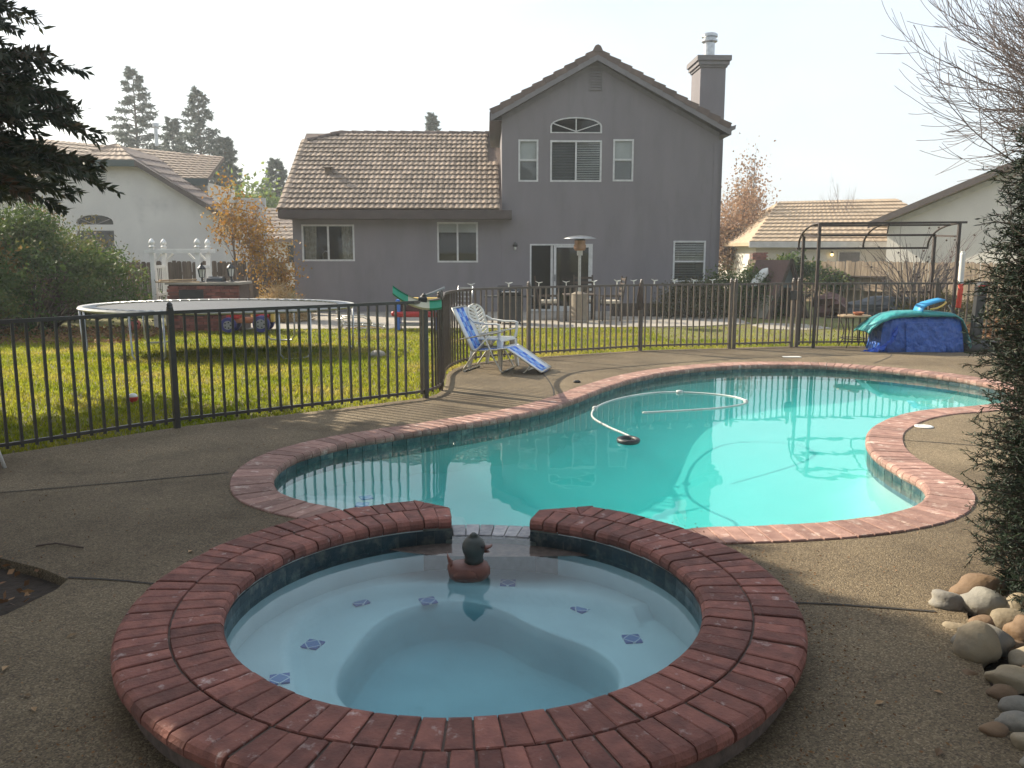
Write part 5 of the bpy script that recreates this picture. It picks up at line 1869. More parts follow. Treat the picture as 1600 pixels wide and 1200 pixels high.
def make_right_house():
    h = thing('house', 'low cream neighbour house with tan tiled hip roof behind the right fence', 'house', (15, 42, -0.6))
    part('wall', 'stucco_cream', h, lambda m: m.bb(-3.1, 6.5, 0, 8, 0, 2.55))
    rf = part('roof', 'roof_tile_tan', h, lambda m: m.add([(-3.6, -0.55, 2.62), (7, -0.55, 2.62), (6, 5.5, 5.0), (-0.4, 5.5, 4.85), (-3.6, 10, 2.62), (-3.6, -0.55, 2.45), (7, -0.55, 2.45), (-3.6, 10, 2.45)], [(0, 1, 2, 3), (0, 3, 4), (0, 1, 6, 5), (0, 4, 7, 5)]))
    part('fascia', 'fascia_white', rf, lambda m: m.bb(-3.62, 7, -0.62, -0.56, 2.38, 2.66))
    tile_field(rf, bilerp((-3.6, -0.57, 2.62), (7, -0.57, 2.62), (6, 5.5, 5.02), (-0.4, 5.5, 4.87)), 12, 34, 'roof_tile_tan', th=0.07, wav=0.02)
    part('door', 'trim_grey', h, lambda m: m.bb(0.95, 1.95, -0.03, 0.0, 0.1, 2.15))
    part('door_frame', 'fascia_white', h, lambda m: m.bb(0.88, 0.95, -0.05, 0.0, 0.1, 2.2).bb(1.95, 2.02, -0.05, 0.0, 0.1, 2.2).bb(0.95, 1.95, -0.05, 0.0, 2.15, 2.2))
    part('meter_box', 'fascia_white', h, lambda m: m.bb(-1.45, -0.95, -0.16, 0.0, 1.75, 2.2), bevel=0.02)
    l_ = part('porch_lamp', 'black_plastic', h, lambda m: m.lathe([(0.06, 0.12), (0.09, 0.10), (0.02, 0.2)], 10, (0.55, -0.15, 2.0)))
    mm, n, l, out = nt('lit_bulb')
    e = n.new('ShaderNodeEmission'); e.inputs['Color'].default_value = (1, 0.72, 0.25, 1); e.inputs['Strength'].default_value = 3.0
    l.new(e.outputs[0], out.inputs['Surface']); MATS['lit_bulb'] = mm
    part('lit_bulb', 'lit_bulb', l_, lambda m: m.lathe([(0.001, 0), (0.06, 0.03), (0.07, 0.07), (0.05, 0.11)], 10, (0.55, -0.15, 1.98)), smooth=True)
    pr = thing('brick_pier', 'red brick pier at the corner of the cream house', 'pier', (11.6, 40.6, -0.5))
    bm_ = MB().bb(-0.105, 0.105, -0.05, 0.05, -0.031, 0.031).mesh('brick', 'bbq_brick')
    part('core', 'mortar', pr, lambda m: m.bb(-0.32, 0.32, -0.30, 0.30, 0, 2.04))
    for r_ in range(28):
        for c in range(3):
            inst('brick', bm_, pr, (-0.22 + 0.22 * c + (0.04 if r_ % 2 else -0.04), -0.30, 0.05 + 0.073 * r_))
    g_ = thing('house', 'cream stucco neighbour house with large gable behind the juniper at right', 'house', (17.2, 39.6, -0.6), R(-45))
    wall = [(0, 0), (16, 0), (16, 6.2), (11, 7.9), (0, 3.5)]
    wp = wall_panel(wall, [rect(5.3, 6.9, 2.15, 2.85)], 0, 0.2)
    wp.build('wall', 'stucco_cream', g_)
    w = part('window', 'frame_white', g_, lambda m: m.bb(5.3, 5.36, -0.02, 0.06, 2.15, 2.85).bb(6.84, 6.9, -0.02, 0.06, 2.15, 2.85).bb(5.36, 6.84, -0.018, 0.06, 2.15, 2.2).bb(5.36, 6.84, -0.018, 0.06, 2.8, 2.85).bb(6.07, 6.13, -0.016, 0.06, 2.2, 2.8))
    part('pane', 'glass', w, lambda m: m.bb(5.36, 6.84, 0.03, 0.036, 2.2, 2.8))
    part('room', 'room_dark', w, lambda m: m.bb(5.1, 7.1, 0.4, 0.42, 2.0, 2.95))
    part('wall', 'stucco_cream', g_, lambda m: m.bb(0, 0.2, 0.2, 8, 0, 3.3))
    rf = part('roof', 'roof_tile_tan', g_, lambda m: m.prism([(-0.7, 3.30), (11, 8.0), (11, 8.2), (-0.7, 3.5)], 'y', -0.5, 9))
    part('barge_board', 'trim_brown', rf, lambda m: m.prism([(-0.7, 3.24), (11, 7.94), (11, 8.23), (-0.7, 3.53)], 'y', -0.56, -0.51))
    part('frieze_board', 'fascia_white', rf, lambda m: m.prism([(0.0, 3.3), (11, 7.7), (11, 7.92), (0.0, 3.52)], 'y', -0.05, -0.003))
    part('wall_light', 'fascia_white', g_, lambda m: m.prism([(0.0, 3.35), (-0.22, 3.31), (-0.24, 3.41), (0.0, 3.55)], 'x', 5.9, 6.3))


make_right_house()


# ------------------------------------------------------------------ yard fences
def board_fence(name, label, a, b, h, mat, zb, rail=True):
    a, b = Vector((*a, 0)), Vector((*b, 0))
    L = (b - a).length
    ang = math.atan2(b.y - a.y, b.x - a.x)
    root = thing(name, label, 'fence', (a.x, a.y, zb), ang)
    bw = 0.14
    me = MB().prism([(-bw / 2 + 0.004, 0), (bw / 2 - 0.004, 0), (bw / 2 - 0.004, h - 0.04), (bw / 2 - 0.03, h), (-bw / 2 + 0.03, h), (-bw / 2 + 0.004, h - 0.04)], 'y', -0.009, 0.009).mesh('board', mat)
    n = int(L / bw)
    for k in range(n):
        inst('board', me, root, (bw * (k + 0.5), rnd.uniform(-0.006, 0.006), rnd.uniform(-0.03, 0.02)), (0, rnd.uniform(-0.012, 0.012), 0))
    if rail:
        for z in (0.35, h - 0.35):
            part('rail', mat, root, lambda m: m.bb(0, L, 0.012, 0.05, z - 0.045, z + 0.045))
    for k in range(int(L / 2.4) + 1):
        part('post', mat, root, lambda m: m.bb(2.4 * k - 0.045, 2.4 * k + 0.045, 0.052, 0.14, 0, h + 0.02))
    return root


board_fence('wooden_fence', 'weathered dark board fence behind the arbor and brick barbecue', (-14.5, 24.2), (-6.5, 25.0), 1.55, 'wood_fence', -0.2)
board_fence('wooden_fence', 'dark board side fence behind the big green hedge', (-15.0, 10.5), (-14.5, 24.1), 1.6, 'wood_fence', -0.2)
board_fence('wooden_fence', 'sunlit board fence behind the canopy frame at right', (10.3, 37.5), (18.3, 26.1), 1.80, 'wood_fence_lit', -0.56)
bench = thing('fence_shelf', 'weathered plank shelf leaning on the sunlit fence', 'shelf', (13.35, 33.05, -0.5), R(-55))
part('plank', 'wood_dark', bench, lambda m: m.bb(-1.05, 1.1, -0.10, 0.05, 1.14, 1.19))
part('plank', 'wood_fence_lit', bench, lambda m: m.bb(-0.85, 1.25, -0.14, 0.03, 0.62, 0.67))
part('support', 'wood_dark', bench, lambda m: m.bb(-1.05, -0.86, -0.06, 0.03, 0, 1.3))
part('support', 'wood_dark', bench, lambda m: m.bb(1.02, 1.10, -0.06, 0.03, 0, 1.14))

# ------------------------------------------------------------------ white arbor
ab = thing('garden_arbor', 'white wooden arbor with turned finials and slatted sides', 'arbor', (-8.35, 20.0, -0.17), 0.0)


def make_arbor():
    H = 1.90
    P = [(0.0, 0.0), (-0.03, 0.75), (1.05, 0.0), (1.03, 0.75)]
    for x, y in P:
        po = part('post', 'white_paint', ab, lambda m: m.bb(x - 0.05, x + 0.05, y - 0.05, y + 0.05, 0, H), bevel=0.006)
        part('finial', 'white_paint', po, lambda m: m.lathe([(0.07, H), (0.075, H + 0.02), (0.045, H + 0.035), (0.04, H + 0.05), (0.07, H + 0.09), (0.072, H + 0.12), (0.045, H + 0.17), (0.015, H + 0.20), (0.001, H + 0.21)], 12, (x, y, 0)), smooth=True)
    part('beam', 'white_paint', ab, lambda m: m.bb(-0.16, 1.14, -0.075, -0.052, H - 0.13, H - 0.05))
    part('beam', 'white_paint', ab, lambda m: m.bb(-0.16, 1.22, 0.678, 0.698, H - 0.13, H - 0.03))
    for a, b in ((P[0], P[1]), (P[2], P[3])):
        A, B = Vector((*a, 0)), Vector((*b, 0))
        for z in (0.35, 0.80, 1.45):
            part('side_rail', 'white_paint', ab, lambda m: m.bar(A + Vector((0, 0, z)), B + Vector((0, 0, z)), 0.035, 0.07))
        for k in range(1, 7):
            t = k / 7
            p = A.lerp(B, t)
            part('slat', 'white_paint', ab, lambda m: m.bar((p.x, p.y, 0.37), (p.x, p.y, 1.43), 0.014, 0.022))
        part('side_rail', 'white_paint', ab, lambda m: m.bar(A + Vector((0, 0, H - 0.09)), B + Vector((0, 0, H - 0.09)), 0.04, 0.07))
    for x, y, s in ((0.0, 0.0, 1), (-0.03, 0.75, 1), (1.05, 0.0, -1), (1.03, 0.75, -1)):
        part('brace', 'white_paint', ab, lambda m: m.bar((x + s * 0.04, y, H - 0.32), (x + s * 0.21, y, H - 0.14), 0.04, 0.04))


make_arbor()

# ------------------------------------------------------------------ brick barbecue
bq = thing('brick_barbecue', 'red brick barbecue island with two lanterns in front of the fence', 'barbecue', (-7.0, 19.75, -0.17))


def make_bbq():
    part('core', 'mortar', bq, lambda m: m.bb(-0.80, 0.80, -0.30, 0.45, 0, 1.06))
    bm_ = MB().bb(-0.1, 0.1, -0.05, 0.05, -0.032, 0.032).mesh('brick', 'bbq_brick')
    for r_ in range(14):
        for c in range(8):
            x = -0.72 + 0.21 * c + (0.05 if r_ % 2 else -0.05)
            if -0.62 < x < 0.0 and r_ < 12 and r_ > 1 and False: continue
            inst('brick', bm_, bq, (min(max(x, -0.7), 0.7), -0.30, 0.04 + 0.074 * r_))
        for c in range(3):
            inst('brick', bm_, bq, (-0.80, -0.2 + 0.21 * c + (0.05 if r_ % 2 else 0), 0.04 + 0.074 * r_), (0, 0, PI / 2))
    part('counter', 'concrete', bq, lambda m: m.bb(-0.86, 0.1, -0.37, 0.5, 1.065, 1.10).bb(0.1, 0.86, -0.37, 0.5, 1.065, 1.12))
    part('firebox', 'black_plastic', bq, lambda m: m.bb(-0.55, 0.0, -0.365, -0.353, 0.35, 0.95))
    part('firebox', 'black_plastic', bq, lambda m: m.bb(0.3, 0.65, -0.365, -0.353, 0.5, 0.75))


make_bbq()


def lantern(label, loc):
    L = thing('lantern', label, 'lantern', loc)
    part('base', 'black_plastic', L, lambda m: m.lathe([(0.07, 0), (0.07, 0.02), (0.025, 0.04), (0.02, 0.10), (0.06, 0.12)], 10))
    cg = MB()
    for k in range(6):
        a = 2 * PI * k / 6
        cg.bar((0.055 * math.cos(a), 0.055 * math.sin(a), 0.12), (0.085 * math.cos(a), 0.085 * math.sin(a), 0.30), 0.012)
    cg.build('cage', 'black_plastic', L)
    part('glass_body', 'lamp_glass', L, lambda m: m.lathe([(0.05, 0.12), (0.078, 0.295)], 6))
    part('cap', 'black_plastic', L, lambda m: m.lathe([(0.10, 0.30), (0.09, 0.33), (0.045, 0.38), (0.02, 0.40), (0.02, 0.43), (0.001, 0.46)], 10))


lantern('black lantern with pale glass on the left of the barbecue', (-7.05, 19.5, 0.94))
lantern('black lantern with pale glass on the right of the barbecue', (-6.5, 19.85, 0.95))
for i, (lab, a, b, z) in enumerate((('long pale board lying across the barbecue, upper one', (-8.0, 19.45), (-7.25, 20.1), 0.99), ('long pale board lying across the barbecue, lower one', (-8.05, 19.4), (-7.1, 19.5), 0.955))):
    m = MB().bar((*a, z), (*b, z), 0.12, 0.03)
    tag(m.build('timber_board', 'wood_board'), lab, 'board')
gl = MB()
gl.loft([[(x, y, 0.95 + z) for y, z in ((-0.16, 0), (-0.13, 0.08), (0.0, 0.12), (0.13, 0.08), (0.16, 0))] for x in (-0.19, 0.16)])
tag(gl.build('grill_hood', 'scrap_dark', loc=(-6.8, 19.75, 0.0), bevel=0.01), 'dark curved grill lid on the barbecue counter between the lanterns', 'hood')


# ------------------------------------------------------------------ canopy frame
cf = thing('canopy_frame', 'bare rusty metal canopy frame with arched ends over the tarp', 'canopy frame', (5.2, 14.62, 0))


def make_canopy():
    W = 2.36
    yb = 0.95
    for x in (0.0, W):
        part('post', 'rust_iron', cf, lambda m: m.bar((x, 0, 0), (x, 0, 2.12), 0.046))
        part('post', 'rust_iron', cf, lambda m: m.bar((x + 0.06, yb, -0.05), (x + 0.06, yb, 1.95), 0.046))
        part('side_bar', 'rust_iron', cf, lambda m: m.bar((x, 0.0, 1.90), (x + 0.06, yb, 1.93), 0.03))
    for x in (0.0, W / 2, W):
        arc = [(x + 0.06 * (1 - math.cos(a)), yb * 1.25 * math.sin(a), 1.70 + 0.42 * math.cos(a)) for a in np.linspace(0, PI / 2, 9)]
        part('arch', 'rust_iron', cf, lambda m: m.tube(arc, 0.018, 6), smooth=True)
    part('top_rail', 'rust_iron', cf, lambda m: m.bar((-0.02, 0, 2.115), (W + 0.12, 0, 2.135), 0.036))
    part('top_rail', 'rust_iron', cf, lambda m: m.bar((0, 0.3, 2.09), (W, 0.3, 2.10), 0.03))
    part('side_rail', 'rust_iron', cf, lambda m: m.bar((0.02, yb, 1.93), (W + 0.06, yb, 1.94), 0.036))
    part('eave_rail', 'rust_iron', cf, lambda m: m.bar((0.02, yb * 1.25, 1.70), (W + 0.06, yb * 1.25, 1.71), 0.036))
    part('stud', 'rust_iron', cf, lambda m: m.bar((W / 2 - 0.02, 0, 2.11), (W / 2 - 0.02, 0.03, 1.95), 0.018))
    part('cross_bar', 'rust_iron', cf, lambda m: m.bar((W - 0.5, yb, 0.92), (W + 0.06, yb, 0.92), 0.03))


make_canopy()

# ------------------------------------------------------------------ tarp-covered stack
tp = thing('tarp_stack', 'low stack covered by a blue tarp and a teal sheet on the deck', 'tarp', (6.75, 14.3, 0))


def make_tarp():
    # blue skirt with folds: wide at the foot on the left
    def rim(z, l, r, f, b, amp, seed):
        pts = []
        N = 64
        rr = random.Random(seed)
        ph = [rr.uniform(0, 6) for _ in range(3)]
        for k in range(N):
            a = 2 * PI * k / N
            c, s = math.cos(a), math.sin(a)
            e = 0.28
            x = (r if c > 0 else l) * (abs(c) ** e) * (1 if c > 0 else -1)
            y = (b if s > 0 else f) * (abs(s) ** e) * (1 if s > 0 else -1)
            w_ = amp * (math.sin(9 * a + ph[0]) + 0.6 * math.sin(17 * a + ph[1]) + 0.4 * math.sin(29 * a + ph[2]))
            pts.append((x + c * w_, y + s * w_, z + (0.012 * rr.random() if z > 0.02 else 0)))
        return pts
    m = MB()
    m.loft([rim(0.0, 0.66, 0.76, 0.30, 0.36, 0.016, 1), rim(0.12, 0.64, 0.75, 0.29, 0.36, 0.014, 1), rim(0.32, 0.62, 0.73, 0.28, 0.35, 0.010, 1), rim(0.52, 0.60, 0.70, 0.26, 0.33, 0.006, 1), rim(0.60, 0.50, 0.62, 0.2, 0.28, 0.004, 1)])
    m.build('tarp', 'tarp_blue', tp, smooth=True)
    # flat front panel
    part('front_panel', 'tarp_blue', tp, lambda q: q.loft([[(x0, -0.30 - 0.03 * (0.5 - z), z), (x1, -0.30 - 0.03 * (0.5 - z), z), (x1, -0.285, z), (x0, -0.285, z)] for x0, x1, z in ((-0.235, 0.42, 0.004), (-0.25, 0.41, 0.25), (-0.28, 0.40, 0.50))]), bevel=0.01)
    # crumpled bright tail at the left foot
    bm = bmesh.new()
    N, Mv = 18, 10
    rr = random.Random(5)
    gridv = []
    for j in range(Mv + 1):
        row = []
        for i in range(N + 1):
            u, v = i / N, j / Mv
            x = -0.40 - 0.52 * u * (0.35 + 0.65 * (1 - v))
            y = -0.30 + 0.10 * u + 0.03 * math.sin(7 * u + 5 * v)
            z = 0.004 + v * (0.46 - 0.40 * u) + rr.uniform(-0.022, 0.022) * (0.2 if v == 0 else 1)
            row.append(bm.verts.new((x, y + rr.uniform(-0.03, 0.03), max(0.003, z))))
        gridv.append(row)
    for j in range(Mv):
        for i in range(N):
            bm.faces.new((gridv[j][i], gridv[j][i + 1], gridv[j + 1][i + 1], gridv[j + 1][i]))
    me = bpy.data.meshes.new('tarp_tail')
    bm.to_mesh(me); bm.free()
    me.materials.append(MATS['tarp_bright'])
    o = link(bpy.data.objects.new('tarp_tail', me), tp)
    md = o.modifiers.new('solid', 'SOLIDIFY'); md.thickness = 0.006
    # teal sheet over the top
    t = MB()
    line = [(-0.86, 0.34), (-0.80, 0.42), (-0.66, 0.53), (-0.5, 0.61), (-0.3, 0.655), (0.0, 0.665), (0.3, 0.66), (0.55, 0.635), (0.68, 0.56), (0.76, 0.42), (0.80, 0.28), (0.85, 0.18), (0.83, 0.12)]
    secs = []
    for k, (x, z) in enumerate(line):
        w_ = 0.012 * math.sin(k * 1.7)
        secs.append([(x, -0.30 + w_, z - 0.06 + 0.02 * math.sin(k)), (x, -0.27 + w_, z - 0.005), (x, -0.1, z + 0.012), (x, 0.2, z + 0.005), (x, 0.36, z - 0.04), (x, 0.35, z - 0.06), (x, 0.2, z - 0.018), (x, -0.1, z - 0.012), (x, -0.26 + w_, z - 0.03)])
    t.loft(secs)
    t.build('cover_sheet', 'tarp_teal', tp, smooth=True)


make_tarp()
fl = thing('swim_float', 'folded blue swim float with yellow rim on top of the teal sheet', 'float', (6.98, 14.25, 0.67), R(10))
part('panel', 'float_blue', fl, lambda m: m.loft([[(x, -0.10 + 0.02 * math.sin(8 * x), z), (x, 0.12, z + 0.02), (x, 0.12, z + 0.045), (x, -0.10 + 0.02 * math.sin(8 * x), z + 0.03)] for x, z in ((-0.22, -0.03), (-0.18, 0.06), (-0.08, 0.10), (0.03, 0.125), (0.14, 0.15), (0.22, 0.165))]), smooth=True)
part('rim', 'yellow_plastic', fl, lambda m: m.tube([(-0.08, -0.12, 0.03), (0.04, -0.125, 0.05), (0.15, -0.12, 0.095), (0.22, -0.10, 0.14), (0.25, 0.0, 0.175), (0.22, 0.12, 0.19)], 0.016, 8), smooth=True)

st = thing('side_table', 'small table with curved iron legs left of the blue tarp', 'table', (5.93, 14.75, 0))
part('table_top', 'wood_board', st, lambda m: m.lathe([(0.001, 0.53), (0.27, 0.53), (0.28, 0.545), (0.27, 0.56), (0.001, 0.56)], 24))
part('apron', 'rust_iron', st, lambda m: m.tube([(0.20 * math.cos(a), 0.20 * math.sin(a), 0.16) for a in np.linspace(0, 2 * PI, 20, endpoint=False)], 0.008, 6, closed=True))
for k in range(4):
    a = PI / 4 + PI / 2 * k
    c, s = math.cos(a), math.sin(a)
    part('leg', 'rust_iron', st, lambda m: m.tube([(0.24 * c, 0.24 * s, 0.53), (0.23 * c, 0.23 * s, 0.44), (0.17 * c, 0.17 * s, 0.30), (0.19 * c, 0.19 * s, 0.12), (0.25 * c, 0.25 * s, 0.01)], 0.010, 6), smooth=True)
bw = MB().lathe([(0.05, 0.0), (0.085, 0.03), (0.095, 0.055), (0.085, 0.055), (0.05, 0.015), (0.001, 0.012)], 16)
tag(bw.build('clay_saucer', 'terracotta', smooth=True, loc=(5.98, 14.7, 0.562)), 'terracotta saucer on the small iron-legged table', 'saucer')

hb = thing('hoop_base', 'black wheeled basketball hoop base with a thick upright on the deck', 'hoop base', (7.86, 14.28, 0))
part('tank', 'black_plastic', hb, lambda m: m.loft([[(w_ * (abs(math.cos(a)) ** 0.6) * (1 if math.cos(a) > 0 else -1), d_ * (abs(math.sin(a)) ** 0.6) * (1 if math.sin(a) > 0 else -1), z) for a in [2 * PI * k / 24 for k in range(24)]] for w_, d_, z in ((0.32, 0.28, 0.0), (0.34, 0.30, 0.05), (0.32, 0.28, 0.12), (0.22, 0.18, 0.17), (0.1, 0.1, 0.185))]), smooth=True)
part('upright', 'black_plastic', hb, lambda m: m.loft([[(x - w_, -0.06, z), (x + w_, -0.06, z), (x + w_, 0.06, z), (x - w_, 0.06, z)] for x, w_, z in ((-0.06, 0.085, 0.15), (-0.05, 0.08, 0.6), (-0.03, 0.085, 1.02), (-0.01, 0.075, 1.12), (0.03, 0.03, 1.16))]), bevel=0.015)
part('brace', 'black_plastic', hb, lambda m: m.tube([(-0.16, 0.0, 0.15), (-0.38, 0.02, 0.52), (-0.52, 0.05, 0.76)], 0.022, 8), smooth=True)
part('knob', 'red_plastic', hb, lambda m: m.bar((-0.12, -0.08, 1.08), (0.06, -0.08, 1.09), 0.02))
wf = thing('marker_pole', 'white pole with a red-orange lower sleeve hung on the fence', 'pole', (7.76, 14.82, 0))
part('pole', 'white_paint', wf, lambda m: m.lathe([(0.045, 1.10), (0.043, 1.60), (0.036, 1.62), (0.036, 1.655), (0.001, 1.66)], 14), smooth=False)
part('sleeve', 'orange_red', wf, lambda m: m.loft([[(dx + 0.04 * math.cos(a), 0.04 * math.sin(a), z) for a in [2 * PI * k / 12 for k in range(12)]] for dx, z in ((0.0, 1.135), (0.012, 1.0), (0.004, 0.85), (-0.004, 0.70), (0.0, 0.68))]), smooth=True)


# ------------------------------------------------------------------ A-frame playhouse
af = thing('playhouse', 'small A-frame playhouse with red shingle slopes by the sunlit fence', 'playhouse', (7.45, 23.0, -0.17), R(20))


def make_aframe():
    Hh, Wd, D = 1.57, 0.62, 1.5
    for s in (-1, 1):
        part('roof_slope', 'shingle_red', af, lambda m: m.add([(s * Wd, -0.02, 0), (0, -0.02, Hh), (0, D, Hh), (s * Wd, D, 0), (s * (Wd - 0.05), -0.02, 0), (0, -0.02, Hh - 0.1), (0, D, Hh - 0.1), (s * (Wd - 0.05), D, 0)], [(0, 1, 2, 3), (4, 5, 6, 7), (0, 1, 5, 4), (3, 2, 6, 7)]))
        part('edge_board', 'wood_dark', af, lambda m: m.bar((s * Wd * 1.02, -0.045, 0), (0, -0.045, Hh * 1.02), 0.04, 0.07))
    part('front_panel', 'grey_board', af, lambda m: m.add([(-0.27, 0.05, 0.88), (0.27, 0.05, 0.88), (0, 0.05, Hh - 0.12)], [(0, 1, 2)]))
    part('lintel', 'grey_board', af, lambda m: m.bb(-0.29, 0.29, -0.03, 0.05, 0.84, 0.89))
    part('back_panel', 'grey_board', af, lambda m: m.add([(-0.55, D - 0.05, 0.0), (0.55, D - 0.05, 0.0), (0, D - 0.05, Hh - 0.15)], [(0, 1, 2)]))
    part('side_board', 'plywood', af, lambda m: m.add([(-Wd - 0.02, 0.1, 0.02), (-Wd - 0.02, 1.2, 0.02), (-Wd + 0.2, 1.2, 0.62), (-Wd + 0.2, 0.1, 0.62)], [(0, 1, 2, 3)]))


make_aframe()
ky = MB()
ky.loft([[(x, w_ * math.cos(a), 0.05 * math.sin(a) * (1 if w_ > 0.05 else 0.6) + z) for a in [2 * PI * k / 10 for k in range(10)]] for x, w_, z in ((-0.34, 0.02, 0.05), (-0.25, 0.10, 0.01), (0.0, 0.13, 0.0), (0.25, 0.11, 0.01), (0.34, 0.02, 0.05))])
tag(ky.build('plastic_hull', 'white_plastic', smooth=True, loc=(6.75, 23.4, 0.92), rot=(0.9, -0.75, R(20))), 'white plastic hull leaning on the playhouse slope', 'hull')


# ------------------------------------------------------------------ patio things
ht = thing('patio_heater', 'tall patio heater with a wide domed reflector by the sliding door', 'heater', (1.70, 21.6, -0.145))
part('base', 'heater_tan', ht, lambda m: m.lathe([(0.23, 0), (0.23, 0.05), (0.20, 0.07), (0.20, 0.70), (0.21, 0.72), (0.08, 0.78)], 20))
part('pole', 'galvanised', ht, lambda m: m.lathe([(0.035, 0.76), (0.035, 1.72)], 12))
part('valve', 'galvanised', ht, lambda m: m.lathe([(0.07, 1.68), (0.075, 1.80)], 14))
part('burner', 'copper', ht, lambda m: m.lathe([(0.12, 1.80), (0.155, 1.86), (0.155, 1.95), (0.135, 1.95), (0.14, 2.05)], 18))
part('mesh_screen', 'black_plastic', ht, lambda m: m.lathe([(0.135, 2.05), (0.13, 1.96), (0.13, 2.08), (0.10, 2.09)], 18))
part('reflector', 'galvanised', ht, lambda m: m.lathe([(0.41, 2.09), (0.40, 2.105), (0.28, 2.145), (0.15, 2.165), (0.001, 2.175)], 28), smooth=True)

gr_ = thing('grill', 'black barbecue grill with side shelves on the patio', 'grill', (-0.05, 21.3, -0.145))
part('cabinet', 'black_plastic', gr_, lambda m: m.bb(-0.28, 0.28, -0.25, 0.25, 0.06, 0.70), bevel=0.01)
part('lid', 'black_enamel', gr_, lambda m: m.loft([[(x, y, 0.70 + z) for y, z in ((-0.27, 0), (-0.26, 0.12), (-0.16, 0.22), (0.1, 0.24), (0.25, 0.16), (0.27, 0))] for x in (-0.31, 0.31)]), bevel=0.015)
part('lid_handle', 'galvanised', gr_, lambda m: m.tube([(-0.2, -0.30, 0.80), (0.2, -0.30, 0.80)], 0.014, 8))
for s in (-1, 1):
    part('side_shelf', 'scrap_dark', gr_, lambda m: m.bb(s * 0.32, s * 0.64, -0.22, 0.22, 0.66, 0.69))
    part('wheel', 'black_plastic', gr_, lambda m: m.lathe([(0.06, -0.02), (0.07, 0.0), (0.06, 0.02)], 14)).matrix_local = Matrix.Translation((s * 0.24, -0.2, 0.07)) @ Matrix.Rotation(PI / 2, 4, 'Y')


def patio_chair(label, loc, rz):
    t = thing('patio_chair', label, 'chair', loc, rz, 'slat-back chairs around the patio table')
    for s in (-1, 1):
        part('leg', 'wood_dark', t, lambda m: m.bar((s * 0.25, -0.24, 0), (s * 0.25, -0.24, 0.62), 0.04))
        part('leg', 'wood_dark', t, lambda m: m.bar((s * 0.25, 0.22, 0), (s * 0.25, 0.25, 0.44), 0.04))
        part('arm_rest', 'wood_dark', t, lambda m: m.bb(s * 0.25 - 0.03, s * 0.25 + 0.03, -0.27, 0.25, 0.62, 0.65))
        part('back_post', 'wood_dark', t, lambda m: m.bar((s * 0.25, 0.25, 0.42), (s * 0.25, 0.36, 1.14), 0.04))
    part('seat', 'wood_dark', t, lambda m: m.bb(-0.25, 0.25, -0.25, 0.25, 0.40, 0.44))
    part('cushion', 'cushion', t, lambda m: m.bb(-0.24, 0.24, -0.25, 0.23, 0.442, 0.53), bevel=0.03)
    for k in range(4):
        z = 0.66 + 0.125 * k
        part('slat', 'wood_dark', t, lambda m: m.bb(-0.23, 0.23, 0.245 + (z - 0.42) * 0.155, 0.265 + (z - 0.42) * 0.155, z, z + 0.06))
    return t


patio_chair('dark slat-back chair with cream cushion, facing away, left of the heater', (0.95, 22.3, -0.145), R(88))
patio_chair('dark slat-back chair with cream cushion directly behind the heater', (1.95, 23.0, -0.145), R(2))
patio_chair('dark slat-back chair with cream cushion turned sideways, right of the heater', (2.55, 22.2, -0.145), R(-85))
tb = thing('patio_table', 'dark slatted patio table between the cushioned chairs', 'table', (1.75, 22.25, -0.145))
for k in range(6):
    part('slat', 'wood_dark', tb, lambda m: m.bb(-0.42, 0.42, -0.39 + 0.13 * k, -0.27 + 0.13 * k, 0.66, 0.69))
for sx in (-1, 1):
    for sy in (-1, 1):
        part('leg', 'wood_dark', tb, lambda m: m.bar((sx * 0.36, sy * 0.32, 0), (sx * 0.36, sy * 0.32, 0.66), 0.05))
gc = thing('garden_chair', 'pale tubular garden chair in shade left of the black grill', 'chair', (-1.35, 21.8, -0.145), R(-30))
for s in (-1, 1):
    part('leg', 'galvanised', gc, lambda m: m.tube([(s * 0.24, -0.24, 0), (s * 0.24, -0.22, 0.4), (s * 0.24, 0.2, 0.42), (s * 0.24, 0.3, 0.0)], 0.014, 6), smooth=True)
    part('back_post', 'galvanised', gc, lambda m: m.tube([(s * 0.24, 0.2, 0.42), (s * 0.22, 0.32, 0.9)], 0.014, 6), smooth=True)
part('seat', 'trim_grey', gc, lambda m: m.bb(-0.23, 0.23, -0.23, 0.2, 0.405, 0.425))
for k in range(4):
    part('back_slat', 'galvanised', gc, lambda m: m.bb(-0.22, 0.22, 0.225 + 0.03 * k, 0.235 + 0.03 * k, 0.5 + 0.11 * k, 0.54 + 0.11 * k))
lw = thing('planter_wall', 'low dark timber planter wall along the house right of the heater', 'planter', (3.3, 23.6, -0.145))
part('front_board', 'wood_dark', lw, lambda m: m.bb(-0.5, 1.6, -0.03, 0.03, 0, 0.36))
part('side_board', 'wood_dark', lw, lambda m: m.bb(-0.5, -0.44, 0.03, 0.6, 0, 0.36))
part('soil_fill', 'soil', lw, lambda m: m.bb(-0.44, 1.6, 0.03, 0.6, 0, 0.31))

# ------------------------------------------------------------------ toys and lawn things
tc_ = thing('toy_truck', 'red ride-on toy truck with chunky navy wheels under the trampoline edge', 'toy truck', (-5.95, 19.2, -0.15), R(4))


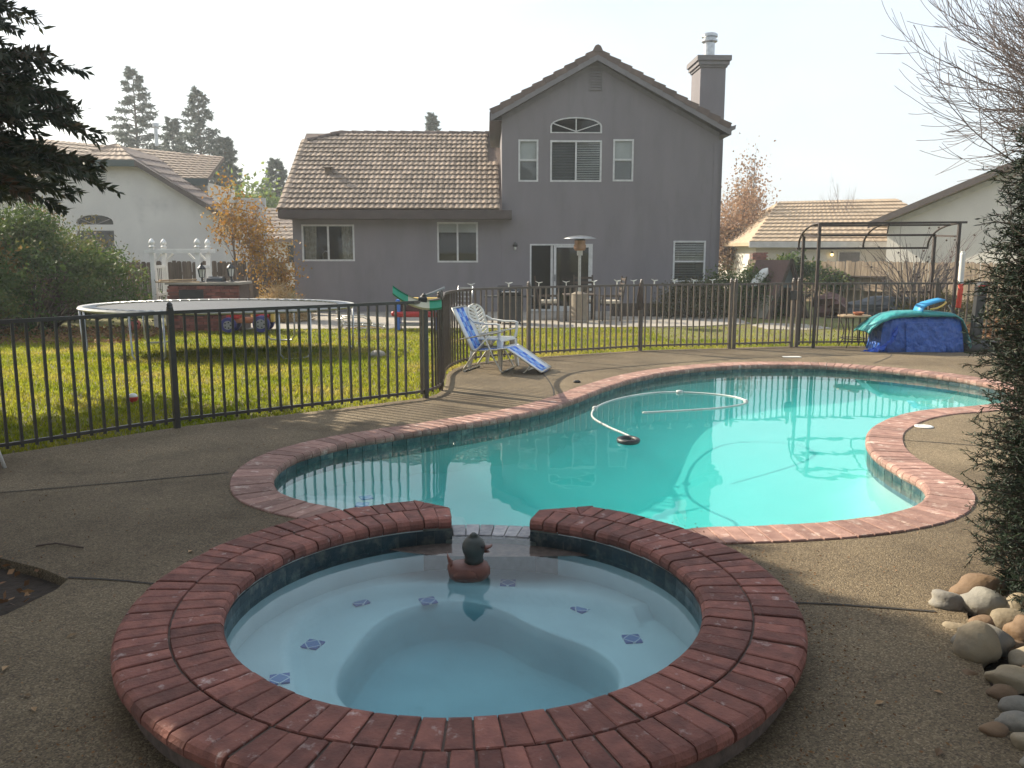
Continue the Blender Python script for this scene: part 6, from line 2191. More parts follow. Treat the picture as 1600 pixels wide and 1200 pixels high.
def make_truck():
    part('chassis', 'terracotta', tc_, lambda m: m.bb(-0.45, 0.5, -0.17, 0.17, 0.20, 0.32), bevel=0.03)
    part('hood', 'red_plastic', tc_, lambda m: m.loft([[(-0.45 + dx, s * w_, z) for s, z in ((-1, 0.3), (1, 0.3), (1, zt), (-1, zt))] for dx, w_, zt in ((0, 0.15, 0.40), (0.1, 0.18, 0.46), (0.3, 0.19, 0.47))]), bevel=0.02)
    part('seat', 'red_plastic', tc_, lambda m: m.bb(0.16, 0.5, -0.18, 0.18, 0.32, 0.42).bb(0.40, 0.52, -0.18, 0.18, 0.40, 0.60), bevel=0.03)
    part('side_panel', 'yellow_plastic', tc_, lambda m: m.bb(0.52, 0.60, -0.15, 0.15, 0.22, 0.46), bevel=0.02)
    part('steering_wheel', 'black_plastic', tc_, lambda m: m.tube([(-0.02 + 0.05 * math.sin(a), 0.1 * math.cos(a), 0.55 + 0.08 * math.sin(a)) for a in np.linspace(0, 2 * PI, 16, endpoint=False)], 0.014, 6, closed=True).bar((-0.02, 0, 0.55), (-0.1, 0, 0.42), 0.03))
    for x, r_ in ((-0.38, 0.17), (0.34, 0.19)):
        for s in (-1, 1):
            wh = part('wheel', 'navy_plastic', tc_, lambda m: m.lathe([(r_ * 0.6, -0.07), (r_ * 0.95, -0.07), (r_, -0.04), (r_, 0.04), (r_ * 0.95, 0.07), (r_ * 0.6, 0.07)], 20), bevel=0.0)
            wh.matrix_local = Matrix.Translation((x, s * 0.24, r_)) @ Matrix.Rotation(-s * PI / 2, 4, 'X')
            hub = part('hub', 'grey_plastic', wh, lambda m: m.lathe([(r_ * 0.58, 0.071), (r_ * 0.55, 0.085), (r_ * 0.2, 0.085), (r_ * 0.18, 0.10), (0.001, 0.10)], 16))
            for k in range(5):
                a = 2 * PI * k / 5
                hl = part('hub_hole', 'black_plastic', wh, lambda m: m.lathe([(0.018, 0.086), (0.018, 0.089)], 8, (r_ * 0.38 * math.cos(a), r_ * 0.38 * math.sin(a), 0)))


make_truck()
fo = thing('folding_lounger', 'bare metal folding lounger frame on the lawn in front of the house', 'lounger', (-3.2, 17.6, gz(-3, 17.6)), R(8))


def make_folding():
    for s in (0, 0.55):
        y = s
        part('seat_tube', 'aluminium', fo, lambda m: m.tube([(-0.5, y, 0.62), (-0.45, y, 0.66), (-0.3, y, 0.30), (0.3, y, 0.27), (0.55, y, 0.24)], 0.013, 6), smooth=True)
        part('arm_rest', 'aluminium', fo, lambda m: m.tube([(-0.42, y, 0.42), (0.1, y, 0.46), (0.22, y, 0.40), (0.28, y, 0.27)], 0.013, 6), smooth=True)
        part('leg', 'aluminium', fo, lambda m: m.tube([(-0.32, y, 0.30), (-0.40, y, 0.0)], 0.012, 6))
        part('leg', 'aluminium', fo, lambda m: m.tube([(0.22, y, 0.28), (0.14, y, 0.0)], 0.012, 6))
        part('leg', 'aluminium', fo, lambda m: m.tube([(0.55, y, 0.24), (0.62, y, 0.18), (0.60, y, 0.0)], 0.012, 6))
    for k, (x, z) in enumerate(((-0.47, 0.65), (-0.42, 0.55), (-0.37, 0.45), (-0.3, 0.30), (-0.1, 0.29), (0.1, 0.28), (0.3, 0.27), (0.55, 0.24))):
        part('cross_tube', 'aluminium', fo, lambda m: m.tube([(x, 0, z), (x, 0.55, z)], 0.010, 6), smooth=True)
    part('torn_webbing', 'straw', fo, lambda m: m.loft([[(x, y + 0.03 * math.sin(9 * x), 0.24 + 0.02 * math.sin(12 * x)) for y in (0.05, 0.2)] + [(x, y, 0.225 + 0.02 * math.sin(12 * x)) for y in (0.2, 0.05)] for x in np.linspace(-0.25, 0.5, 9)]))


make_folding()
tbn = thing('toy_bench', 'red, blue and yellow plastic toy workbench at the patio edge', 'toy bench', (-2.15, 19.6, -0.145))
part('tray', 'red_plastic', tbn, lambda m: m.bb(-0.5, 0.5, -0.2, 0.2, 0.30, 0.42), bevel=0.03)
part('shelf', 'grey_plastic', tbn, lambda m: m.bb(-0.44, 0.44, -0.18, 0.18, 0.10, 0.16), bevel=0.01)
part('top_bar', 'yellow_plastic', tbn, lambda m: m.bb(-0.46, 0.46, -0.05, 0.12, 0.62, 0.74), bevel=0.03)
part('back_panel', 'scrap_red', tbn, lambda m: m.bb(-0.42, 0.42, 0.06, 0.10, 0.42, 0.62))
for s in (-1, 1):
    part('leg', 'blue_plastic', tbn, lambda m: m.loft([[(s * 0.46 - 0.05, -0.2 + t, z), (s * 0.46 + 0.05, -0.2 + t, z), (s * 0.46 + 0.05, 0.2 - t, z), (s * 0.46 - 0.05, 0.2 - t, z)] for t, z in ((0.0, 0.0), (0.02, 0.3), (0.1, 0.70))]), bevel=0.02)
    part('roller', 'red_plastic', tbn, lambda m: m.lathe([(0.001, -0.06), (0.05, -0.05), (0.06, 0), (0.05, 0.05), (0.001, 0.06)], 12, (s * 0.54, -0.2, 0.38)), smooth=True)


def blob(m, c, rx, ry, rz, seed, n=14, k=9, amp=0.12):
    rr = random.Random(seed)
    ph = [(rr.uniform(0, 6), rr.uniform(1, 3.2), rr.uniform(1, 3.2)) for _ in range(5)]
    secs = []
    for i in range(k + 1):
        t = -PI / 2 + PI * (i + 0.001) / (k + 0.002)
        sec = []
        for j in range(n):
            a = 2 * PI * j / n
            d = 1 + amp * sum(math.sin(p + u * math.cos(a) * math.cos(t) * 1.7 + v * math.sin(t) * 1.9 + u * math.sin(a) * math.cos(t)) for p, u, v in ph) / 3
            sec.append((c[0] + rx * d * math.cos(t) * math.cos(a), c[1] + ry * d * math.cos(t) * math.sin(a), c[2] + rz * d * math.sin(t)))
        secs.append(sec)
    return m.loft(secs)


tag(blob(MB(), (0, 0, 0.05), 0.13, 0.10, 0.075, 3).build('white_stone', 'stone_grey', smooth=True, loc=(-2.2, 13.85, -0.07)), 'pale rounded stone on the lawn beside the trampoline shadow', 'stone')
tag(blob(MB(), (0, 0, 0.14), 0.14, 0.14, 0.14, 4, amp=0.0).build('ball', 'ball_pink', smooth=True, loc=(-8.7, 19.6, -0.17)), 'pink ball on the far lawn left of the trampoline legs', 'ball')
bl_ = thing('ball', 'small red and white ball on the lawn behind the left fence', 'ball', (-4.27, 9.45, -0.02))
part('red_half', 'red_plastic', bl_, lambda m: m.lathe([(0.055 * math.cos(t), 0.05 + 0.055 * math.sin(t)) for t in np.linspace(-1.55, 0.25, 8)], 16), smooth=True)
part('white_half', 'white_plastic', bl_, lambda m: m.lathe([(0.0555 * math.cos(t), 0.05 + 0.0555 * math.sin(t)) for t in np.linspace(0.25, 1.55, 7)], 16), smooth=True)
wl_ = thing('white_chair', 'white tubular chair leg at the left edge of the deck', 'chair', (-3.85, 5.95, 0))
part('leg', 'white_paint', wl_, lambda m: m.tube([(-0.20, 0.05, 0.46), (0.0, -0.02, 0.30), (0.18, -0.1, 0.0)], 0.013, 8), smooth=True)
part('leg', 'white_paint', wl_, lambda m: m.tube([(-0.6, 0.05, 0.46), (-0.75, -0.02, 0.30), (-0.85, -0.1, 0.0)], 0.013, 8), smooth=True)
part('leg', 'white_paint', wl_, lambda m: m.tube([(-0.20, 0.45, 0.46), (-0.1, 0.5, 0.0)], 0.013, 8), smooth=True)
part('leg', 'white_paint', wl_, lambda m: m.tube([(-0.6, 0.45, 0.46), (-0.75, 0.5, 0.0)], 0.013, 8), smooth=True)
part('seat', 'white_paint', wl_, lambda m: m.bb(-0.68, -0.16, 0.0, 0.5, 0.45, 0.47), bevel=0.008)
part('backrest', 'white_paint', wl_, lambda m: m.bb(-0.68, -0.62, 0.0, 0.5, 0.5, 0.9), bevel=0.008)

# scrap pile by the right fence
sp_ = thing('scrap_pile', 'dark pile of folded tarps and boards in front of the sunlit fence', 'scrap pile', (9.6, 23.8, -0.18))
part('dark_tarp', 'scrap_dark', sp_, lambda m: blob(m, (0.5, 0, 0.22), 0.95, 0.5, 0.30, 11, amp=0.35))
part('red_tarp', 'scrap_red', sp_, lambda m: blob(m, (-0.75, 0, 0.32), 0.42, 0.4, 0.34, 12, amp=0.4))
part('grey_tarp', 'grey_board', sp_, lambda m: blob(m, (1.5, 0.2, 0.22), 0.6, 0.45, 0.28, 13, amp=0.4))
for a, b in (((-1.9, -0.3, 0.55), (-1.1, 0.2, 0.5)), ((-1.8, -0.2, 0.7), (-1.2, 0.1, 0.66)), ((-0.4, -0.4, 0.12), (2.2, 0.1, 0.55)), ((0.6, -0.5, 0.05), (2.0, -0.3, 0.45)), ((-1.0, -0.5, 0.03), (1.2, -0.5, 0.06))):
    part('board', 'wood_board' if a[2] > 0.5 else 'wood_dark', sp_, lambda m: m.bar(a, b, 0.10, 0.03))
part('chair_frame', 'rust_iron', sp_, lambda m: m.tube([(-1.9, -0.2, 0), (-1.9, -0.2, 0.7), (-1.2, -0.2, 0.7), (-1.15, -0.2, 0)], 0.018, 6))
part('chair_frame', 'rust_iron', sp_, lambda m: m.tube([(-1.9, 0.3, 0), (-1.9, 0.3, 0.6), (-1.2, 0.3, 0.6), (-1.2, 0.3, 0)], 0.018, 6))
for i, (x, y, r_, lab) in enumerate(((9.05, 18.9, 0.16, 'pale round garden stone behind the fence, left of two'), (9.85, 18.9, 0.15, 'pale round garden stone behind the fence, right of two'))):
    tag(blob(MB(), (0, 0, r_ * 0.8), r_, r_, r_, 30 + i, amp=0.06).build('garden_stone', 'stone_grey', smooth=True, loc=(x, y, -0.17)), lab, 'stone')


# ------------------------------------------------------------------ vegetation
def tubes_np(segs, n, name, mat, parent):
    """straight tapered segments (a, b, ra, rb) as one mesh"""
    A = np.array([s[0] for s in segs], float)
    B = np.array([s[1] for s in segs], float)
    ra = np.array([s[2] for s in segs], float)[:, None]
    rb = np.array([s[3] for s in segs], float)[:, None]
    D = unit(B - A)
    U = np.where(np.abs(D[:, 2:3]) < 0.9, np.array([[0, 0, 1.0]]), np.array([[1.0, 0, 0]]))
    S = unit(np.cross(D, U))
    U = np.cross(S, D)
    N = len(A)
    V = np.empty((N, 2, n, 3))
    for k in range(n):
        a = 2 * PI * k / n
        o = S * math.cos(a) + U * math.sin(a)
        V[:, 0, k] = A + o * ra
        V[:, 1, k] = B + o * rb
    base = (np.arange(N) * 2 * n)[:, None, None]
    k = np.arange(n)
    q = (k + 1) % n
    F = np.stack([k, q, n + q, n + k], 1)[None] + base
    return np_mesh(name, V.reshape(-1, 3), F.reshape(-1, 4), mat, parent, smooth=True)


def grow(start, direction, length, radius, depth, rr, segs, tips, kids=(2, 4), bend=0.25, up=0.12, shrink=0.66, nseg=5, spread=0.7, gnarl=0.0):
    """recursive branch: appends segments and twig tips"""
    p = Vector(start)
    d = Vector(direction).normalized()
    step = length / nseg
    pts = [(p.copy(), d.copy(), radius)]
    for i in range(nseg):
        d = (d + Vector((rr.gauss(0, bend), rr.gauss(0, bend), rr.gauss(0, bend) + up)) * 0.45).normalized()
        r1 = radius * (1 - 0.5 * (i + 1) / nseg)
        q = p + d * step
        segs.append((tuple(p), tuple(q), radius * (1 - 0.5 * i / nseg), r1))
        p = q
        pts.append((p.copy(), d.copy(), r1))
    if depth == 0:
        tips.append((tuple(p), tuple(d)))
        tips.append((tuple(pts[len(pts) // 2][0]), tuple(d)))
        return
    for k in range(rr.randint(*kids)):
        t = rr.uniform(0.3, 1.0)
        i = min(nseg, max(1, int(t * nseg)))
        bp, bd, br = pts[i]
        ax = Vector((rr.gauss(0, 1), rr.gauss(0, 1), rr.gauss(0, 1))).normalized()
        nd = (bd + (ax - bd * ax.dot(bd)).normalized() * spread * rr.uniform(0.6, 1.2)).normalized()
        grow(bp, nd, length * shrink * rr.uniform(0.75, 1.15), br * 0.72, depth - 1, rr, segs, tips, kids, bend, up, shrink, nseg, spread)
    grow(p, d, length * shrink, pts[-1][2], depth - 1, rr, segs, tips, kids, bend, up, shrink, nseg, spread)


def conifer(name, label, loc, height, r0, seed, leaf, trunk_r, dens=1.0, zlow=0.15, needle=0.12, group=None, power=0.85, droop=0.25, bias=0.0, bias_dir=-0.55, nleaf=16):
    """trunk with whorled drooping branches carrying needle sprays"""
    rg = np.random.default_rng(seed)
    root = thing(name, label, 'tree', loc, group=group)
    m = MB()
    m.tube([(0.0, 0, -0.2), (0.02 * height * 0.3, 0, height * 0.35), (0, 0, height * 0.7), (0, 0, height * 0.985)], [trunk_r, trunk_r * 0.75, trunk_r * 0.4, 0.012], 8)
    m.build('trunk', 'bark', root, smooth=True)
    segs, P, D, T = [], [], [], []
    nb = int(58 * dens)
    for b in range(nb):
        t = zlow + (0.985 - zlow) * ((b + rg.random()) / nb) ** (1.25 if bias else 1.0)
        z = t * height
        L = r0 * ((1 - t) / (1 - zlow)) ** power * (0.65 + 0.5 * rg.random()) + 0.15
        a = b * 2.4 + rg.normal() * 0.35
        if bias and b % 2: a = bias_dir + rg.normal() * 0.75
        L *= 1 + bias * math.cos(a - bias_dir)
        lift = 0.25 * t - droop * (1 - t)
        ns = 7
        p = np.array([0, 0, z])
        dirv = np.array([math.cos(a), math.sin(a), lift + 0.15])
        prev = p
        for i in range(ns):
            dirv = unit(dirv + np.array([rg.normal() * 0.08, rg.normal() * 0.08, -0.05]))
            q = prev + dirv * L / ns
            segs.append((prev, q, 0.028 * L * (1 - i / ns) + 0.006, 0.028 * L * (1 - (i + 1) / ns) + 0.004))
            if i >= 1:
                for s in (-1, 1, 0):
                    tl = L * 0.42 * (1 - 0.55 * i / ns) * (0.6 + 0.6 * rg.random())
                    side = np.array([-dirv[1], dirv[0], 0]) * s
                    td = unit(dirv * 0.8 + side * 0.9 + np.array([0, 0, -0.16 + rg.normal() * 0.12]))
                    segs.append((q, q + td * tl, 0.006, 0.002))
                    nl = int(nleaf * max(tl, 0.25) / 0.5)
                    u = rg.random(nl)[:, None]
                    pts = q + td * tl * u
                    sd = unit(np.cross(td, rg.normal(size=(nl, 3))))
                    dd = unit(td * 0.75 + sd * 0.75 + np.array([0, 0, -0.12]))
                    P.append(pts); D.append(dd)
                    T.append(np.clip(rg.normal(0.4, 0.22) + rg.normal(size=nl) * 0.12, 0, 1))
            prev = q
    tubes_np(segs, 4, 'branch', 'bark', root)
    P, D, T = np.concatenate(P), np.concatenate(D), np.concatenate(T)
    leaf_quads(P, D, needle * (0.7 + 0.6 * rg.random(len(P))), needle * 0.30, 'crown', leaf, root, T)
    return root


# the redwood whose boughs hang into the top left; the other redwoods are unseen, added to shade the foreground
conifer('redwood_tree', 'dark redwood with boughs hanging into the upper left', (-8.7, 9.2, -0.05), 7.6, 2.3, 3, 'leaf_redwood', 0.32, dens=10.5, zlow=0.35, needle=0.12, power=0.6, droop=0.10, nleaf=56, bias=0.42, bias_dir=-0.30)
rw = conifer('redwood_tree', 'unseen redwood added left of the deck to shade the foreground', (-8.4, 4.0, -0.05), 10.0, 2.4, 5, 'leaf_redwood', 0.32, dens=3.4, zlow=0.30, needle=0.26, power=0.7, droop=0.1, nleaf=18)
for x, y, rz, sc_, lab in ((-3.9, 0.6, 1.0, 0.95, 'unseen redwood added behind the viewer at left to cut skylight'), (0.3, -2.3, 2.2, 1.1, 'unseen redwood added straight behind the viewer to cut skylight'), (4.8, -0.5, 3.5, 1.0, 'unseen redwood added behind the viewer at right to cut skylight')):
    o = copy_tree(rw)  # copy added out of view to cut skylight over the near deck
    o.location = (x, y, -0.05)
    o.rotation_euler = (0, 0, rz)
    o.scale = (sc_,) * 3
    o['label'] = lab

far_grp = 'conifers beyond the roofs'
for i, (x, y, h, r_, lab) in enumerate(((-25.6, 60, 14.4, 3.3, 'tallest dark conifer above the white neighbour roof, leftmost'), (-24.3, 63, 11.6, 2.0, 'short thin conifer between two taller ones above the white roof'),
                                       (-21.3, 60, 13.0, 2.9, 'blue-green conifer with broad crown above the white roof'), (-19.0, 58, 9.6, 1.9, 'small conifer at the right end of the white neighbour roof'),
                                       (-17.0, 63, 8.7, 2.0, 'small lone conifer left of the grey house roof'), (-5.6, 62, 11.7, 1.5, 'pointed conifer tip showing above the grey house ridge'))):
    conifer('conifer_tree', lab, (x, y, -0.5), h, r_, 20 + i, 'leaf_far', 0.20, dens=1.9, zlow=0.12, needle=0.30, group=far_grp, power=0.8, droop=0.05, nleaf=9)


def leafy_tree(name, label, loc, height, spread, seed, leaf, nleaf, lsize, trunk_r=0.08, bark='bark_grey', depth=4, clump=0.35, kids=(2, 3), lean=(0, 0, 1), up=0.2, keep=1.0, first=0.33, sub=0.7, group=None):
    rr = random.Random(seed)
    rg = np.random.default_rng(seed)
    root = thing(name, label, 'tree', loc, group=group)
    segs, tips = [], []
    grow((0, 0, -0.1), lean, height * first, trunk_r, depth, rr, segs, tips, kids=kids, bend=0.16, up=up, shrink=sub, spread=spread)
    tubes_np(segs, 5, 'trunk', bark, root)
    if nleaf:
        tp_ = np.array([t[0] for t in tips])
        sel = rg.integers(0, len(tp_), nleaf)
        P = tp_[sel] + rg.normal(size=(nleaf, 3)) * clump
        D = unit(rg.normal(size=(nleaf, 3)) + np.array([0, 0, -0.4]))
        tone = np.clip(rg.random(len(tp_))[sel] * 0.7 + rg.random(nleaf) * 0.4, 0, 1)
        k = P[:, 2] > 0.15
        leaf_quads(P[k], D[k], lsize * (0.6 + 0.8 * rg.random(k.sum())), lsize * 0.7, 'crown', leaf, root, tone[k])
    return root


leafy_tree('autumn_tree', 'slender tree with orange leaves right of the white arbor', (-7.4, 23.2, -0.2), 3.9, 0.55, 41, 'leaf_orange', 2300, 0.085, 0.05, clump=0.20, up=0.34, first=0.36)
leafy_tree('autumn_tree', 'low twiggy tree with yellow leaves against the grey house corner', (-6.55, 22.9, -0.2), 2.9, 0.65, 43, 'leaf_orange', 1700, 0.08, 0.045, clump=0.20, up=0.2, first=0.33)
leafy_tree('green_tree', 'sunlit bright green tree behind the orange tree', (-15.2, 52, -0.5), 6.4, 0.6, 44, 'leaf_green', 5200, 0.30, 0.16, clump=0.7, up=0.15)
leafy_tree('brown_tree', 'tree with russet leaves just right of the grey house', (12.0, 47, -0.5), 6.2, 0.7, 45, 'leaf_brown', 6500, 0.17, 0.13, clump=0.5, up=0.1)
leafy_tree('sparse_tree', 'tall nearly bare tree with a few tan leaves above the cream roof', (14.2, 50, -0.5), 8.8, 0.62, 47, 'leaf_brown', 2600, 0.16, 0.14, clump=0.4, up=0.2, depth=5)
leafy_tree('bare_tree', 'thin leafless tree rising above the tan roof', (17.6, 46, -0.5), 6.8, 0.5, 48, 'leaf_brown', 0, 0.2, 0.09, bark='bark_twig', up=0.3, depth=5)


def bare_big():
    rr = random.Random(11)
    root = thing('bare_tree', 'large leafless tree reaching in from the upper right', 'tree', (11.7, 14.6, -0.1))
    segs, tips = [], []
    segs.append(((0, 0, -0.1), (-0.1, 0, 2.2), 0.20, 0.16))
    segs.append(((-0.1, 0, 2.2), (-0.2, 0.1, 4.2), 0.16, 0.12))
    for k in range(15):
        z = 2.4 + 0.28 * k
        a = PI + rr.uniform(-0.75, 0.75)
        d = (math.cos(a), math.sin(a), rr.uniform(-0.18, 0.22))
        grow((-0.12, 0, min(z, 4.3) if k < 12 else 4.2), d, rr.uniform(2.0, 2.9), 0.034, 3, rr, segs, tips, kids=(3, 6), bend=0.10, up=0.14, shrink=0.60, nseg=6, spread=0.75)
    for k in range(8):
        a = rr.uniform(PI * 0.6, PI * 1.5)
        grow((-0.2, 0.1, 4.2), (math.cos(a) * 0.8, math.sin(a) * 0.8, 0.7), rr.uniform(1.8, 2.6), 0.05, 3, rr, segs, tips, kids=(3, 5), bend=0.10, up=0.14, shrink=0.6, nseg=6, spread=0.7)
    segs = [(a, b, max(ra, 0.0045), max(rb, 0.004)) for a, b, ra, rb in segs]
    tubes_np(segs, 4, 'trunk', 'bark_twig', root)


bare_big()


def bare_shrub():
    rr = random.Random(17)
    root = thing('bare_shrub', 'leafless shrub with dark seed heads behind the canopy frame', 'shrub', (10.9, 23.0, -0.2))
    segs, tips = [], []
    for k in range(26):
        a = rr.uniform(0, 2 * PI)
        grow((rr.gauss(0, 0.12), rr.gauss(0, 0.12), 0), (math.cos(a) * 0.7, math.sin(a) * 0.5, rr.uniform(0.7, 1.5)), rr.uniform(1.0, 1.7), 0.022, 2, rr, segs, tips, kids=(2, 3), bend=0.16, up=-0.02, shrink=0.55, nseg=6, spread=0.6)
    tubes_np(segs, 4, 'stem', 'bark_twig', root)
    hd = MB()
    for p, d in rr.sample(tips, 60):
        hd.lathe([(0.001, -0.03), (0.026, -0.015), (0.028, 0.01), (0.001, 0.03)], 6, p)
    o = hd.build('seed_head', 'bark', root)
    o['kind'] = 'stuff'


bare_shrub()


def bush(name, label, loc, rx, ry, h, seed, leaf, n, lsize, arch=0, asp=0.5, shell=0.55, stem_n=60, cat='shrub'):
    rr = random.Random(seed)
    rg = np.random.default_rng(seed)
    root = thing(name, label, cat, loc)
    segs = []
    pts, dirs, tone = [], [], []
    per = n // stem_n
    for k in range(stem_n):
        a = rr.uniform(0, 2 * PI)
        e = rr.random() ** 0.6
        tx, ty = rx * e * math.cos(a), ry * e * math.sin(a)
        tz = h * math.sqrt(max(0.05, 1 - e * e)) * rr.uniform(0.75, 1.06)
        P0 = np.array([tx * 0.25, ty * 0.25, 0.0])
        P1 = np.array([tx * 0.6, ty * 0.6, tz * 1.05])
        P2 = np.array([tx * 1.12, ty * 1.12, tz * (0.95 - 0.25 * arch * rr.random())])
        prev = P0
        for i in range(1, 8):
            t = i / 7
            q = P0 * (1 - t) ** 2 + 2 * P1 * t * (1 - t) + P2 * t * t
            segs.append((prev, q, 0.02 * (1 - t) + 0.005, 0.02 * (1 - t) + 0.003))
            prev = q
        t = (shell * rg.random(per) ** 0.5 + (1 - shell) * rg.random(per))[:, None]
        t = np.clip(t + 0.25, 0, 1.0)
        c = P0 * (1 - t) ** 2 + 2 * P1 * t * (1 - t) + P2 * t * t
        pts.append(c + rg.normal(size=(per, 3)) * np.array([0.16, 0.16, 0.13]) * min(1.0, h))
        dirs.append(rg.normal(size=(per, 3)) + np.array([0, 0, -0.2]))
        tone.append(np.clip(rr.random() * 0.6 + rg.random(per) * 0.4, 0, 1))
    tubes_np(segs, 4, 'stem', 'bark', root)
    P, D, T = np.concatenate(pts), np.concatenate(dirs), np.concatenate(tone)
    k = P[:, 2] > 0.02
    leaf_quads(P[k], D[k], lsize * (0.6 + 0.8 * rg.random(k.sum())), lsize * asp, 'foliage', leaf, root, T[k])
    return root


bush('hedge_shrub', 'large arching green hedge left of the white arbor', (-11.6, 20.2, -0.2), 3.0, 2.2, 3.0, 61, 'leaf_bush', 26000, 0.10, arch=1, stem_n=130)
bush('hedge_shrub', 'taller yellowing shrub at the left edge behind the lawn', (-13.0, 18.6, -0.2), 2.2, 1.9, 3.6, 62, 'leaf_bush_autumn', 17000, 0.11, arch=1, stem_n=90)
bush('hedge_shrub', 'dense dark hedge low at the far left', (-11.4, 17.6, -0.2), 1.5, 1.2, 2.0, 66, 'leaf_bush', 9000, 0.10, arch=0.5, stem_n=60)
bush('wispy_shrub', 'wispy pale shrub rising in front of the white neighbour wall', (-12.0, 22.6, -0.2), 2.0, 1.2, 3.5, 63, 'leaf_bush_autumn', 2600, 0.09, arch=1.4, stem_n=70)
bush('corner_shrub', 'rounded yellow-green shrub at the right corner of the grey house', (6.7, 23.6, -0.2), 0.62, 0.6, 1.25, 64, 'leaf_bush', 6000, 0.06, stem_n=50)
bush('corner_shrub', 'dark green shrub between the grey house and the yellow-green one', (5.9, 24.0, -0.2), 0.55, 0.5, 1.3, 68, 'leaf_bush', 5000, 0.06, stem_n=40)
bush('window_shrub', 'brownish leafy shrub under the ground floor window behind the fence', (5.0, 23.3, -0.2), 1.0, 0.6, 1.0, 65, 'leaf_dull', 7500, 0.07, stem_n=50)
bush('fence_shrub', 'low weedy shrub at the foot of the sunlit fence', (11.2, 22.4, -0.2), 1.3, 0.6, 0.7, 67, 'leaf_bush_autumn', 3500, 0.07, stem_n=40)
bush('far_hedge', 'dark hedge below the russet tree beyond the back fence', (11.0, 34, -0.4), 2.6, 1.2, 1.75, 69, 'leaf_bush', 7000, 0.14, stem_n=50)

# foliage row beyond the picture's left and right keeps the yard enclosed
def straw_heap():
    rg = np.random.default_rng(5)
    n = 2600
    root = thing('straw_heap', 'heap of dry straw against the corner of the grey house', 'straw', (-6.0, 22.0, -0.17))
    a = rg.random(n) * 2 * PI
    e = np.sqrt(rg.random(n))
    X = 0.75 * e * np.cos(a); Y = 0.6 * e * np.sin(a)
    Z = 0.95 * (1 - e ** 1.4) * rg.random(n) ** 0.5 + 0.02
    D = np.stack([rg.normal(size=n), rg.normal(size=n) * 0.7, np.abs(rg.normal(size=n)) * 0.7], 1)
    o = leaf_quads(np.stack([X, Y, Z], 1), D, 0.28 * (0.5 + rg.random(n)), 0.016, 'straw', 'straw', root)
    o['kind'] = 'stuff'
    part('core', 'straw', root, lambda m: blob(m, (0, 0, 0.2), 0.62, 0.48, 0.42, 8, amp=0.3))


straw_heap()


def juniper():
    rg = np.random.default_rng(9)
    root = thing('juniper', 'dark spiky juniper column at the right edge', 'shrub', (3.0, 3.85, -0.06))
    m = MB()
    m.tube([(0, 0, -0.05), (0.03, 0.02, 1.2), (0.0, 0.05, 2.6)], [0.06, 0.045, 0.012], 8)
    m.build('trunk', 'bark', root, smooth=True)
    segs, P, D, T = [], [], [], []
    Hh = 3.3
    for b in range(6000):
        t = rg.random()
        z = 0.03 + t * Hh
        rad = 0.64 * (1 - 0.55 * max(0, t - 0.45) / 0.55) * (0.86 + 0.14 * min(1, t / 0.12)) * (0.92 + 0.10 * math.sin(9 * t + 3))
        a = rg.random() * 2 * PI
        rr_ = rad * (0.62 + 0.38 * rg.random() ** 0.4)
        ln = 0.12 + 0.16 * rg.random()
        out = np.array([math.cos(a), math.sin(a), 0.0])
        base = np.array([rr_ * math.cos(a), rr_ * math.sin(a), z]) - out * ln * 0.6
        d = unit(out + np.array([rg.normal() * 0.35, rg.normal() * 0.35, 0.25 + rg.normal() * 0.4]))
        tip = base + d * ln * 1.5
        segs.append((base, tip, 0.005, 0.0015))
        for s in range(4):
            sb = base + d * ln * 1.5 * (0.3 + 0.22 * s)
            sd = unit(d + rg.normal(size=3) * 0.65)
            sl = ln * 0.55 * (1 - 0.12 * s)
            segs.append((sb, sb + sd * sl, 0.003, 0.001))
            nl = 18
            u = rg.random(nl)[:, None]
            P.append(sb + sd * sl * u)
            D.append(unit(sd * 0.9 + rg.normal(size=(nl, 3)) * 0.6))
            T.append(np.clip(0.35 + rg.normal() * 0.2 + rg.normal(size=nl) * 0.15, 0, 1))
    tubes_np(segs, 3, 'branch', 'wood_dark', root)
    P, D, T = np.concatenate(P), np.concatenate(D), np.concatenate(T)
    n = 16000
    t = rg.random(n); a = rg.random(n) * 2 * PI
    q = 0.56 * (1 - 0.6 * np.clip(t - 0.45, 0, 1) / 0.55) * np.sqrt(rg.random(n))
    leaf_quads(np.stack([q * np.cos(a), q * np.sin(a), 0.05 + t * Hh * 0.95], 1), rg.normal(size=(n, 3)), 0.09, 0.03, 'inner_foliage', 'leaf_juniper', root, rg.random(n) * 0.4)
    leaf_quads(P, D, 0.028 * (0.7 + 0.6 * rg.random(len(P))), 0.0048, 'foliage', 'leaf_juniper', root, T)


juniper()


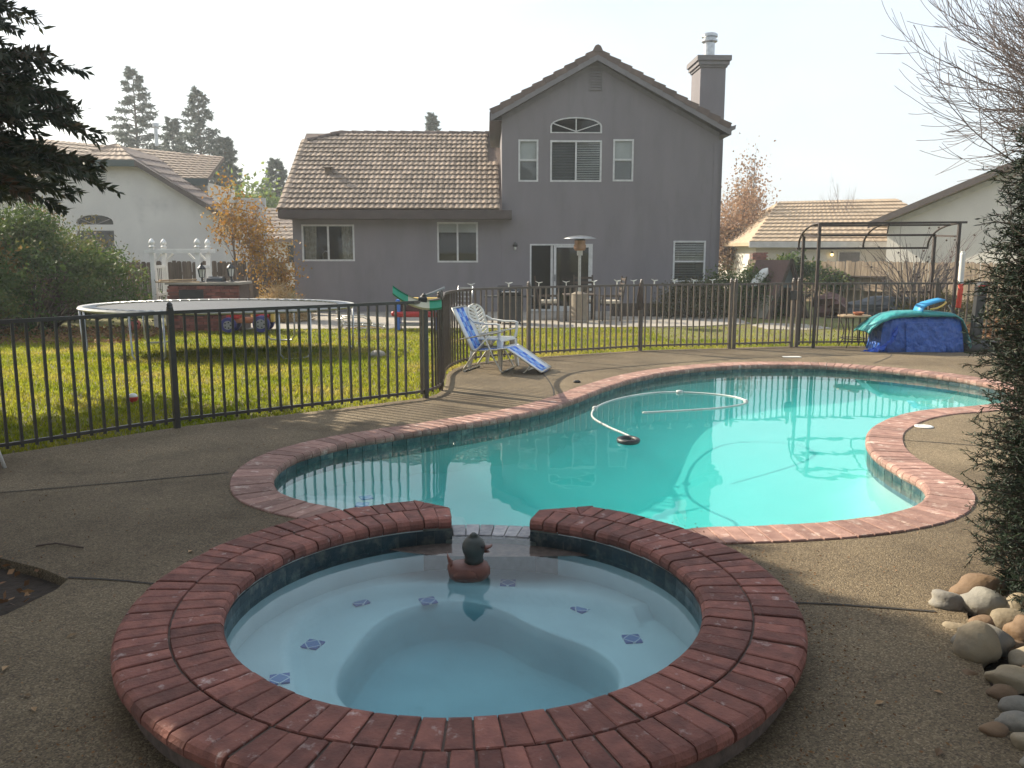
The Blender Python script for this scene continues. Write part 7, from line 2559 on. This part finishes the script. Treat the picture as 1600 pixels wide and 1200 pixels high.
# ------------------------------------------------------------------ river stones
def stones():
    spec = [(2.31, 4.10, 0.15, 0.10, 0.085, 'stone_rust', 'rust-brown flat stone at the back of the stone pile'), (2.10, 3.98, 0.10, 0.08, 0.07, 'stone_grey', 'grey blocky stone at the far left of the stone pile'),
            (2.24, 3.92, 0.12, 0.10, 0.09, 'stone_grey', 'angular grey-brown stone leaning in the middle of the pile'), (2.16, 3.78, 0.075, 0.06, 0.045, 'stone_rust', 'small yellow stone in the middle of the pile'),
            (2.26, 3.76, 0.11, 0.08, 0.07, 'stone_tan', 'smooth pale stone above the brown one in the pile'), (2.02, 3.74, 0.085, 0.05, 0.035, 'stone_tan', 'flat yellowish stone at the left edge of the pile'),
            (2.25, 3.62, 0.09, 0.08, 0.085, 'stone_rust', 'round brown stone right of the pale oval one'), (2.02, 3.55, 0.13, 0.085, 0.08, 'stone_grey', 'large pale oval stone at the left of the pile'),
            (2.07, 3.37, 0.105, 0.09, 0.115, 'stone_tan', 'large upright tan stone standing in front of the pile'), (2.24, 3.44, 0.10, 0.06, 0.04, 'stone_rust', 'flat brown slab stone behind the tan upright stone'),
            (2.26, 3.32, 0.10, 0.07, 0.06, 'stone_tan', 'smooth tan stone right of the upright stone'), (2.25, 3.20, 0.09, 0.06, 0.05, 'stone_rust', 'rusty wedge stone right of the upright stone'),
            (2.09, 3.14, 0.13, 0.08, 0.065, 'stone_tan', 'long low brown stone below the upright stone'), (2.03, 2.99, 0.065, 0.05, 0.05, 'stone_rust', 'small reddish stone in the edging row'),
            (2.02, 2.85, 0.07, 0.05, 0.05, 'stone_grey', 'grey-brown stone, second in the edging row'), (1.96, 2.72, 0.075, 0.05, 0.048, 'stone_grey', 'grey oval stone, third in the edging row'),
            (1.86, 2.68, 0.055, 0.04, 0.035, 'stone_rust', 'small brown stone left of the edging row'), (1.93, 2.57, 0.07, 0.05, 0.045, 'stone_tan', 'tan stone, fourth in the edging row'),
            (1.90, 2.44, 0.065, 0.05, 0.045, 'stone_grey', 'grey stone near the lower end of the edging row'), (1.85, 2.32, 0.07, 0.05, 0.045, 'stone_tan', 'tan stone at the lower end of the edging row'),
            (2.20, 3.46, 0.06, 0.05, 0.05, 'stone_grey', 'small grey cobble between the upright tan stone and the brown slab'), (1.97, 3.22, 0.045, 0.035, 0.03, 'stone_rust', 'tiny rusty cobble left of the long low brown stone'),
            (2.36, 3.86, 0.09, 0.08, 0.09, 'stone_tan', 'yellow stone half hidden under the juniper at the back'), (2.37, 3.62, 0.10, 0.08, 0.09, 'stone_grey', 'speckled grey stone half hidden under the juniper')]
    for i, (x, y, a, b, h, mt, lab) in enumerate(spec):
        if y > 3.5: x, y = x - 0.01, y - 0.12
        elif y > 3.08: x, y = x - 0.13, y - 0.02
        else: x, y = x - 0.16, 3.03 - (3.0 - y) * 0.80
        a, b, h = a * 0.86, b * 0.86, h * 0.86
        o = blob(MB(), (0, 0, h * 0.80), a, b, h, 100 + i, n=18, k=12, amp=0.16).build('river_stone', mt, smooth=True, loc=(x, y, -0.035 if y > 3.0 else -0.02), rot=(0, rnd.uniform(-0.15, 0.15), rnd.uniform(-0.5, 0.5)))
        tag(o, lab, 'stone', 'river stones along the juniper bed')


stones()

# ------------------------------------------------------------------ lawn grass, litter
def lawn():
    rg = np.random.default_rng(2)
    n = 420000
    X = rg.uniform(-13.5, 11.5, n)
    Y = 6.0 + 15.5 * rg.random(n) ** 1.15
    deck = [(p[0], p[1]) for p in offset([Vector((a, b, 0)) for a, b in DECK_EDGE], 0.04)]
    vis = (np.abs(X) < 0.66 * Y + 0.8) & ~in_poly_np(X, Y, deck)
    patio = [(-7.2, 19.7), (-3.0, 19.95), (0.0, 20.1), (2.5, 20.3), (4.6, 20.6), (6.0, 21.4), (6.2, 25.9), (-7.2, 25.5)]
    vis &= ~in_poly_np(X, Y, patio) & (Y < 21.0)
    # thin out under the hedge and in the worn yard at the back right
    bare = ((X > 3.2) & (Y > 17.3)) | ((X < -8.6) & (Y > 17.6))
    vis &= ~(bare & (rg.random(n) < 0.85))
    vis &= rg.random(n) < (0.55 + 0.45 * np.clip((14 - Y) / 5 + 0.5, 0, 1))
    X, Y = X[vis], Y[vis]
    n = len(X)
    Z = np.array([gz(0, y) for y in np.linspace(0, 40, 801)])[(Y / 0.05).astype(int)]
    h = rg.uniform(0.025, 0.065, n)
    w = rg.uniform(0.004, 0.008, n) * (1 + 0.03 * Y)
    a = rg.random(n) * 2 * PI
    lean = rg.normal(size=(n, 2)) * 0.022
    V = np.empty((n, 3, 3))
    V[:, 0] = np.stack([X - w * np.cos(a), Y - w * np.sin(a), Z], 1)
    V[:, 1] = np.stack([X + w * np.cos(a), Y + w * np.sin(a), Z], 1)
    V[:, 2] = np.stack([X + lean[:, 0], Y + lean[:, 1], Z + h], 1)
    o = np_mesh('lawn_grass', V.reshape(-1, 3), np.arange(n * 3).reshape(n, 3), 'grass')
    tag(o, 'short yellow-green lawn grass behind the pool fence', 'grass', kind='stuff')


lawn()


def litter(name, label, n, fn, mat, size, seed):
    rg = np.random.default_rng(seed)
    P = np.array([fn(rg) for _ in range(n)])
    D = np.stack([rg.normal(size=n), rg.normal(size=n), rg.normal(size=n) * 0.25], 1)
    o = leaf_quads(P, D, size * (0.5 + rg.random(n)), size * 0.6, name, mat, None)
    return tag(o, label, 'leaves', kind='stuff')


def _l1(rg):
    x, y = rg.uniform(-13, -7.5), rg.uniform(16.2, 20.5)
    return (x, y, gz(x, y) + 0.01 + 0.04 * rg.random())


def _l2(rg):
    e = math.sqrt(rg.random()); a = rg.random() * 2 * PI
    return (9.9 + 1.5 * e * math.cos(a), 16.6 + 0.9 * e * math.sin(a), -0.08 + 0.75 * (1 - e) ** 0.8 * rg.random())


def _l3(rg):
    a = rg.uniform(-2.6, 0.9)
    r_ = 1.5 + abs(rg.normal()) * 0.22
    x, y = SPA_C[0] + r_ * math.cos(a), SPA_C[1] + r_ * math.sin(a)
    return (x, y, 0.006 + 0.01 * rg.random())


def _l4(rg):
    for _ in range(50):
        x, y = rg.uniform(-3.5, -2.3), rg.uniform(3.3, 4.7)
        if in_poly(x, y, PLANTER_L): break
    return (x, y, -0.03 + 0.03 * rg.random())


def _l5(rg):
    for _ in range(50):
        x, y = rg.uniform(1.7, 3.2), rg.uniform(2.0, 4.5)
        if in_poly(x, y, BED_R): break
    return (x, y, -0.02 + 0.03 * rg.random())


litter('leaf_litter', 'brown leaf litter under the big hedge', 2600, _l1, 'leaf_litter', 0.10, 71)
litter('leaf_litter', 'orange-brown heap of leaves beyond the fence at right', 3000, _l2, 'leaf_litter', 0.10, 72)
litter('needle_litter', 'brown needles gathered around the foot of the spa', 1300, _l3, 'leaf_litter', 0.013, 73)
litter('leaf_litter', 'dry leaves on the soil bed at the left edge', 160, _l4, 'leaf_litter', 0.05, 74)
litter('leaf_litter', 'dry leaves among the stones under the juniper', 220, _l5, 'leaf_litter', 0.05, 75)


def needles_on_deck(rg):
    while True:
        x, y = rg.uniform(-4.0, 3.2), rg.uniform(2.0, 7.5)
        if in_poly(x, y, BED_R) or in_poly(x, y, PLANTER_L) or math.hypot(x - SPA_C[0], y - SPA_C[1]) < 1.5 or in_poly(x, y, [(p.x, p.y) for p in POOL_OUT[::3]]): continue
        return (x, y, 0.006)


litter('needle_litter', 'tiny twigs and needles scattered on the near deck', 900, needles_on_deck, 'leaf_litter', 0.012, 76)


def fallen():
    lm = MB()
    lm.add([(0, 0, 0.002), (0.022, 0.012, 0.012), (0.05, 0.004, 0.006), (0.024, -0.014, 0.010), (0.025, 0, 0.004)], [(0, 1, 4), (1, 2, 4), (2, 3, 4), (3, 0, 4)])
    me = lm.mesh('fallen_leaf', 'dry_leaf')
    spots = [(-1.86, 3.02), (-1.75, 2.9), (1.42, 2.62), (1.50, 2.55), (1.62, 3.05), (1.78, 2.35), (1.3, 2.3), (-1.95, 3.5), (-2.05, 3.25), (1.35, 2.95), (1.72, 2.75), (1.75, 2.6), (-2.1, 2.8), (-1.8, 4.6), (0.9, 8.3 - 3.4)]
    for x, y in spots[:-1]:
        o = inst('fallen_leaf', me, None, (x, y, 0.003), (0, 0, rnd.uniform(0, 6)), (rnd.uniform(0.6, 1.1),) * 3)
        tag(o, 'single dry fallen leaf lying on the deck near the spa', 'leaf', 'single dry leaves on the deck near the spa')


fallen()
tw = MB().tube([(-2.72, 4.66, 0.008), (-2.62, 4.69, 0.014), (-2.52, 4.66, 0.01), (-2.43, 4.62, 0.012)], 0.005, 5)
tag(tw.build('twig', 'bark'), 'crooked dead twig lying on the shaded deck at left', 'twig')


# ------------------------------------------------------------------ winter haze in the air
def haze():
    m, n, l, out = nt('haze')
    pv = n.new('ShaderNodeVolumePrincipled')
    pv.inputs['Color'].default_value = (0.90, 0.95, 1.0, 1)
    pv.inputs['Density'].default_value = HAZE
    pv.inputs['Anisotropy'].default_value = 0.3
    l.new(pv.outputs[0], out.inputs['Volume'])
    MATS['haze'] = m
    o = MB().bb(-45, 45, -12, 75, -3.5, 15.5).build('haze', 'haze')
    o['kind'] = 'stuff'
    o['label'] = 'thin winter haze filling the air over the yard'


HAZE = 0.0015
haze()
